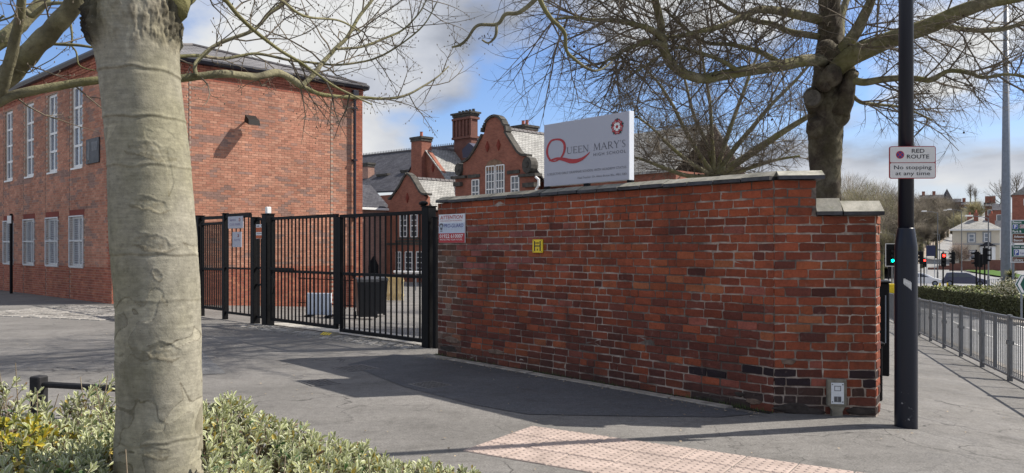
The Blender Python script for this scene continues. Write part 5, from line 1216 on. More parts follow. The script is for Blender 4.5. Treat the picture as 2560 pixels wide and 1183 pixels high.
LIMBS = [  # points, Y range, radius px, twig clusters, twig length
 ([(2060, 150), (2010, 152), (1960, 163), (1900, 172), (1850, 180), (1800, 190), (1760, 197), (1720, 188), (1690, 172), (1668, 145), (1655, 105), (1652, 60), (1640, 10), (1625, -60)], (19.6, 16.5), (16, 9), 26, 2.0),
 ([(1663, 100), (1630, 75), (1590, 62), (1540, 52), (1480, 50), (1430, 44), (1380, 50)], (17, 16), (9, 2.5), 16, 1.7),
 ([(1666, 112), (1620, 106), (1580, 118), (1556, 128), (1545, 142), (1520, 150), (1496, 175)], (17, 16.4), (7, 3), 12, 1.4),
 ([(2050, 50), (2000, 38), (1950, 28), (1900, 24), (1860, 40), (1820, 60), (1780, 72), (1740, 80), (1690, 92), (1640, 90)], (20, 17), (13, 3.5), 22, 1.9),
 ([(2050, 92), (2010, 86), (1970, 78), (1930, 60), (1880, 50), (1820, 20), (1760, -20)], (20, 21), (9, 4), 14, 2.0),
 ([(2090, 170), (2130, 140), (2180, 118), (2245, 92), (2330, 62), (2400, 30), (2470, 6), (2560, -12), (2660, -40)], (19.6, 17), (26, 13), 22, 2.1),
 ([(2340, 60), (2400, 72), (2460, 77), (2520, 70), (2570, 52), (2640, 40)], (18.2, 17.4), (7, 4), 14, 1.6),
 ([(2130, 200), (2160, 206), (2200, 200), (2240, 196), (2290, 197), (2330, 200), (2370, 178), (2420, 182), (2460, 194), (2520, 186), (2600, 200)], (19.3, 17.5), (10, 3), 20, 1.5),
 ([(2082, 150), (2110, 120), (2140, 80), (2160, 40), (2178, 0), (2200, -80), (2230, -180)], (19.6, 19), (18, 8), 18, 2.2),
 ([(2090, 130), (2100, 90), (2104, 40), (2130, -40), (2170, -140)], (20.4, 22), (13, 6), 12, 2.2),
 ([(2065, -90), (1990, -160), (1880, -230), (1740, -300), (1580, -360)], (19, 13), (15, 6), 32, 2.6),
 ([(2070, -150), (1960, -260), (1800, -380), (1600, -520)], (19, 13.5), (14, 5), 30, 2.6),
 ([(2065, -80), (1960, -180), (1800, -270), (1600, -340), (1380, -390), (1200, -400)], (18.5, 12.5), (14, 5), 34, 2.4),
 ([(2072, -200), (2020, -380), (1940, -560)], (20, 16), (14, 5), 18, 2.8),
 ([(2110, -100), (2160, -240), (2250, -420), (2330, -560)], (19.5, 15), (14, 5), 18, 2.8),
 ([(1600, -340), (1480, -420), (1350, -490)], (14.4, 12), (7, 3), 16, 2.2),
 ([(1880, -230), (1800, -330), (1660, -430)], (15.5, 12.2), (7, 3), 14, 2.2),
 ([(2072, -60), (2020, -120), (1950, -170), (1860, -200), (1760, -220)], (20, 18), (16, 5), 16, 2.4),
 ([(2070, -100), (2130, -190), (2220, -260), (2330, -300)], (20, 20), (15, 5), 14, 2.4),
 ([(1640, 0), (1600, -50), (1540, -90), (1460, -100), (1380, -80), (1330, -30)], (16.5, 15.5), (8, 3), 16, 1.9),
 ([(2120, 225), (2150, 255), (2200, 262), (2260, 270), (2330, 300)], (19.7, 20.5), (6, 2), 10, 1.5),
 ([(1960, 163), (1900, 130), (1830, 112), (1760, 105), (1700, 60), (1660, 20)], (19.2, 18.4), (7, 3), 14, 1.8),
 ([(1850, 180), (1800, 150), (1740, 130), (1690, 120), (1620, 160), (1560, 200)], (18.4, 17.2), (6, 2.4), 14, 1.7),
]
CFG = [(.28, .12, -.06, .62, (5, 7), (25, 62), 4), (.2, .16, -.05, .60, (3, 5), (25, 60), 3), (.14, .18, .0, .6, (1, 2), (25, 60), 3), (.11, .18, .05, .5, 0, (30, 60), 3)]
tips = []; tw = MB()
for pts, Y, R, n, L in LIMBS:
    lm = MB(); q, qr = limb(lm, pts, Y, R, 10, 5, .08); lm.build('limb', M['bark_limb'], big, smooth=True)
    sprout(tw, rng, q, qr, int(n * .85), L * 1.15, CFG, .10, .023, 0.0, tips, (0, 0, -.12))
tw.build('twigs', M['twig'], big, kind='stuff')
fr = MB()
for i in range(70):
    p = rng.choice(tips); fr.tube([p, p - Vector((0, 0, .09))], .003, 3); fr.sphere(p - Vector((0, 0, .10)), .026, 6, 5)
fr.build('seed_balls', M['fruit'], big, kind='stuff')

# smaller many-stemmed tree further back
YS = 29.0; small = thing('spreading_tree', 'smaller bare tree with many spreading stems between sign and big trunk', 'tree', (0, 0, 0)); rng = random.Random(9)
tr = MB(); limb(tr, [(1792, 700), (1792, 560), (1790, 470), (1788, 438)], YS, [30, 26, 24, 22], 12, 4, .1); tr.build('trunk', M['bark_far'], small, smooth=True)
CF2 = [(.4, .09, .03, .6, (6, 9), (25, 60), 4), (.28, .12, .0, .6, (4, 6), (25, 60), 3), (.2, .15, .02, .6, (2, 4), (25, 60), 3), (.16, .16, .02, .6, 0, (25, 60), 3)]
tw = MB()
for pts, Y, R, n, L in [
 ([(1790, 440), (1850, 402), (1910, 362), (1970, 322), (2030, 286), (2090, 250)], (29, 27), (11, 5), 14, 2.0), ([(1795, 436), (1830, 380), (1880, 320), (1930, 260), (1990, 200), (2050, 130)], (29, 29), (7.5, 3), 16, 2.3),
 ([(1790, 436), (1812, 360), (1840, 280), (1870, 200), (1900, 120)], (29, 30), (7, 2.6), 14, 2.3), ([(1786, 436), (1780, 350), (1775, 260), (1760, 170), (1745, 80)], (29, 29), (6, 2.6), 14, 2.2),
 ([(1784, 438), (1750, 390), (1715, 330), (1680, 260), (1640, 200), (1600, 160)], (29, 28), (7, 2.2), 16, 2.2), ([(1782, 440), (1730, 410), (1680, 370), (1630, 320), (1590, 290)], (29, 27), (6.5, 2.2), 14, 2.0),
 ([(1782, 442), (1720, 440), (1660, 420), (1610, 400), (1570, 390)], (29, 27.5), (7, 2.5), 12, 1.7), ([(1790, 440), (1840, 430), (1890, 415), (1940, 400), (2000, 390)], (29, 28), (7, 2.5), 12, 1.7), ([(1788, 438), (1770, 370), (1735, 290), (1715, 210), (1700, 150)], (29, 31), (6.5, 2.2), 14, 2.1)]:
    lm = MB(); q, qr = limb(lm, pts, Y, R, 8, 4, .08); lm.build('limb', M['bark_limb'], small, smooth=True); sprout(tw, rng, q, qr, n, L, CF2, .1, .022, .05, None)
tw.build('twigs', M['twig'], small, kind='stuff')

# ---------------------------------------------------------------- smooth plane trunk close to the camera
YT = 3.45; near_tree = thing('young_plane_tree', 'pale smooth barked plane tree standing in the grey shrubs', 'tree', (0, 0, 0))
def trunk_mesh():
    prof = [(1500, 395, 112), (1300, 396, 108), (1183, 397.5, 105.5), (1100, 398, 102), (1000, 400, 100), (900, 398, 100.5), (800, 397, 100), (700, 392, 101), (600, 385, 102), (500, 379, 99), (400, 374, 96), (300, 362, 95), (200, 351, 95), (150, 346, 97), (100, 342, 100), (50, 341, 104), (0, 344, 104), (-60, 344, 106), (-200, 340, 104), (-500, 330, 100), (-900, 320, 80)]
    zs = [H + (618 - v) / F * YT for v, _, _ in prof]; cs = [(u - 1280) / F * YT for _, u, _ in prof]; rs = [r / F * YT for _, _, r in prof]
    za = list(np.arange(-.1, .55, .05)) + list(np.arange(.55, 2.78, .0042)) + list(np.arange(2.78, 4.1, .04)); nA = 300; th = np.linspace(0, 2 * np.pi, nA, endpoint=False)
    V = []; C = []; order = np.argsort(zs); zs_, cs_, rs_ = np.array(zs)[order], np.array(cs)[order], np.array(rs)[order]
    scars = []                                              # (u, v, halfwidth px, halfheight px, amp)
    for s_ in ((380, 385, 62, 20, 1.0), (372, 515, 48, 17, 1.2), (385, 608, 52, 20, 1.1), (392, 683, 14, 13, 1.0), (410, 868, 46, 22, 1.3), (350, 872, 22, 14, .8), (412, 745, 9, 9, .6), (385, 1105, 40, 16, .7)): scars.append(s_)
    rings = [(185, 1.0), (300, .9), (418, .7), (633, .7), (1085, .6), (745, .4)]
    for z in za:
        c0 = np.interp(z, zs_, cs_); r0 = np.interp(z, zs_, rs_); v = 618 - (z - H) / YT * F
        for t in th:
            ca, sa = math.cos(t), math.sin(t)
            p = Vector((ca * r0 * 1.0, sa * r0, z)); n1 = noise.noise(p * 5.0) + .5 * noise.noise(p * 13.0); r = r0 * (1 + .022 * n1)
            g = .5; front = sa < .35
            if front:
                u = 1280 + F * (c0 + ca * r0) / (YT + sa * r0)
                q = Vector((u / 92, v / 105, 0)); w = Vector((noise.noise(q * 1.7), noise.noise(q * 1.7 + Vector((9, 2, 0))), 0)) * .55
                # thin flaking plates: cells of irregular outline, some shed
                sh = noise.fractal((q + w) * .85, 1.0, 2.0, 4) if False else noise.noise((q + w) * .75) + .45 * noise.noise((q + w) * 1.9)
                lowv = ss(v, 640, 900); lim = .42 - .32 * lowv
                lv = 0
                if sh > lim: lv = 1
                if sh > lim + .34: lv = 2
                r -= .0015 * lv; g = (.5, .64, .42)[lv]
                edge = min(abs(sh - lim), abs(sh - lim - .34))
                if edge < .014 and v > 430: g *= .64
                for su, sv, hw, hh, am in scars:
                    dx, dy = (u - su) / hw, (v - sv - 6 * math.sin((u - su) / hw * 2)) / hh; d2 = dx * dx + dy * dy + .7 * noise.noise(Vector((u / 26, v / 20, 3))) + .3 * noise.noise(Vector((u / 9, v / 9, 7)))
                    if d2 < 1.9:
                        rim = math.exp(-((math.sqrt(max(d2, 0)) - 1.0) / .16) ** 2); r += am * (.0015 * rim - .0007 * (d2 < .9) + .0010 * noise.noise(Vector((u / 9, v / 7, 1))) * (d2 < .9))
                        if d2 < .75: g = .47 + .12 * noise.noise(Vector((u / 12, v / 8, 5)))
                        if dy > .45 and rim > .4: g *= .72
                for rv, am in rings:
                    dv = v - rv - 8 * noise.noise(Vector((u / 60, rv, 0))) + (u - 370) * .0
                    r += am * .0028 * math.exp(-(dv / 4.0) ** 2) - am * .0016 * math.exp(-((dv - 8) / 4.0) ** 2)
                    if 2 < dv < 6: g *= 1 - .22 * am
                if v < 150:                                 # knobbly broken collar at the top
                    k = ss(150 - v, 0, 60); side = max(0.0, -ca - .25) * 1.3 + max(0.0, ca - .55) * .9
                    lump = max(0, noise.noise(Vector((ca * 3, sa * 3, z * 7)) * 1.2)); crag = noise.fractal(Vector((ca * 6, sa * 6, z * 14)), 1.0, 2.0, 4)
                    r += k * (.007 * crag + side * (.020 * lump + .030 * crag)); g = g * (1 - k * min(1, side * 1.2)) - k * .22 * max(0, crag); g = g if side * k < .35 else min(g, .12 + .2 * crag)
                    if -ca > .55 and 40 < v < 170: r += .026 * math.exp(-((v - 80) / 38) ** 2) * (.7 + .5 * crag)
            V.append((c0 + ca * r, YT + sa * r, z)); C.append(min(1, max(.02, g)))
    nz_ = len(za); Fc = []
    for i in range(nz_ - 1):
        a = i * nA
        for j in range(nA):
            k = (j + 1) % nA; Fc.append((a + j, a + k, a + nA + k, a + nA + j))
    me = bpy.data.meshes.new('trunk'); me.from_pydata(V, [], Fc); me.update()
    at = me.color_attributes.new('col', 'FLOAT_COLOR', 'POINT'); a = np.ones((len(V), 4), 'f'); a[:, 0] = a[:, 1] = a[:, 2] = C; at.data.foreach_set('color', a.ravel())
    me.polygons.foreach_set('use_smooth', np.ones(len(Fc), bool)); return me
def trunk_bark():
    t = NT('pale_plane_bark'); sp = t.N.new('ShaderNodeSeparateColor'); t.L.new(t.attr(), sp.inputs[0])
    c = t.ramp(sp.outputs[0], [(.05, (.03, .025, .02)), (.25, (.12, .105, .075)), (.42, (.255, .23, .175)), (.52, (.315, .295, .235)), (.68, (.40, .37, .285)), (.9, (.50, .47, .38))])
    c = t.mix(t.ramp(t.noise(2.6, 4, .5), [(.42, 0.0), (.66, .5)]), c, (.22, .205, .115)); c = t.mix(1.0, c, t.ramp(t.noise(30, 7, .75), [(.3, .68), (.7, 1.22)]), 'MULTIPLY')
    c = t.mix(1.0, c, t.ramp(t.noise(12, 6, .65, stretch=(1, 1, 8)), [(.3, .78), (.7, 1.10)]), 'MULTIPLY'); c = t.mix(t.ramp(t.noise(160, 2), [(.66, 0.0), (.74, .35)]), c, (.45, .44, .36))
    c = t.mix(t.ramp(t.noise(3.4, 6, .65, stretch=(1, 1, .3)), [(.50, 0.0), (.68, .5)]), c, (.10, .095, .07)); c = t.mix(t.ramp(t.noise(38, 3, .6, stretch=(1, 1, 3.5)), [(.66, 0.0), (.72, .5)]), c, (.07, .06, .045))
    t.set('Base Color', c); t.set('Roughness', .85); t.set('Specular IOR Level', .15); t.bump(t.noise(60, 8, .7), .4, .006); return t.m
me = trunk_mesh(); me.materials.append(trunk_bark()); o = bpy.data.objects.new('trunk', me); link(o, near_tree)
# limbs and twigs of the near trees
rng = random.Random(31)
CN = [(.085, .17, .02, .5, (3, 4), (30, 65), 5), (.05, .22, .03, .5, (2, 3), (30, 65), 4), (.035, .24, .04, .5, 0, (30, 60), 3)]
def buds(mb, tips):
    for p in tips: mb.sphere(p, .0035, 4, 3, sq=(1, 1, 1.8))
def limbs(tree, items, cfg, matl, mattw):
    tw = MB(); tips = []
    for pts, Y, R, n, L, r in items:
        lm = MB(); q, qr = limb(lm, pts, Y, R, 12, 9, .10, 11.0); lm.build('limb', matl, tree, smooth=True)
        if n: sprout(tw, rng, q, qr, max(1, int(n * .8)), L, cfg, .12, r, .06, tips)
    buds(tw, tips); tw.build('twigs', mattw, tree, kind='stuff')
limbs(near_tree, [
 ([(430, 20), (480, -40), (540, -120), (640, -220)], (3.4, 4.0), (40, 20), 3, .9, .012),
 ([(300, -80), (260, -180), (240, -300)], (3.4, 3.3), (45, 30), 3, .9, .012),
 ([(410, -60), (500, -40), (560, -5), (600, 42), (645, 84), (700, 125), (760, 162), (830, 212), (880, 238), (930, 262)], (3.6, 4.6), (7, 1.6), 9, .42, .005),
 ([(440, -20), (560, -30), (680, -10), (760, 40), (850, 52), (900, 80)], (3.6, 4.8), (6, 1.5), 8, .40, .004),
 ([(1360, -60), (1345, -10), (1300, 30), (1265, 36), (1245, 60), (1195, 65), (1168, 96), (1150, 112), (1130, 118)], (5.0, 5.2), (6.5, 2.5), 2, .18, .004), ([(1243, 60), (1240, 90), (1222, 108), (1205, 100)], (5.1, 5.1), (4, 2), 2, .12, .003),
 ([(1330, -70), (1350, 0), (1375, 45), (1410, 82), (1416, 125), (1440, 150), (1476, 174), (1500, 175), (1530, 155)], (5.2, 5.6), (6.5, 2.2), 4, .35, .004),
], CN, M['bark_limb'], M['twig_dark'])
left = thing('leaning_plane_tree', 'plane tree whose olive limbs cross the sky beside the smooth trunk', 'tree', (0, 0, 0))
lt = MB(); limb(lt, [(-330, 1400), (-310, 1000), (-280, 700), (-240, 500), (-200, 400), (-150, 330)], 4.6, [90, 80, 75, 70, 60, 40], 16, 5, .05); lt.build('trunk', M['bark_pale'], left, smooth=True)
limbs(left, [
 ([(-210, 420), (-100, 330), (0, 212), (40, 160), (90, 112), (130, 72), (165, 30), (200, -30), (240, -110)], (4.5, 4.2), (31, 20), 5, .5, .006),
 ([(-170, 400), (-60, 330), (0, 235), (22, 175), (38, 110), (48, 50), (54, -10), (60, -80)], (4.3, 3.9), (18, 9), 4, .5, .006),
 ([(-200, 300), (-100, 200), (-20, 120), (40, 70), (75, 35), (110, -10), (150, -70)], (4.9, 5.2), (22, 15), 3, .6, .006),
 ([(60, 26), (78, 40), (90, 32), (120, 12), (150, 8), (200, 10), (260, 6)], (5.0, 5.0), (7, 3), 4, .35, .004),
 ([(-160, 420), (-90, 330), (-40, 285), (0, 256), (60, 230), (150, 212), (250, 204), (360, 200), (450, 196), (560, 187), (640, 192), (692, 184), (725, 196), (752, 214)], [4.4, 4.3, 4.2, 4.2, 4.2, 4.25, 4.3, 4.4, 4.5, 4.6, 4.75, 4.9, 5.0, 5.05], [18, 16, 14, 13, 11.5, 10.5, 10, 9.5, 9.5, 9.5, 9, 9, 8.5, 8], 9, .40, .005),
 ([(752, 214), (785, 184), (800, 165), (812, 152), (838, 122), (862, 100), (880, 70), (900, 38), (928, 4), (950, -30)], (5.05, 5.6), (6.5, 3.4), 14, .75, .006),
 ([(752, 214), (800, 236), (850, 243), (905, 244), (960, 247), (1010, 240), (1060, 215), (1095, 192), (1122, 166)], (5.05, 5.8), (5.5, 1.4), 13, .45, .0042),
 ([(490, 190), (488, 166), (500, 146), (545, 110), (622, 82), (650, 62), (680, 30), (730, -10), (800, -50)], (4.5, 4.9), (5.5, 3.5), 13, .65, .005),
 ([(440, 142), (500, 140), (560, 147), (640, 134), (720, 150), (775, 156), (850, 162), (930, 148), (1000, 112), (1060, 62), (1092, 6)], (4.7, 5.9), (4.5, 1.5), 18, .55, .0045),
 ([(840, 122), (900, 118), (960, 96), (1010, 72), (1050, 30), (1070, -10)], (5.2, 5.9), (3.6, 1.4), 12, .5, .0042),
 ([(95, 105), (130, 108), (190, 112), (232, 118)], (4.4, 4.5), (5, 3), 2, .3, .004), ([(165, 30), (176, 60), (180, 95), (178, 112), (190, 130), (196, 160), (214, 172), (236, 176)], (4.5, 4.5), (3.2, 1.4), 2, .22, .003),
 ([(40, 175), (70, 182), (100, 165), (135, 145), (168, 118)], (4.3, 4.4), (1.8, .9), 2, .2, .0025),
 ([(10, 40), (-10, 55), (30, 42), (42, 28)], (4.6, 4.6), (3, 2), 1, .2, .003),
], CN, M['bark_limb'], M['twig'])
# ---------------------------------------------------------------- shrubs in the planting bed
def leaf_mat():
    t = NT('shrub_leaf'); t.set('Base Color', t.mix(1.0, t.attr(), t.ramp(t.noise(9, 3), [(.3, .85), (.7, 1.15)]), 'MULTIPLY')); t.set('Roughness', .6); t.set('Specular IOR Level', .3)
    tl = t.N.new('ShaderNodeBsdfTranslucent'); t.L.new(t.b.inputs['Base Color'].links[0].from_socket, tl.inputs[0]); mx = t.N.new('ShaderNodeMixShader'); mx.inputs[0].default_value = .22
    out = [n for n in t.N if n.type == 'OUTPUT_MATERIAL'][0]; t.L.new(t.b.outputs[0], mx.inputs[1]); t.L.new(tl.outputs[0], mx.inputs[2]); t.L.new(mx.outputs[0], out.inputs[0]); return t.m
M['leaf'] = leaf_mat(); M['stem'] = plain('shrub_stem', (.26, .21, .15), .85, .2, var=.3, scale=20)
class Leaves:
    def __init__(s): s.v = []; s.f = []; s.c = []
    def add(s, p, d, up, L, W, col, edge, curl=.15):
        d = d.normalized(); sd = d.cross(up); sd = sd.normalized() if sd.length > 1e-4 else d.orthogonal().normalized(); n = sd.cross(d)
        k = len(s.v); cup = .22
        prof = ((0, .16), (.35, .62), (.68, 1.0), (.90, .70))
        for t, w in prof:
            c = p + d * (L * t) + n * (curl * L * (t * t) * -1); e = sd * (W * w * .5); lift = n * (W * w * cup)
            s.v += [tuple(c - e + lift), tuple(c - e * .62 + lift * .4), tuple(c), tuple(c + e * .62 + lift * .4), tuple(c + e + lift)]
            s.c += [edge, col, col, col, edge]
        s.v.append(tuple(p + d * L - n * curl * L)); s.c.append(edge); q = k + 20
        for r in range(3):
            a = k + 5 * r
            for j in range(4): s.f.append((a + j, a + j + 1, a + j + 6, a + j + 5))
        a = k + 15
        for j in range(4): s.f.append((a + j, a + j + 1, q))
    def build(s, name, parent):
        me = bpy.data.meshes.new(name); me.from_pydata(s.v, [], s.f); me.update(); at = me.color_attributes.new('col', 'FLOAT_COLOR', 'POINT')
        a = np.ones((len(s.v), 4), 'f'); a[:, :3] = np.array(s.c, 'f'); at.data.foreach_set('color', a.ravel()); me.polygons.foreach_set('use_smooth', np.ones(len(s.f), bool)); me.materials.append(M['leaf'])
        o = bpy.data.objects.new(name, me); link(o, parent); o['kind'] = 'stuff'; return o
def whorl(lv, st, rng, tip, d, n, L, W, pal, basez):
    a = d.orthogonal().normalized(); b = d.cross(a); s0 = rng.random() * 6.28
    for i in range(n):
        s0 += 2.4; f = i / n; an = math.radians(14 + 62 * f + rng.gauss(0, 7)); dd = d * math.cos(an) + (a * math.cos(s0) + b * math.sin(s0)) * math.sin(an)
        l = L * (.62 + .5 * f) * rng.uniform(.8, 1.15); col, edge = pal(rng, f); lv.add(tip - d * (L * 1.1 * f), dd, d, l, W * (.75 + .35 * f) * l / L, col, edge, rng.uniform(-.05, .22))
    r0 = .0022; p1 = tip - d * L * 1.2; p0 = p1 - d * .10 + Vector((rng.gauss(0, .02), rng.gauss(0, .02), -.08)); st.tube([p0, p1, tip], [r0 * 1.3, r0, r0 * .6], 4, cap=False)
def pal_grey(rng, f):
    g = rng.uniform(.78, 1.2); k = rng.random()
    if k < .025: c = (.16 * g, .10 * g, .06 * g); e = (.24 * g, .17 * g, .10 * g)
    elif k < .075: c = (.33 * g, .25 * g, .05 * g); e = (.40 * g, .34 * g, .12 * g)
    elif k < .22 and f > .5: c = (.055 * g, .11 * g, .035 * g); e = (.25 * g, .30 * g, .18 * g)
    else: c = (.29 * g, .315 * g, .145 * g); e = (.74 * g, .74 * g, .58 * g)
    if f < .3: c = tuple(q * 1.25 for q in c)
    return c, e
def pal_yellow(rng, f):
    g = rng.uniform(.8, 1.2); k = rng.random()
    if k < .45: return (.36 * g, .31 * g, .03 * g), (.46 * g, .42 * g, .08 * g)
    if k < .85: return (.21 * g, .24 * g, .055 * g), (.42 * g, .43 * g, .20 * g)
    return (.46 * g, .33 * g, .025 * g), (.5 * g, .38 * g, .06 * g)
def shrub(name, label, top, xr, yr, count, pal, L, W, seed, n=9, dens=None, sticks=0):
    rng = random.Random(seed); t = thing('shrub', label, 'shrub', ((xr[0] + xr[1]) / 2, (yr[0] + yr[1]) / 2, 0)); off = Vector(t.location); lv = Leaves(); st = MB(); made = 0; tries = 0
    while made < count and tries < count * 12:
        tries += 1; x = rng.uniform(*xr); y = rng.uniform(*yr); h = top(x, y)
        if h < .12: continue
        if y < 3.62 and 272 < 1280 + F * x / y < 522: continue
        if dens and rng.random() > dens(x, y): continue
        e = .06; gx = (top(x + e, y) - top(x - e, y)) / (2 * e); gy = (top(x, y + e) - top(x, y - e)) / (2 * e); layer = rng.random()
        z = h * (1 - (0 if layer < .62 else rng.uniform(.06, .42))) + rng.gauss(0, .018)
        d = Vector((-gx * .7 + rng.gauss(0, .35), -gy * .7 + rng.gauss(0, .35), 1)).normalized()
        whorl(lv, st, rng, Vector((x, y, z)) - off, d, n + rng.randint(-3, 3), L * rng.uniform(.6, 1.3), W, pal, 0); made += 1
    for i in range(int(count * .18) + sticks):
        x = rng.uniform(*xr); y = rng.uniform(*yr); h = top(x, y)
        if h < .15: continue
        k = 1.12 if i < sticks else .9; p = Vector((x + rng.gauss(0, .08), y + rng.gauss(0, .08), .02)); q = Vector((x, y, h * k + (rng.random() * .05 if i < sticks else 0))); m_ = (p + q) / 2 + Vector((rng.gauss(0, .03), rng.gauss(0, .03), 0))
        st.tube([p - off, m_ - off, q - off], [.006, .0045, .0022], 5, cap=False)
        if i < sticks: st.tube([m_ - off, m_ - off + Vector((rng.gauss(0, .08), rng.gauss(0, .06), .12))], [.003, .0014], 4, cap=False)
    st.build('stems', M['stem'], t, kind='stuff'); lv.build('foliage', t); return t
def nz2(x, y, s_=3.0): return noise.noise(Vector((x * s_, y * s_, 2.7))) * .5 + noise.noise(Vector((x * s_ * 2.6, y * s_ * 2.6, 9.1))) * .3
def top_main(x, y):
    # skyline heights measured along the photograph's edge of the shrub, at about 4.1 m
    u = x / 4.1 * F + 1280; hs = lerp_table(u, [(470, 1000), (520, 975), (560, 955), (610, 962), (640, 985), (700, 1008), (760, 1030), (800, 1046), (850, 1054), (905, 1066), (930, 1092), (985, 1098), (1030, 1106), (1090, 1118), (1140, 1132), (1185, 1150), (1225, 1178), (1270, 1260)])
    h = H - .085 - (hs - 618) / F * 4.1; e = ss(y, 2.2, 2.6) * (1 - ss(y, 4.05 - .18 * ss(-x, .2, 1.5) * 0, 4.75)); k = 1 - .16 * ss(4.1 - y, .0, 1.3)
    return h * e * k + nz2(x, y) * .075 * e
shrub('s', 'pale grey green shrub spreading from the trunk towards the pavement', top_main, (-1.95, .12), (2.3, 4.75), 3700, pal_grey, .052, .0215, 41, 9, lambda x, y: 1.0, 10)
def top_left(x, y):
    u = x / 4.6 * F + 1280; hs = lerp_table(u, [(-60, 975), (0, 985), (40, 972), (60, 1010), (110, 1040), (150, 1010), (200, 1005), (240, 985), (262, 965), (300, 1002), (340, 1000)])
    h = H - (hs - 618) / F * 4.6; e = ss(y, 3.95, 4.3) * (1 - ss(y, 4.7, 5.4)); return h * e + nz2(x, y, 4) * .10 * e
shrub('s', 'sparse grey green shrub with bare stalks beside the knee rail', top_left, (-3.7, -2.05), (4.0, 5.3), 560, pal_grey, .055, .022, 42, 8, lambda x, y: max(0.0, .5 + 1.5 * nz2(x, y, 5)), 46)
def top_mid(x, y):
    e = ss(y, 2.9, 3.2) * (1 - ss(y, 4.2, 4.6)) * (1 - ss(x, -1.66, -1.5)); return (.70 + nz2(x, y, 3.4) * .12) * e
shrub('s', 'low grey green shrub filling in before the smooth trunk', top_mid, (-2.6, -1.5), (2.9, 4.5), 700, pal_grey, .055, .023, 43, 9)
def top_yel(x, y):
    e = ss(y, 2.9, 3.2) * (1 - ss(y, 3.9, 4.25)) * (1 - ss(x, -2.15, -1.98)); return (.73 + nz2(x, y, 3.0) * .16) * e
shrub('s', 'low shrub with bright yellow and olive leaves in the bed', top_yel, (-3.0, -1.98), (2.9, 4.2), 640, pal_yellow, .045, .024, 44, 9)
# ---------------------------------------------------------------- across the street
rng = random.Random(77)
# planted median with a low clipped hedge
hp_ = [(19.6, 31.5), (20.9, 36), (21.9, 41), (23.2, 48), (25, 53), (28, 55), (60, 55), (60, 30), (40, 24)]
def med(p): return Vector((p[0], p[1], 0))
mb = MB(); n = len(hp_)
top_ = [mb.P((x, y, gz(x, y) + .02)) for x, y in hp_]; bot = [mb.P((x, y, gz(x, y) - .3)) for x, y in hp_]
mb.F(top_); [mb.F([top_[i], bot[i], bot[(i + 1) % n], top_[(i + 1) % n]]) for i in range(n)]
median = mb.build('median_strip', M['kerb'], kind='structure')
hz = [(21.1, 33.5), (22.0, 38), (23.0, 43), (24.3, 48.5), (26.5, 51.5), (29, 52.5), (58, 52.5), (58, 33), (40, 27)]
hedge = thing('hedge', 'wide low clipped hedge planted along the median', 'hedge', (22, 40, 0))
HT = .86
mb = MB(); n = len(hz); off = Vector((22, 40, 0)); cx = sum(p[0] for p in hz) / n; cy = sum(p[1] for p in hz) / n
rt = [mb.P((x + (cx - x) * .012 - 22, y + (cy - y) * .012 - 40, gz(x, y) + HT - .06)) for x, y in hz]; rb = [mb.P((x + (cx - x) * .012 - 22, y + (cy - y) * .012 - 40, gz(x, y) - .1)) for x, y in hz]
mb.F(rt); [mb.F([rb[i], rb[(i + 1) % n], rt[(i + 1) % n], rt[i]][::-1]) for i in range(n)]
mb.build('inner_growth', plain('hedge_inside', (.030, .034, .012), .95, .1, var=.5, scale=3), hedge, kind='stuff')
def inside(x, y, poly):
    c = False; j = len(poly) - 1
    for i in range(len(poly)):
        if (poly[i][1] > y) != (poly[j][1] > y) and x < (poly[j][0] - poly[i][0]) * (y - poly[i][1]) / (poly[j][1] - poly[i][1]) + poly[i][0]: c = not c
        j = i
    return c
def speck(mb, p, s_, col, nrm=None):
    d = Vector((rng.gauss(0, 1), rng.gauss(0, 1), rng.gauss(0, 1))).normalized()
    if nrm is not None: d = (d * .8 + nrm).normalized()
    a = d.orthogonal().normalized(); b = d.cross(a); mb.face([p - a * s_ - b * s_ * .5, p + a * s_ * .3 - b * s_ * .6, p + a * s_ + b * s_ * .4, p - a * s_ * .2 + b * s_ * .6], col)
mb = MB(); UPV = Vector((0, 0, 1))
for i in range(9000):
    x = rng.uniform(21, 44); y = rng.uniform(29, 52.5)
    if not inside(x, y, hz): continue
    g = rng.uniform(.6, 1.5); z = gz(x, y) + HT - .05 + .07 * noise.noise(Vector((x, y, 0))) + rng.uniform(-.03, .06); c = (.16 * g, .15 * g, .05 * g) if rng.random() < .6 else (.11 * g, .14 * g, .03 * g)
    if x > 26 and noise.noise(Vector((x * .25, y * .25, 4))) > .15: c = (.20 * g, .22 * g, .03 * g)
    speck(mb, Vector((x - 22, y - 40, z)), .07, c, UPV)
for k in range(4):
    (x0, y0), (x1, y1) = hz[k], hz[k + 1]; L_ = math.hypot(x1 - x0, y1 - y0)
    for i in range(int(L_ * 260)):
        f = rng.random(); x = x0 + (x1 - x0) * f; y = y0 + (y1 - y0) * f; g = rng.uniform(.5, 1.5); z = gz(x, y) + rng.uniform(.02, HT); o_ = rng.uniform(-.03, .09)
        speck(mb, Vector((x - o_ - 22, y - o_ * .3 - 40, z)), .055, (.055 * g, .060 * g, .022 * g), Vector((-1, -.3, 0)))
for k in (8, 7):
    (x0, y0), (x1, y1) = hz[k], hz[(k + 1) % 9]; L_ = math.hypot(x1 - x0, y1 - y0)
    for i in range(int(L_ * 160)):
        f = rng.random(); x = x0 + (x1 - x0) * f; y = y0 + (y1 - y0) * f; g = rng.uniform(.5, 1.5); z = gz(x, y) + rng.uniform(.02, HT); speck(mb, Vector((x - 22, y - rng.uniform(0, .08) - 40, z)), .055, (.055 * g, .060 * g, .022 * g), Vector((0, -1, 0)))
mb.build('foliage', plain('hedge_leaf', (.1, .1, .04), .7, .3, src='attr'), hedge, kind='stuff')
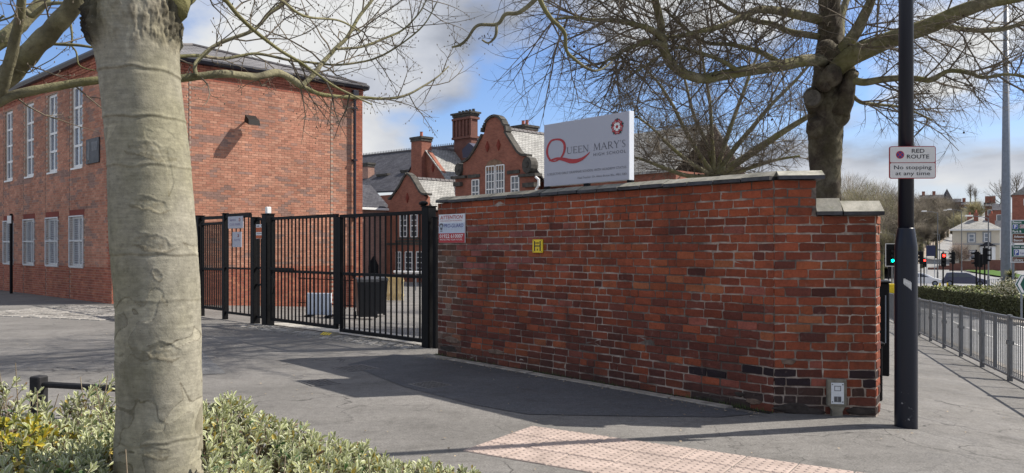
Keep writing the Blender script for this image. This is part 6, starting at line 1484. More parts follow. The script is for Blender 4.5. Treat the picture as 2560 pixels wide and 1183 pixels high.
# bright grass patch
mb = MB()
for i in range(1500):
    q = P(rng.uniform(2214, 2246), 0, rng.uniform(50, 58)); z = gz(q.x, q.y); g = rng.uniform(.7, 1.3)
    mb.face([(q.x, q.y, z - .02), (q.x + .06, q.y, z - .02), (q.x + .03 + rng.gauss(0, .04), q.y + .02, z + .22)], (.13 * g, .15 * g, .03 * g))
tag(mb.build('verge_grass', plain('grass_blade', (.1, .15, .03), .8, src='attr'), None), 'tuft of long yellow green grass at the road corner', 'grass', kind='stuff')
# tall grey column
q = P(2515, 690, 40); z = gz(q.x, q.y); t = thing('lighting_mast', 'very tall tapering grey steel lighting mast behind the hedge', 'lighting mast', (q.x, q.y, z))
mb = MB(); mb.lathe([(.235, -.1), (.232, 2.0), (.20, 6), (.095, 16)], 20); mb.build('shaft', M['grey_steel'], t, smooth=True); mb = MB(); mb.tube([(-1.2, 0, 15.9), (1.2, 0, 15.9)], .06, 8); mb.build('arm', M['grey_steel'], t)
mb = MB(); mb.cbox(-.10, .08, -.242, -.18, .7, 1.5, .01); mb.build('access_door', M['grey_steel'], t)
# direction sign
def ppl(u, v, Y): p = P(u, v, Y); return p
YD = 37.0; DG = plain('sign_green', (.006, .085, .055), .5, .4, var=.03); DB = plain('sign_brown', (.13, .045, .02), .5, .4, var=.03); DBL = plain('sign_blue', (.025, .07, .32), .5, .4)
a = P(2527, 660, YD); sc = YD / F; t = thing('direction_sign', 'stacked green and brown road direction boards beside the lighting mast', 'road sign', (a.x, a.y, gz(a.x, a.y))); bz = a.z - gz(a.x, a.y)
yy = lambda v: (660 - v) * sc + bz; xx = lambda u: (u - 2527) * sc
def board(u0, u1, v0, v1, m_, d=0.0, th=.04, nm='panel'):
    mb = MB(); mb.prism(rrect(xx(u0), xx(u1), yy(v1), yy(v0), .03), d, d + th); return mb.build(nm, m_, t)
for u in (2536, 2600): mb = MB(); mb.tube([(xx(u), .09, -.1), (xx(u), .09, yy(552))], .05, 8); mb.build('post', M['grey_steel'], t)
for v0, v1 in ((550, 609), (611, 657)): board(2527, 2615, v0, v1, WHITE); board(2529, 2613, v0 + 2, v1 - 2, DG, -.006, .005, 'face')
for v0, v1, m_ in ((585, 608, DB), (643, 655, DB)): board(2530, 2611, v0 - 1, v1, WHITE, -.009, .002, 'border'); board(2531, 2610, v0, v1 - 1, m_, -.012, .002, 'face')
board(2534, 2580, 623, 640, WHITE, -.009, .002, 'face'); board(2535, 2547, 624.5, 638.5, DBL, -.012, .002, 'parking_symbol'); board(2531, 2545, 561, 573, WHITE, -.009, .002, 'border'); board(2532, 2544, 562, 572.5, DBL, -.012, .002, 'parking_symbol')
board(2549, 2562, 561.5, 571, WHITE, -.009, .002, 'border'); board(2550, 2561, 562.5, 570, plain('sign_red', (.42, .03, .025), .5, .4), -.012, .002, 'station_symbol')
mb = MB(); [mb.ribbon([(xx(p), yy(q)) for p, q in pts], .035, -.014) for pts in ([(2551.5, 565), (2559.5, 565)], [(2551.5, 568), (2559.5, 568)], [(2558.5, 563.3), (2553, 566.5)], [(2557, 566), (2553, 569.5)])]; mb.build('station_mark', INK['white'], t)
for body, u, v, h in (('Bescot', 2531, 558.5, 5.6), ('Park &', 2531, 581.5, 5.6), ('Arbore', 2534, 594.5, 5.6), ('Bescot', 2534, 603.5, 5.6), ('Town ce', 2530, 620, 5.6), ('Lo', 2551, 635.5, 5.6), ('Library', 2534, 652.5, 5.6)):
    text(t, body, xx(u), None, yy(v), h * sc, INK['blue'] if body == 'Lo' else INK['white'], y=-.0145, bold=.02)
for u, v, h in ((2537.5, 636.5, 10), (2535.2, 571.5, 8)): text(t, 'P', xx(u), None, yy(v), h * sc, INK['white'], y=-.0145, bold=.03)
# chevron sign
a = P(2541, 711, 33); sc = 33 / F; t = thing('chevron_sign', 'dark green arrow shaped board with white chevron low by the hedge', 'road sign', (a.x, a.y, gz(a.x, a.y))); bz = a.z - gz(a.x, a.y)
pt = lambda u, v: ((u - 2541) * sc, (711 - v) * sc + bz)
for s_, m_, d in ((0, WHITE, 0), (1, DG, -.006)):
    mb = MB(); k = 1.4 * s_; mb.prism([pt(2538 + k, 711), pt(2552 + k * .6, 736 - k), pt(2600, 736 - k), pt(2600, 687 + k), pt(2552 + k * .6, 687 + k)], d, d + (.03 if not s_ else .005)); mb.build('panel' if not s_ else 'face', m_, t)
mb = MB()
for k in (0, 26): mb.F([mb.P((x, -.009, z)) for x, z in (pt(2543 + k, 711), pt(2554 + k, 732), pt(2561 + k, 732), pt(2550 + k, 711), pt(2561 + k, 690), pt(2554 + k, 690))])
mb.build('chevron', INK['white'], t); mb = MB(); mb.tube([(.25, .07, -.1), (.25, .07, bz + .3)], .04, 8); mb.tube([(.75, .07, -.1), (.75, .07, bz + .3)], .04, 8); mb.build('post', M['grey_steel'], t)
# spiky plant and pale flowering shrub
q = P(2529, 700, 38.5); zb_ = gz(q.x, q.y) + .6; t = thing('yucca', 'spiky yellow green yucca growing behind the hedge top', 'plant', (q.x, q.y, zb_ - .6)); mb = MB()
for i in range(420):
    d = Vector((rng.gauss(0, 1), rng.gauss(0, 1), rng.gauss(.35, .8))).normalized(); c = Vector((0, 0, 1.68)); L_ = rng.uniform(.34, .52); s_ = d.cross(Vector((0, 0, 1))).normalized() * .022; g = rng.uniform(.6, 1.4); col = (.17 * g, .17 * g, .035 * g) if d.z > .1 else (.09 * g, .08 * g, .03 * g)
    mb.face([c + d * .08 - s_, c + d * .08 + s_, c + d * L_ - Vector((0, 0, .05))], col)
mb.build('foliage', bpy.data.materials['hedge_leaf'], t, kind='stuff'); mb = MB(); mb.tube([(0, 0, 0), (0, 0, 1.6)], [.09, .07], 8); mb.build('trunk', M['bark_limb'], t)
q = P(2522, 720, 35.5); t = thing('flowering_shrub', 'pale cream flowering shrub beside the chevron board', 'shrub', (q.x, q.y, gz(q.x, q.y))); mb = MB()
for i in range(1500):
    p = Vector((rng.gauss(0, .26), rng.gauss(0, .3), 1.2 + rng.gauss(0, .17))); g = rng.uniform(.7, 1.2); c = (.55 * g, .52 * g, .38 * g) if rng.random() < .6 else (.12 * g, .14 * g, .05 * g); speck(mb, p, .045, c)
mb.build('foliage', bpy.data.materials['hedge_leaf'], t, kind='stuff'); mb = MB(); [mb.tube([(0, 0, 0), (rng.gauss(0, .12), rng.gauss(0, .12), .7), (rng.gauss(0, .22), rng.gauss(0, .22), 1.15)], [.02, .014, .006], 5) for _ in range(7)]; mb.build('stems', M['stem'], t, kind='stuff')
# ---------------------------------------------------------------- junction: signals, posts, cars
def wp(u, v, Y): return P(u, v, Y)
def post_at(name, label, cat, u, Y, group=None): x = (u - 1280) / F * Y; return thing(name, label, cat, (x, Y, gz(x, Y)), math.atan2(-x, Y) * .6, group)
LENS = {}
def lit(name, col, s_=6):
    t = NT(name); t.set('Base Color', (*col, 1)); t.set('Emission Color', (*col, 1)); t.set('Emission Strength', s_); return t.m
LENS['red'] = lit('red_signal_light', (1, .03, .02)); LENS['green'] = lit('green_signal_light', (.0, .95, .62)); LENS['off'] = plain('unlit_lens', (.03, .03, .03), .3)
def signal(u, Y, vhead, label, facing=True, lamp=None, h=1.0, back=False, hood_side=0):
    t = post_at('traffic_light', label, 'traffic light', u, Y, 'signals at the junction'); zc = P(u, vhead, Y).z - t.location.z
    mb = MB(); mb.tube([(0, .16, -.1), (0, .16, zc + .62 * h)], .06, 8); mb.build('post', M['rail_steel'] if lamp == 'green' else M['black_paint'], t)
    mb = MB(); mb.cbox(-.17, .17, -.09, .095, zc - .5 * h, zc + .5 * h, .03); mb.build('head', M['black_paint'], t)
    if back:
        mb = MB(); mb.cbox(-.42, .42, .0, .02, zc - .72, zc + .85, .004); mb.build('backing_board', M['black_paint'], t)
        mb = MB(); [mb.box(*b) for b in ((-.46, -.42, -.004, .024, zc - .76, zc + .89), (.42, .46, -.004, .024, zc - .76, zc + .89), (-.42, .42, -.004, .024, zc - .76, zc - .72), (-.42, .42, -.004, .024, zc + .85, zc + .89))]; mb.build('board_edge', M['white_paint'], t)
    for k in range(3):
        z = zc + (.31 - .31 * k) * h; on = (lamp == 'red' and k == 0) or (lamp == 'green' and k == 2)
        mb = MB()
        if facing: mb.tube([(0, -.096, z), (0, -.09, z)], .105, 12); mb.build('lens', LENS[lamp] if on else LENS['off'], t); mb = MB(); mb.tube([(0, -.095, z + .03), (0, -.26, z + .05)], .12, 8, cap=False); mb.build('hood', M['black_paint'], t)
        else: s_ = hood_side or 1; mb.hexa([(s_ * .172, -.1, z - .02), (s_ * .40, -.1, z + .02), (s_ * .40, .1, z + .02), (s_ * .172, .1, z - .02), (s_ * .172, -.1, z + .13), (s_ * .40, -.1, z + .11), (s_ * .40, .1, z + .11), (s_ * .172, .1, z + .13)]); mb.build('hood', M['black_paint'], t)
    return t
g_ = signal(2231, 58, 640, 'green lit traffic signal with white edged board by the black column', True, 'green', 1.1, True)
mb = MB(); mb.cbox(-.30, .30, -.2, .2, .1, .85, .03); mb.build('yellow_guard', YEL, g_)
signal(2222, 72, 648, 'unlit traffic signal seen from its side next to the green one', False, None, 1.3, False, -1)
signal(2291, 78, 646, 'unlit signal head close to the black column facing away', False, None, 1.1, False, 1); signal(2303, 76, 644, 'side facing unlit signal between column and blue board', False, None, 1.2, False, -1)
signal(2311, 80, 658, 'small red lit signal under the dark blue board', True, 'red', .8)
r_ = signal(2359, 62, 650, 'red lit traffic signal with yellow post guard', True, 'red', 1.05)
for s_ in (-.3, .22): mb = MB(); mb.cbox(s_, s_ + .09, -.05, .1, .3, .85, .01); mb.build('yellow_guard', YEL, r_)
signal(2383, 84, 645, 'dark signal head in front of the cream house wall', False, None, 1.3, False, -1); signal(2442, 66, 648, 'dark signal head below the bay window seen from its side', False, None, 1.25, False, -1)
signal(2451, 68, 652, 'back facing dark signal head under the bay window', False, None, 1.1, False, 1); signal(2463, 64, 640, 'taller dark signal with pale hoods in front of the bay window', False, None, 1.3, False, 1)
t = post_at('road_sign', 'dark blue rectangular board on two thin posts at the junction', 'road sign', 2327, 92); zc = P(2327, 627, 92).z - t.location.z
mb = MB(); mb.cbox(-.48, .48, 0, .04, zc - .62, zc + .62, .01); mb.build('panel', plain('dark_blue_board', (.03, .035, .075), .6), t)
for s_ in (-.4, .4): mb = MB(); mb.tube([(s_, .08, -.1), (s_, .08, zc + .6)], .035, 6); mb.build('post', M['grey_steel'], t)
def column_lamp(u, Y, vt, label, d=-1):
    t = post_at('street_lamp', label, 'street lamp', u, Y, 'street lamps along the hill road'); h = P(u, vt, Y).z - t.location.z
    mb = MB(); mb.lathe([(.11, -.1), (.10, 1.2), (.07, 1.3), (.05, h)], 8); mb.build('column', M['rail_steel'], t); mb = MB(); mb.tube([(0, 0, h - .05), (d * .6, 0, h + .12), (d * 1.5, 0, h + .2)], .035, 6); mb.build('arm', M['rail_steel'], t)
    mb = MB(); mb.cbox(d * 1.9, d * 1.3, -.15, .15, h + .14, h + .28, .03) if d > 0 else mb.cbox(d * 1.9, d * 1.3, -.15, .15, h + .14, h + .28, .03); mb.build('lantern', M['white_paint'], t)
column_lamp(2344, 105, 532, 'street lamp at the foot of the hill road'); column_lamp(2404, 118, 527, 'street lamp in front of the cream house', -1); column_lamp(2384, 170, 528, 'street lamp halfway up the hill road'); column_lamp(2349, 130, 586, 'short street lamp just behind the foot of the hill'); column_lamp(2236, 88, 586, 'street lamp beside the green signal', -1)
column_lamp(2471, 75, 545, 'thin pale lamp column in front of the bay window', -1)
def car(u, Y, label, col, L_=4.3, rot=0.0, hgt=1.46, estate=False):
    x = (u - 1280) / F * Y; t = thing('parked_car', label, 'car', (x, Y, gz(x, Y)), rot, 'cars at the junction'); paint = plain('car_paint_' + label.split()[0], col, .25, .6, var=.02); hl_ = L_ / 2
    side = [(-hl_, .35), (-hl_ + .02, .72), (-hl_ + .12, .88), (-hl_ + .35, .95), (-hl_ + .8, 1.0), (hl_ - 1.35, .98), (hl_ - .7, .86), (hl_ - .12, .70), (hl_, .5), (hl_ - .05, .28), (-hl_ + .1, .28)]
    mb = MB(); mb.prism(side[::-1], -.84, .84); mb.build('body', paint, t, smooth=False)
    rf = [(-hl_ + .25, .95), (-hl_ + (.45 if estate else .75), hgt - .06), (-hl_ + (.9 if estate else 1.2), hgt), (hl_ - 2.1, hgt - .02), (hl_ - 1.75, hgt - .12), (hl_ - .95, .93)]
    mb = MB(); p = [(x_, -.66 if z > 1.1 else -.80, z) for x_, z in rf]; q_ = [(x_, .66 if z > 1.1 else .80, z) for x_, z in rf]; A = [mb.P(k) for k in p]; B = [mb.P(k) for k in q_]
    mb.F(A[::-1]); mb.F(B); [mb.F([A[i], A[i + 1], B[i + 1], B[i]]) for i in range(5)]; cab = mb.build('cabin', paint, t)
    gl = [((-hl_ + (.55 if estate else .78), 1.0), (-hl_ + (.72 if estate else .98), hgt - .12), (-hl_ + 1.55, hgt - .10), (-hl_ + 1.55, 1.0)), ((-hl_ + 1.65, 1.0), (-hl_ + 1.65, hgt - .10), (hl_ - 2.12, hgt - .12), (hl_ - 1.4, 1.0))]
    for g in gl:
        mb = MB(); yv = lambda z: -.80 + (z - .93) / (hgt - .93) * .14; mb.face([(a_, yv(z) - .012, z) for a_, z in g][::-1]); mb.build('side_window', M['glass'], t)
    for s_ in (-hl_ + .78, hl_ - .82):
        for y in (-.86, .70): mb = MB(); mb.tube([(s_, y, .31), (s_, y + .16, .31)], .31, 16); w = mb.build('wheel', M['black_paint'], t); mb = MB(); mb.tube([(s_, y - .01, .31), (s_, y + .165, .31)], .19, 12); mb.build('rim', M['grey_steel'], w)
    return t
car(2308, 92, 'white hatchback passing behind the hedge by the black column', (.72, .73, .75), 4.0, -.47); car(2412, 90, 'dark blue estate car stopped behind the hedge', (.05, .055, .10), 4.5, -.5, 1.5, True)
# railings at the crossing
for (u0, u1, Y, lab) in ((2206, 2222, 66, 'short grey guard rail by the green signal'), (2470, 2520, 72, 'grey guard rail behind the hedge below the cream house')):
    a, b = (u0 - 1280) / F * Y, (u1 - 1280) / F * Y; t = thing('guard_rail', lab, 'guard rail', (a, Y, gz(a, Y)))
    for z in (.15, 1.0): mb = MB(); mb.tube([(0, 0, z), (b - a, 0, z)], .025, 6); mb.build('rail', M['grey_steel'], t)
    mb0 = MB(); mb0.tube([(0, 0, .0), (0, 0, 1.0)], .018, 5); me = mb0.mesh('bar'); me.materials.append(M['grey_steel'])
    k = int((b - a) / .16)
    for i in range(k + 1): o = bpy.data.objects.new('bar', me); link(o, t); o.location = ((b - a) * i / k, 0, 0)
# ---------------------------------------------------------------- cream house
YH = 141.0; hx0, hx1 = P(2382, 0, YH).x, P(2497, 0, YH).x; hz0 = gz((hx0 + hx1) / 2, YH); house = thing('cream_house', 'cream rendered two storey house with hip roof and bay window', 'house', (hx0, YH, hz0 - .2), -.49)
zz = lambda v: P(2400, v, YH).z - hz0 + .2; k = YH / F * .875; W_ = (2497 - 2382) * k
mb = MB(); mb.box(0, W_, 0, 9, -2, zz(574)); mb.build('wall', M['cream'], house)
mb = MB(); e0, e1 = -.5, W_ + .5; ze_, zr = zz(574), zz(545); r0 = (W_ * .42, 4.5); r1 = (W_ * .62, 4.5); E_ = [(e0, -.5, ze_), (e1, -.5, ze_), (e1, 9.5, ze_), (e0, 9.5, ze_)]; R0 = (*r0, zr); R1 = (*r1, zr)
mb.face([E_[0], E_[1], R1, R0]); mb.face([E_[1], E_[2], R1]); mb.face([E_[2], E_[3], R0, R1]); mb.face([E_[3], E_[0], R0]); mb.face(E_[::-1]); rf = mb.build('roof', M['slate_light'], house, uv=True)
mb = MB(); mb.box(-.5, W_ + .5, -.58, -.501, ze_ - .22, ze_ + .03); mb.build('fascia', M['white_paint'], rf)
for u0, u1, vt, d in ((2436, 2447, 531, 3.2), (2420, 2433, 535, 6), (2474, 2488, 534, 3.6)):
    mb = MB(); mb.box((u0 - 2382) * k, (u1 - 2382) * k, d, d + .9, ze_, zz(vt)); c = mb.build('chimney', M['red_brick_far'], house, uv=True); mb = MB(); mb.lathe([(.16, zz(vt)), (.13, zz(vt) + .5)], 8, ((u0 + u1) / 2 * k - 2382 * k, d + .45, 0)); mb.build('chimney_pot', M['terracotta'], c)
SUR = plain('grey_window_surround', (.30, .31, .33), .8)
def hwin(u0, u1, vt, vb):
    x0, x1, z0, z1 = (u0 - 2382) * k, (u1 - 2382) * k, zz(vb), zz(vt); mb = MB(); mb.box(x0 - .22, x1 + .22, -.05, -.001, z0 - .1, z1 + .22); mb.build('surround', SUR, house)
    mb = MB(); [mb.box(*b) for b in ((x0, x0 + .12, -.09, -.051, z0, z1), (x1 - .12, x1, -.09, -.051, z0, z1), (x0, x1, -.089, -.051, z0, z0 + .12), (x0, x1, -.089, -.051, z1 - .12, z1), (x0, x1, -.095, -.051, (z0 + z1) / 2 - .05, (z0 + z1) / 2 + .05))]; w = mb.build('window', M['white_paint'], house); mb = MB(); mb.box(x0, x1, -.07, -.0515, z0, z1); mb.build('pane', M['glass_blue'], w)
hwin(2421, 2436, 585, 606); hwin(2459, 2473, 583, 605); hwin(2424, 2437, 628, 647)
bx0, bx1 = (2449 - 2382) * k, (2487 - 2382) * k; bz0, bz1 = zz(648), zz(616); bay_ = [(bx0, 0), (bx0 + .5, -.9), (bx1 - .5, -.9), (bx1, 0)]
mb = MB(); mb.vprism(bay_, bz0 - .6, bz1); b_ = mb.build('bay_window', M['white_paint'], house); mb = MB(); a_ = [(bx0 - .2, .0), (bx0 + .4, -1.15), (bx1 - .4, -1.15), (bx1 + .2, .0)]; lo_ = [mb.P((x, y, bz1 + .01)) for x, y in a_]; up_ = [mb.P((bx0 + 1.0, -.01, bz1 + .75)), mb.P((bx1 - 1.0, -.01, bz1 + .75))]
mb.F([lo_[0], lo_[1], up_[0]]); mb.F([lo_[1], lo_[2], up_[1], up_[0]]); mb.F([lo_[2], lo_[3], up_[1]]); mb.F(lo_[::-1]); mb.build('bay_roof', M['slate'], b_)
for a0, a1 in ((.08, .26), (.34, .66), (.74, .92)): mb = MB(); mb.box(bx0 + .5 + (bx1 - bx0 - 1) * a0, bx0 + .5 + (bx1 - bx0 - 1) * a1, -.925, -.901, bz0, bz1 - .2); mb.build('pane', M['glass'], b_)
mb = MB(); mb.box(0, W_, -.06, -.001, zz(612), zz(609)); mb.build('string_course', SUR, house)
q = P(2322, 660, 128); wl2 = thing('garden_wall', 'low dark red brick wall in front of the cream house', 'wall', (q.x, 128, gz(q.x, 128)))
for i in range(9): a, b = i * 1.7, (i + 1) * 1.7; ha = .35 + min(1.2, i * .34); mb = MB(); mb.box(a, b, 0, .3, -.6, ha); mb.build('section', M['chimney_brick'], wl2, uv=True)
mb = MB(); g0 = P(2428, 0, 125).x; g1 = P(2502, 0, 125).x
for i in range(12):
    for j in range(3):
        x0, x1 = g0 + (g1 - g0) * i / 12, g0 + (g1 - g0) * (i + 1) / 12; y0, y1 = 112 + j * 5, 117 + j * 5; mb.face([(x, y, gz(x, y) + .04) for x, y in ((x0, y0), (x1, y0), (x1, y1), (x0, y1))])
mb.build('grass_verge', M['grass'], kind='structure')
# ---------------------------------------------------------------- houses up the hill
def far_house(u0, u1, veave, vridge, vb, Y, label, mat, roofm, chim=(), depth=8, gab=False):
    x0, x1 = P(u0, 0, Y).x, P(u1, 0, Y).x; zb_, ze, zr_ = P(0, vb, Y).z, P(0, veave, Y).z, P(0, vridge, Y).z; th = -math.atan2(x0, Y); t = thing('hill_house', label, 'house', (x0, Y, zb_), th, 'houses on the hill'); w = (x1 - x0) * math.cos(th); e, r = ze - zb_, zr_ - zb_
    mb = MB(); mb.box(0, w, 0, depth, -6, e); mb.build('wall', mat, t, uv=True); mb = MB()
    if gab:
        A = [(-.3, -.3, e), (w / 2, -.3, r), (w + .3, -.3, e)]; B = [(x, depth + .3, z) for x, _, z in A]; mb.face(A); mb.face([A[0], A[1], B[1], B[0]][::-1]); mb.face([A[1], A[2], B[2], B[1]][::-1]); mb.face(B[::-1])
    else:
        mb.face([(-.3, -.4, e), (w + .3, -.4, e), (w + .3, depth / 2, r), (-.3, depth / 2, r)]); mb.face([(-.3, depth / 2, r), (w + .3, depth / 2, r), (w + .3, depth + .4, e), (-.3, depth + .4, e)]); mb.face([(-.3, -.4, e), (-.3, depth / 2, r), (-.3, depth + .4, e)]); mb.face([(w + .3, -.4, e), (w + .3, depth + .4, e), (w + .3, depth / 2, r)])
    mb.build('roof', roofm, t, uv=True)
    for c in chim: mb = MB(); mb.box(w * c - .7, w * c + .7, depth / 2 - .5, depth / 2 + .5, r - 1.5, r + 1.8); mb.build('chimney', M['red_brick_far'], t, uv=True)
    n = max(1, int(w / 3.5))
    for i in range(n): c = w * (i + .5) / n; mb = MB(); mb.box(c - .55, c + .55, -.06, -.001, e - 2.6, e - 1.0); f_ = mb.build('window', M['white_paint'], t); mb = MB(); mb.box(c - .42, c + .42, -.09, -.061, e - 2.5, e - 1.1); mb.build('pane', M['glass'], f_)
    return t
far_house(2484, 2512, 526, 508, 545, 185, 'red brick house with grey roof behind the lighting mast', M['red_brick_far'], M['slate']); far_house(2530, 2600, 488, 466, 560, 200, 'tall red brick gabled house above the direction boards', M['red_brick_far'], M['slate_light'], (), 10, True)
far_house(2462, 2487, 516, 505, 530, 230, 'red brick terrace end seen past the chimneys', M['chimney_brick'], M['slate'], (.3, .8)); far_house(2488, 2536, 574, 550, 600, 152, 'low white house half hidden by the lighting mast', M['white_paint'], M['slate'])
far_house(2300, 2358, 498, 487, 540, 400, 'long terrace on the hilltop with two chimney stacks', M['chimney_brick'], M['slate'], (.15, .6)); far_house(2400, 2450, 512, 504, 545, 380, 'hilltop house beside the poplars', M['chimney_brick'], M['slate'], (.2,)); far_house(2384, 2402, 506, 496, 540, 360, 'small hilltop house under the pointed roof', M['chimney_brick'], M['slate'])
q = P(2373, 530, 405); t = thing('pointed_tower', 'dark pyramid roofed tower on the hilltop', 'tower', q); w = 13 / F * 405; mb = MB(); mb.box(-w * .8, w * .8, 0, 2 * w * .8, -8, P(0, 506, 405).z - q.z); mb.build('wall', M['red_brick_far'], t, uv=True); zt = P(0, 471, 405).z - q.z; ze = P(0, 508, 405).z - q.z
mb = MB(); B = [(-w, -.5, ze), (w, -.5, ze), (w, 2 * w, ze), (-w, 2 * w, ze)]; [mb.face([B[i], B[(i + 1) % 4], (0, w * .8, zt)]) for i in range(4)]; mb.build('roof', M['slate'], t, uv=True)
# hill road and the boundary wall beside it
HRL = [(2270, 697, 114), (2296, 660, 139), (2318, 634, 158), (2345, 613, 180), (2370, 590, 215), (2384, 574, 255), (2390, 566, 290)]
HRR = [(2372, 697, 114), (2374, 660, 139), (2378, 640, 156), (2384, 618, 180), (2392, 594, 215), (2396, 576, 255), (2397, 567, 290)]
L3, R3 = [P(*q) for q in HRL], [P(*q) for q in HRR]
mb = MB(); li = [mb.P(p) for p in L3]; ri = [mb.P(p) for p in R3]
for i in range(len(li) - 1): mb.F([li[i], ri[i], ri[i + 1], li[i + 1]])
mb.build('hill_road', M['far_ground'], kind='structure', smooth=True)
t = thing('retaining_wall', 'pale stepped boundary wall climbing beside the hill road', 'wall', (0, 0, 0)); SW_ = plain('stone_wall_far', (.36, .30, .24), .9, var=.3)
for i in range(1, 5):
    for h in range(3):
        a, b = L3[i].lerp(L3[i + 1], h / 3), L3[i].lerp(L3[i + 1], (h + 1) / 3); zt = max(a.z, b.z) + 1.1; n = Vector((-.4, .1, 0)); mb = MB(); mb.hexa([(a.x, a.y, a.z - 2), (b.x, b.y, b.z - 2), (b.x + n.x, b.y + n.y, b.z - 2), (a.x + n.x, a.y + n.y, a.z - 2), (a.x, a.y, zt), (b.x, b.y, zt), (b.x + n.x, b.y + n.y, zt), (a.x + n.x, a.y + n.y, zt)]); mb.build('section', SW_, t)
# ---------------------------------------------------------------- wooded slope
def hillside():
    mb = MB(); n = 18; rows = [(114, 650, 2266), (139, 636, 2292), (158, 616, 2314), (180, 592, 2341), (215, 566, 2366), (255, 548, 2380), (290, 534, 2388), (380, 520, 2450), (420, 524, 2480)]; idx = []
    for Y, v, ur in rows:
        hw = L3[min(len(L3) - 1, rows.index((Y, v, ur)))].z if Y <= 290 else None; r = []
        for j in range(n + 1):
            u = 2030 + (ur - 2030) * j / n; p = P(u, v + rng.uniform(-2, 2), Y); k = ss(j / n, .8, 1.0)
            if hw is not None: p.z = p.z * (1 - k) + (hw - .4) * k
            r.append(mb.P(p))
        idx.append(r)
    for i in range(len(rows) - 1):
        for j in range(n): mb.F([idx[i][j], idx[i][j + 1], idx[i + 1][j + 1], idx[i + 1][j]])
    return mb.build('hillside', M['hill'], kind='structure', smooth=True)
def bare_crown(mb, c, R, n, cols, tall=1.0, s_=.35):
    for i in range(n):
        d = Vector((rng.gauss(0, 1), rng.gauss(0, 1), rng.gauss(0, 1))).normalized() * (rng.random() ** .45); p = c + Vector((d.x * R, d.y * R, d.z * R * tall)); q = (p - c + Vector((0, 0, R * tall * .9))).normalized(); L_ = rng.uniform(.5, 1.6) * s_ * 3; a = q.orthogonal().normalized() * s_ * .09; g = rng.uniform(.6, 1.4); col = rng.choice(cols); col = tuple(k * g for k in col)
        p2 = p + (q + Vector((rng.gauss(0, .35), rng.gauss(0, .35), rng.gauss(0, .3)))) * L_; mb.face([p - a, p + a, p2 + a * .4, p2 - a * .4], col)
hillside()
FB_ = plain('far_twigs', (.1, .09, .06), .9, .1, src='attr'); br = [(.17, .145, .115), (.21, .18, .145), (.14, .12, .10), (.19, .17, .12)]; gr = [(.16, .155, .07), (.19, .175, .08), (.14, .135, .07)]
k_ = 0
desc = ['bushy olive green', 'brown leafless', 'dense grey brown', 'thin yellowish', 'rounded brown', 'broad olive brown', 'pale grey', 'dark brown', 'tangled brown', 'low green']
places = ['hugging the wall end', 'behind the wall pier', 'over the column shoulder', 'next to the column', 'above the blue board', 'at the top of the slope', 'behind the stepped wall', 'beside the hill road', 'beneath the hilltop terrace', 'close to the green signal', 'midway up the slope', 'left of the lamps'.replace('left of', 'near')]
places2 = ['under the first slope crowns', 'by the yellow bank', 'between the column and blue board', 'behind the middle lamps', 'below the terrace end', 'just under the terrace roofs', 'in front of the terrace', 'below the pointed roof', 'highest beside the wall pier', 'over the wall pier coping', 'rising past the column']
trees_ = [(2125, 490, 545, 120, 0), (2170, 478, 560, 110, 0), (2215, 500, 575, 105, 5), (2150, 560, 610, 95, 1), (2205, 590, 630, 85, 3), (2260, 520, 580, 130, 4), (2300, 520, 570, 150, 1), (2340, 540, 580, 180, 2), (2305, 575, 600, 125, 8), (2340, 580, 600, 150, 7), (2370, 535, 565, 210, 4), (2240, 560, 610, 100, 2), (2270, 590, 615, 112, 9), (2385, 560, 590, 230, 3), (2190, 530, 600, 100, 8), (2320, 545, 590, 160, 5), (2285, 505, 545, 260, 1), (2315, 506, 540, 320, 7), (2345, 504, 540, 330, 4), (2372, 512, 548, 300, 2), (2128, 455, 530, 140, 6), (2200, 472, 540, 150, 1), (2252, 492, 545, 180, 7)]
for i, (u, vt, vb, Y, kd) in enumerate(trees_):
    R = (vb - vt) / F * Y * .62; c = P(u, (vt + vb) / 2, Y); t = thing('hillside_tree', '%s tree on the slope %s' % (desc[kd], places[i % 12] if i < 12 else places2[i - 12]), 'tree', (c.x, c.y, c.z - R * 1.2), 0, 'trees on the wooded slope')
    mb = MB(); bare_crown(mb, Vector((0, 0, R * 1.2)), R * 1.15, 3600, gr + br if kd in (0, 3, 5, 9) else br, .95, .22 * Y / 110); mb.build('crown', FB_, t, kind='stuff'); mb = MB(); mb.tube([(0, 0, -4), (0, 0, R)], [.3, .12], 6); mb.build('trunk', M['bark_far'], t)
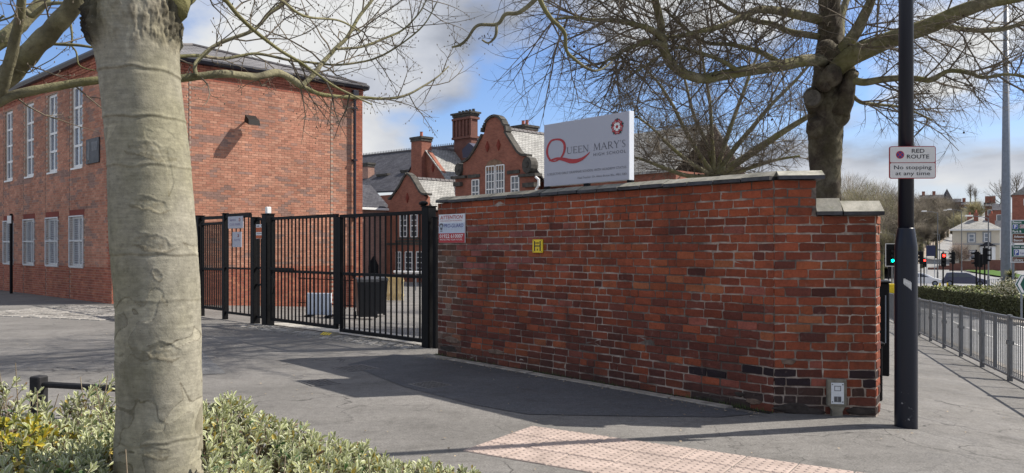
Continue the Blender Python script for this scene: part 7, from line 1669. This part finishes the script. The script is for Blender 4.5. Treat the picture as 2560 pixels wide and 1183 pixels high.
lb = [(2440, 515, 540, 200, 'yellowish blossom tree above the cream house roof', [(.36, .33, .18), (.28, .25, .14)]), (2404, 545, 575, 170, 'pale blossoming bush beside the hill road lamps', [(.36, .33, .20), (.24, .22, .12)]), (2400, 620, 650, 134, 'leafless pinkish bush against the cream house wall', [(.24, .18, .15), (.20, .15, .12)])]
for u, vt, vb, Y, lab, cols in lb:
    R = (vb - vt) / F * Y * .6; c = P(u, (vt + vb) / 2, Y); t = thing('blossom_tree', lab, 'tree', (c.x, c.y, c.z - R * 1.2)); mb = MB(); bare_crown(mb, Vector((0, 0, R * 1.2)), R * 1.1, 1500, cols, 1.0, .22 * Y / 110); mb.build('crown', FB_, t, kind='stuff'); mb = MB(); mb.tube([(0, 0, -3), (0, 0, R)], [.2, .1], 6); mb.build('trunk', M['bark_far'], t)
def fine_tree(u, vt, vb, Y, label, seed, spread, n=9):
    r_ = random.Random(seed); b = P(u, vb, Y); hh = (vb - vt) / F * Y; t = thing('bare_tree', label, 'tree', b); tr = MB(); tr.tube([(0, 0, -3), (0, 0, hh * .3), (0, 0, hh * .7)], [hh * .025, hh * .02, hh * .008], 7); tr.build('trunk', M['bark_far'], t); tw = MB()
    cfg = [(hh * .07, .08, .06, .5, (4, 6), (20, 45), 3), (hh * .05, .12, .04, .55, (3, 4), (20, 50), 3), (hh * .04, .14, 0, .5, 0, (20, 50), 3)]
    for i in range(n): a = i * 2.4; branch(tw, r_, (0, 0, hh * (.18 + .45 * i / n)), (math.cos(a) * spread, math.sin(a) * spread, 1), hh * .009, hh * (.62 - .25 * i / n), 0, cfg)
    tw.build('twigs', M['twig'], t, kind='stuff'); return t
fine_tree(2426, 456, 520, 300, 'tall slim poplar rising behind the hilltop roofs', 3, .12, 12); fine_tree(2438, 466, 520, 305, 'shorter slim poplar beside the taller one', 4, .12, 12)
fine_tree(2541, 425, 510, 215, 'dense bare tree above the tall gabled house', 6, .55, 12); fine_tree(2503, 440, 530, 190, 'wide bare tree behind the lighting mast', 7, .9, 12); fine_tree(2482, 490, 540, 200, 'small bare tree by the terrace end', 8, .7, 8)
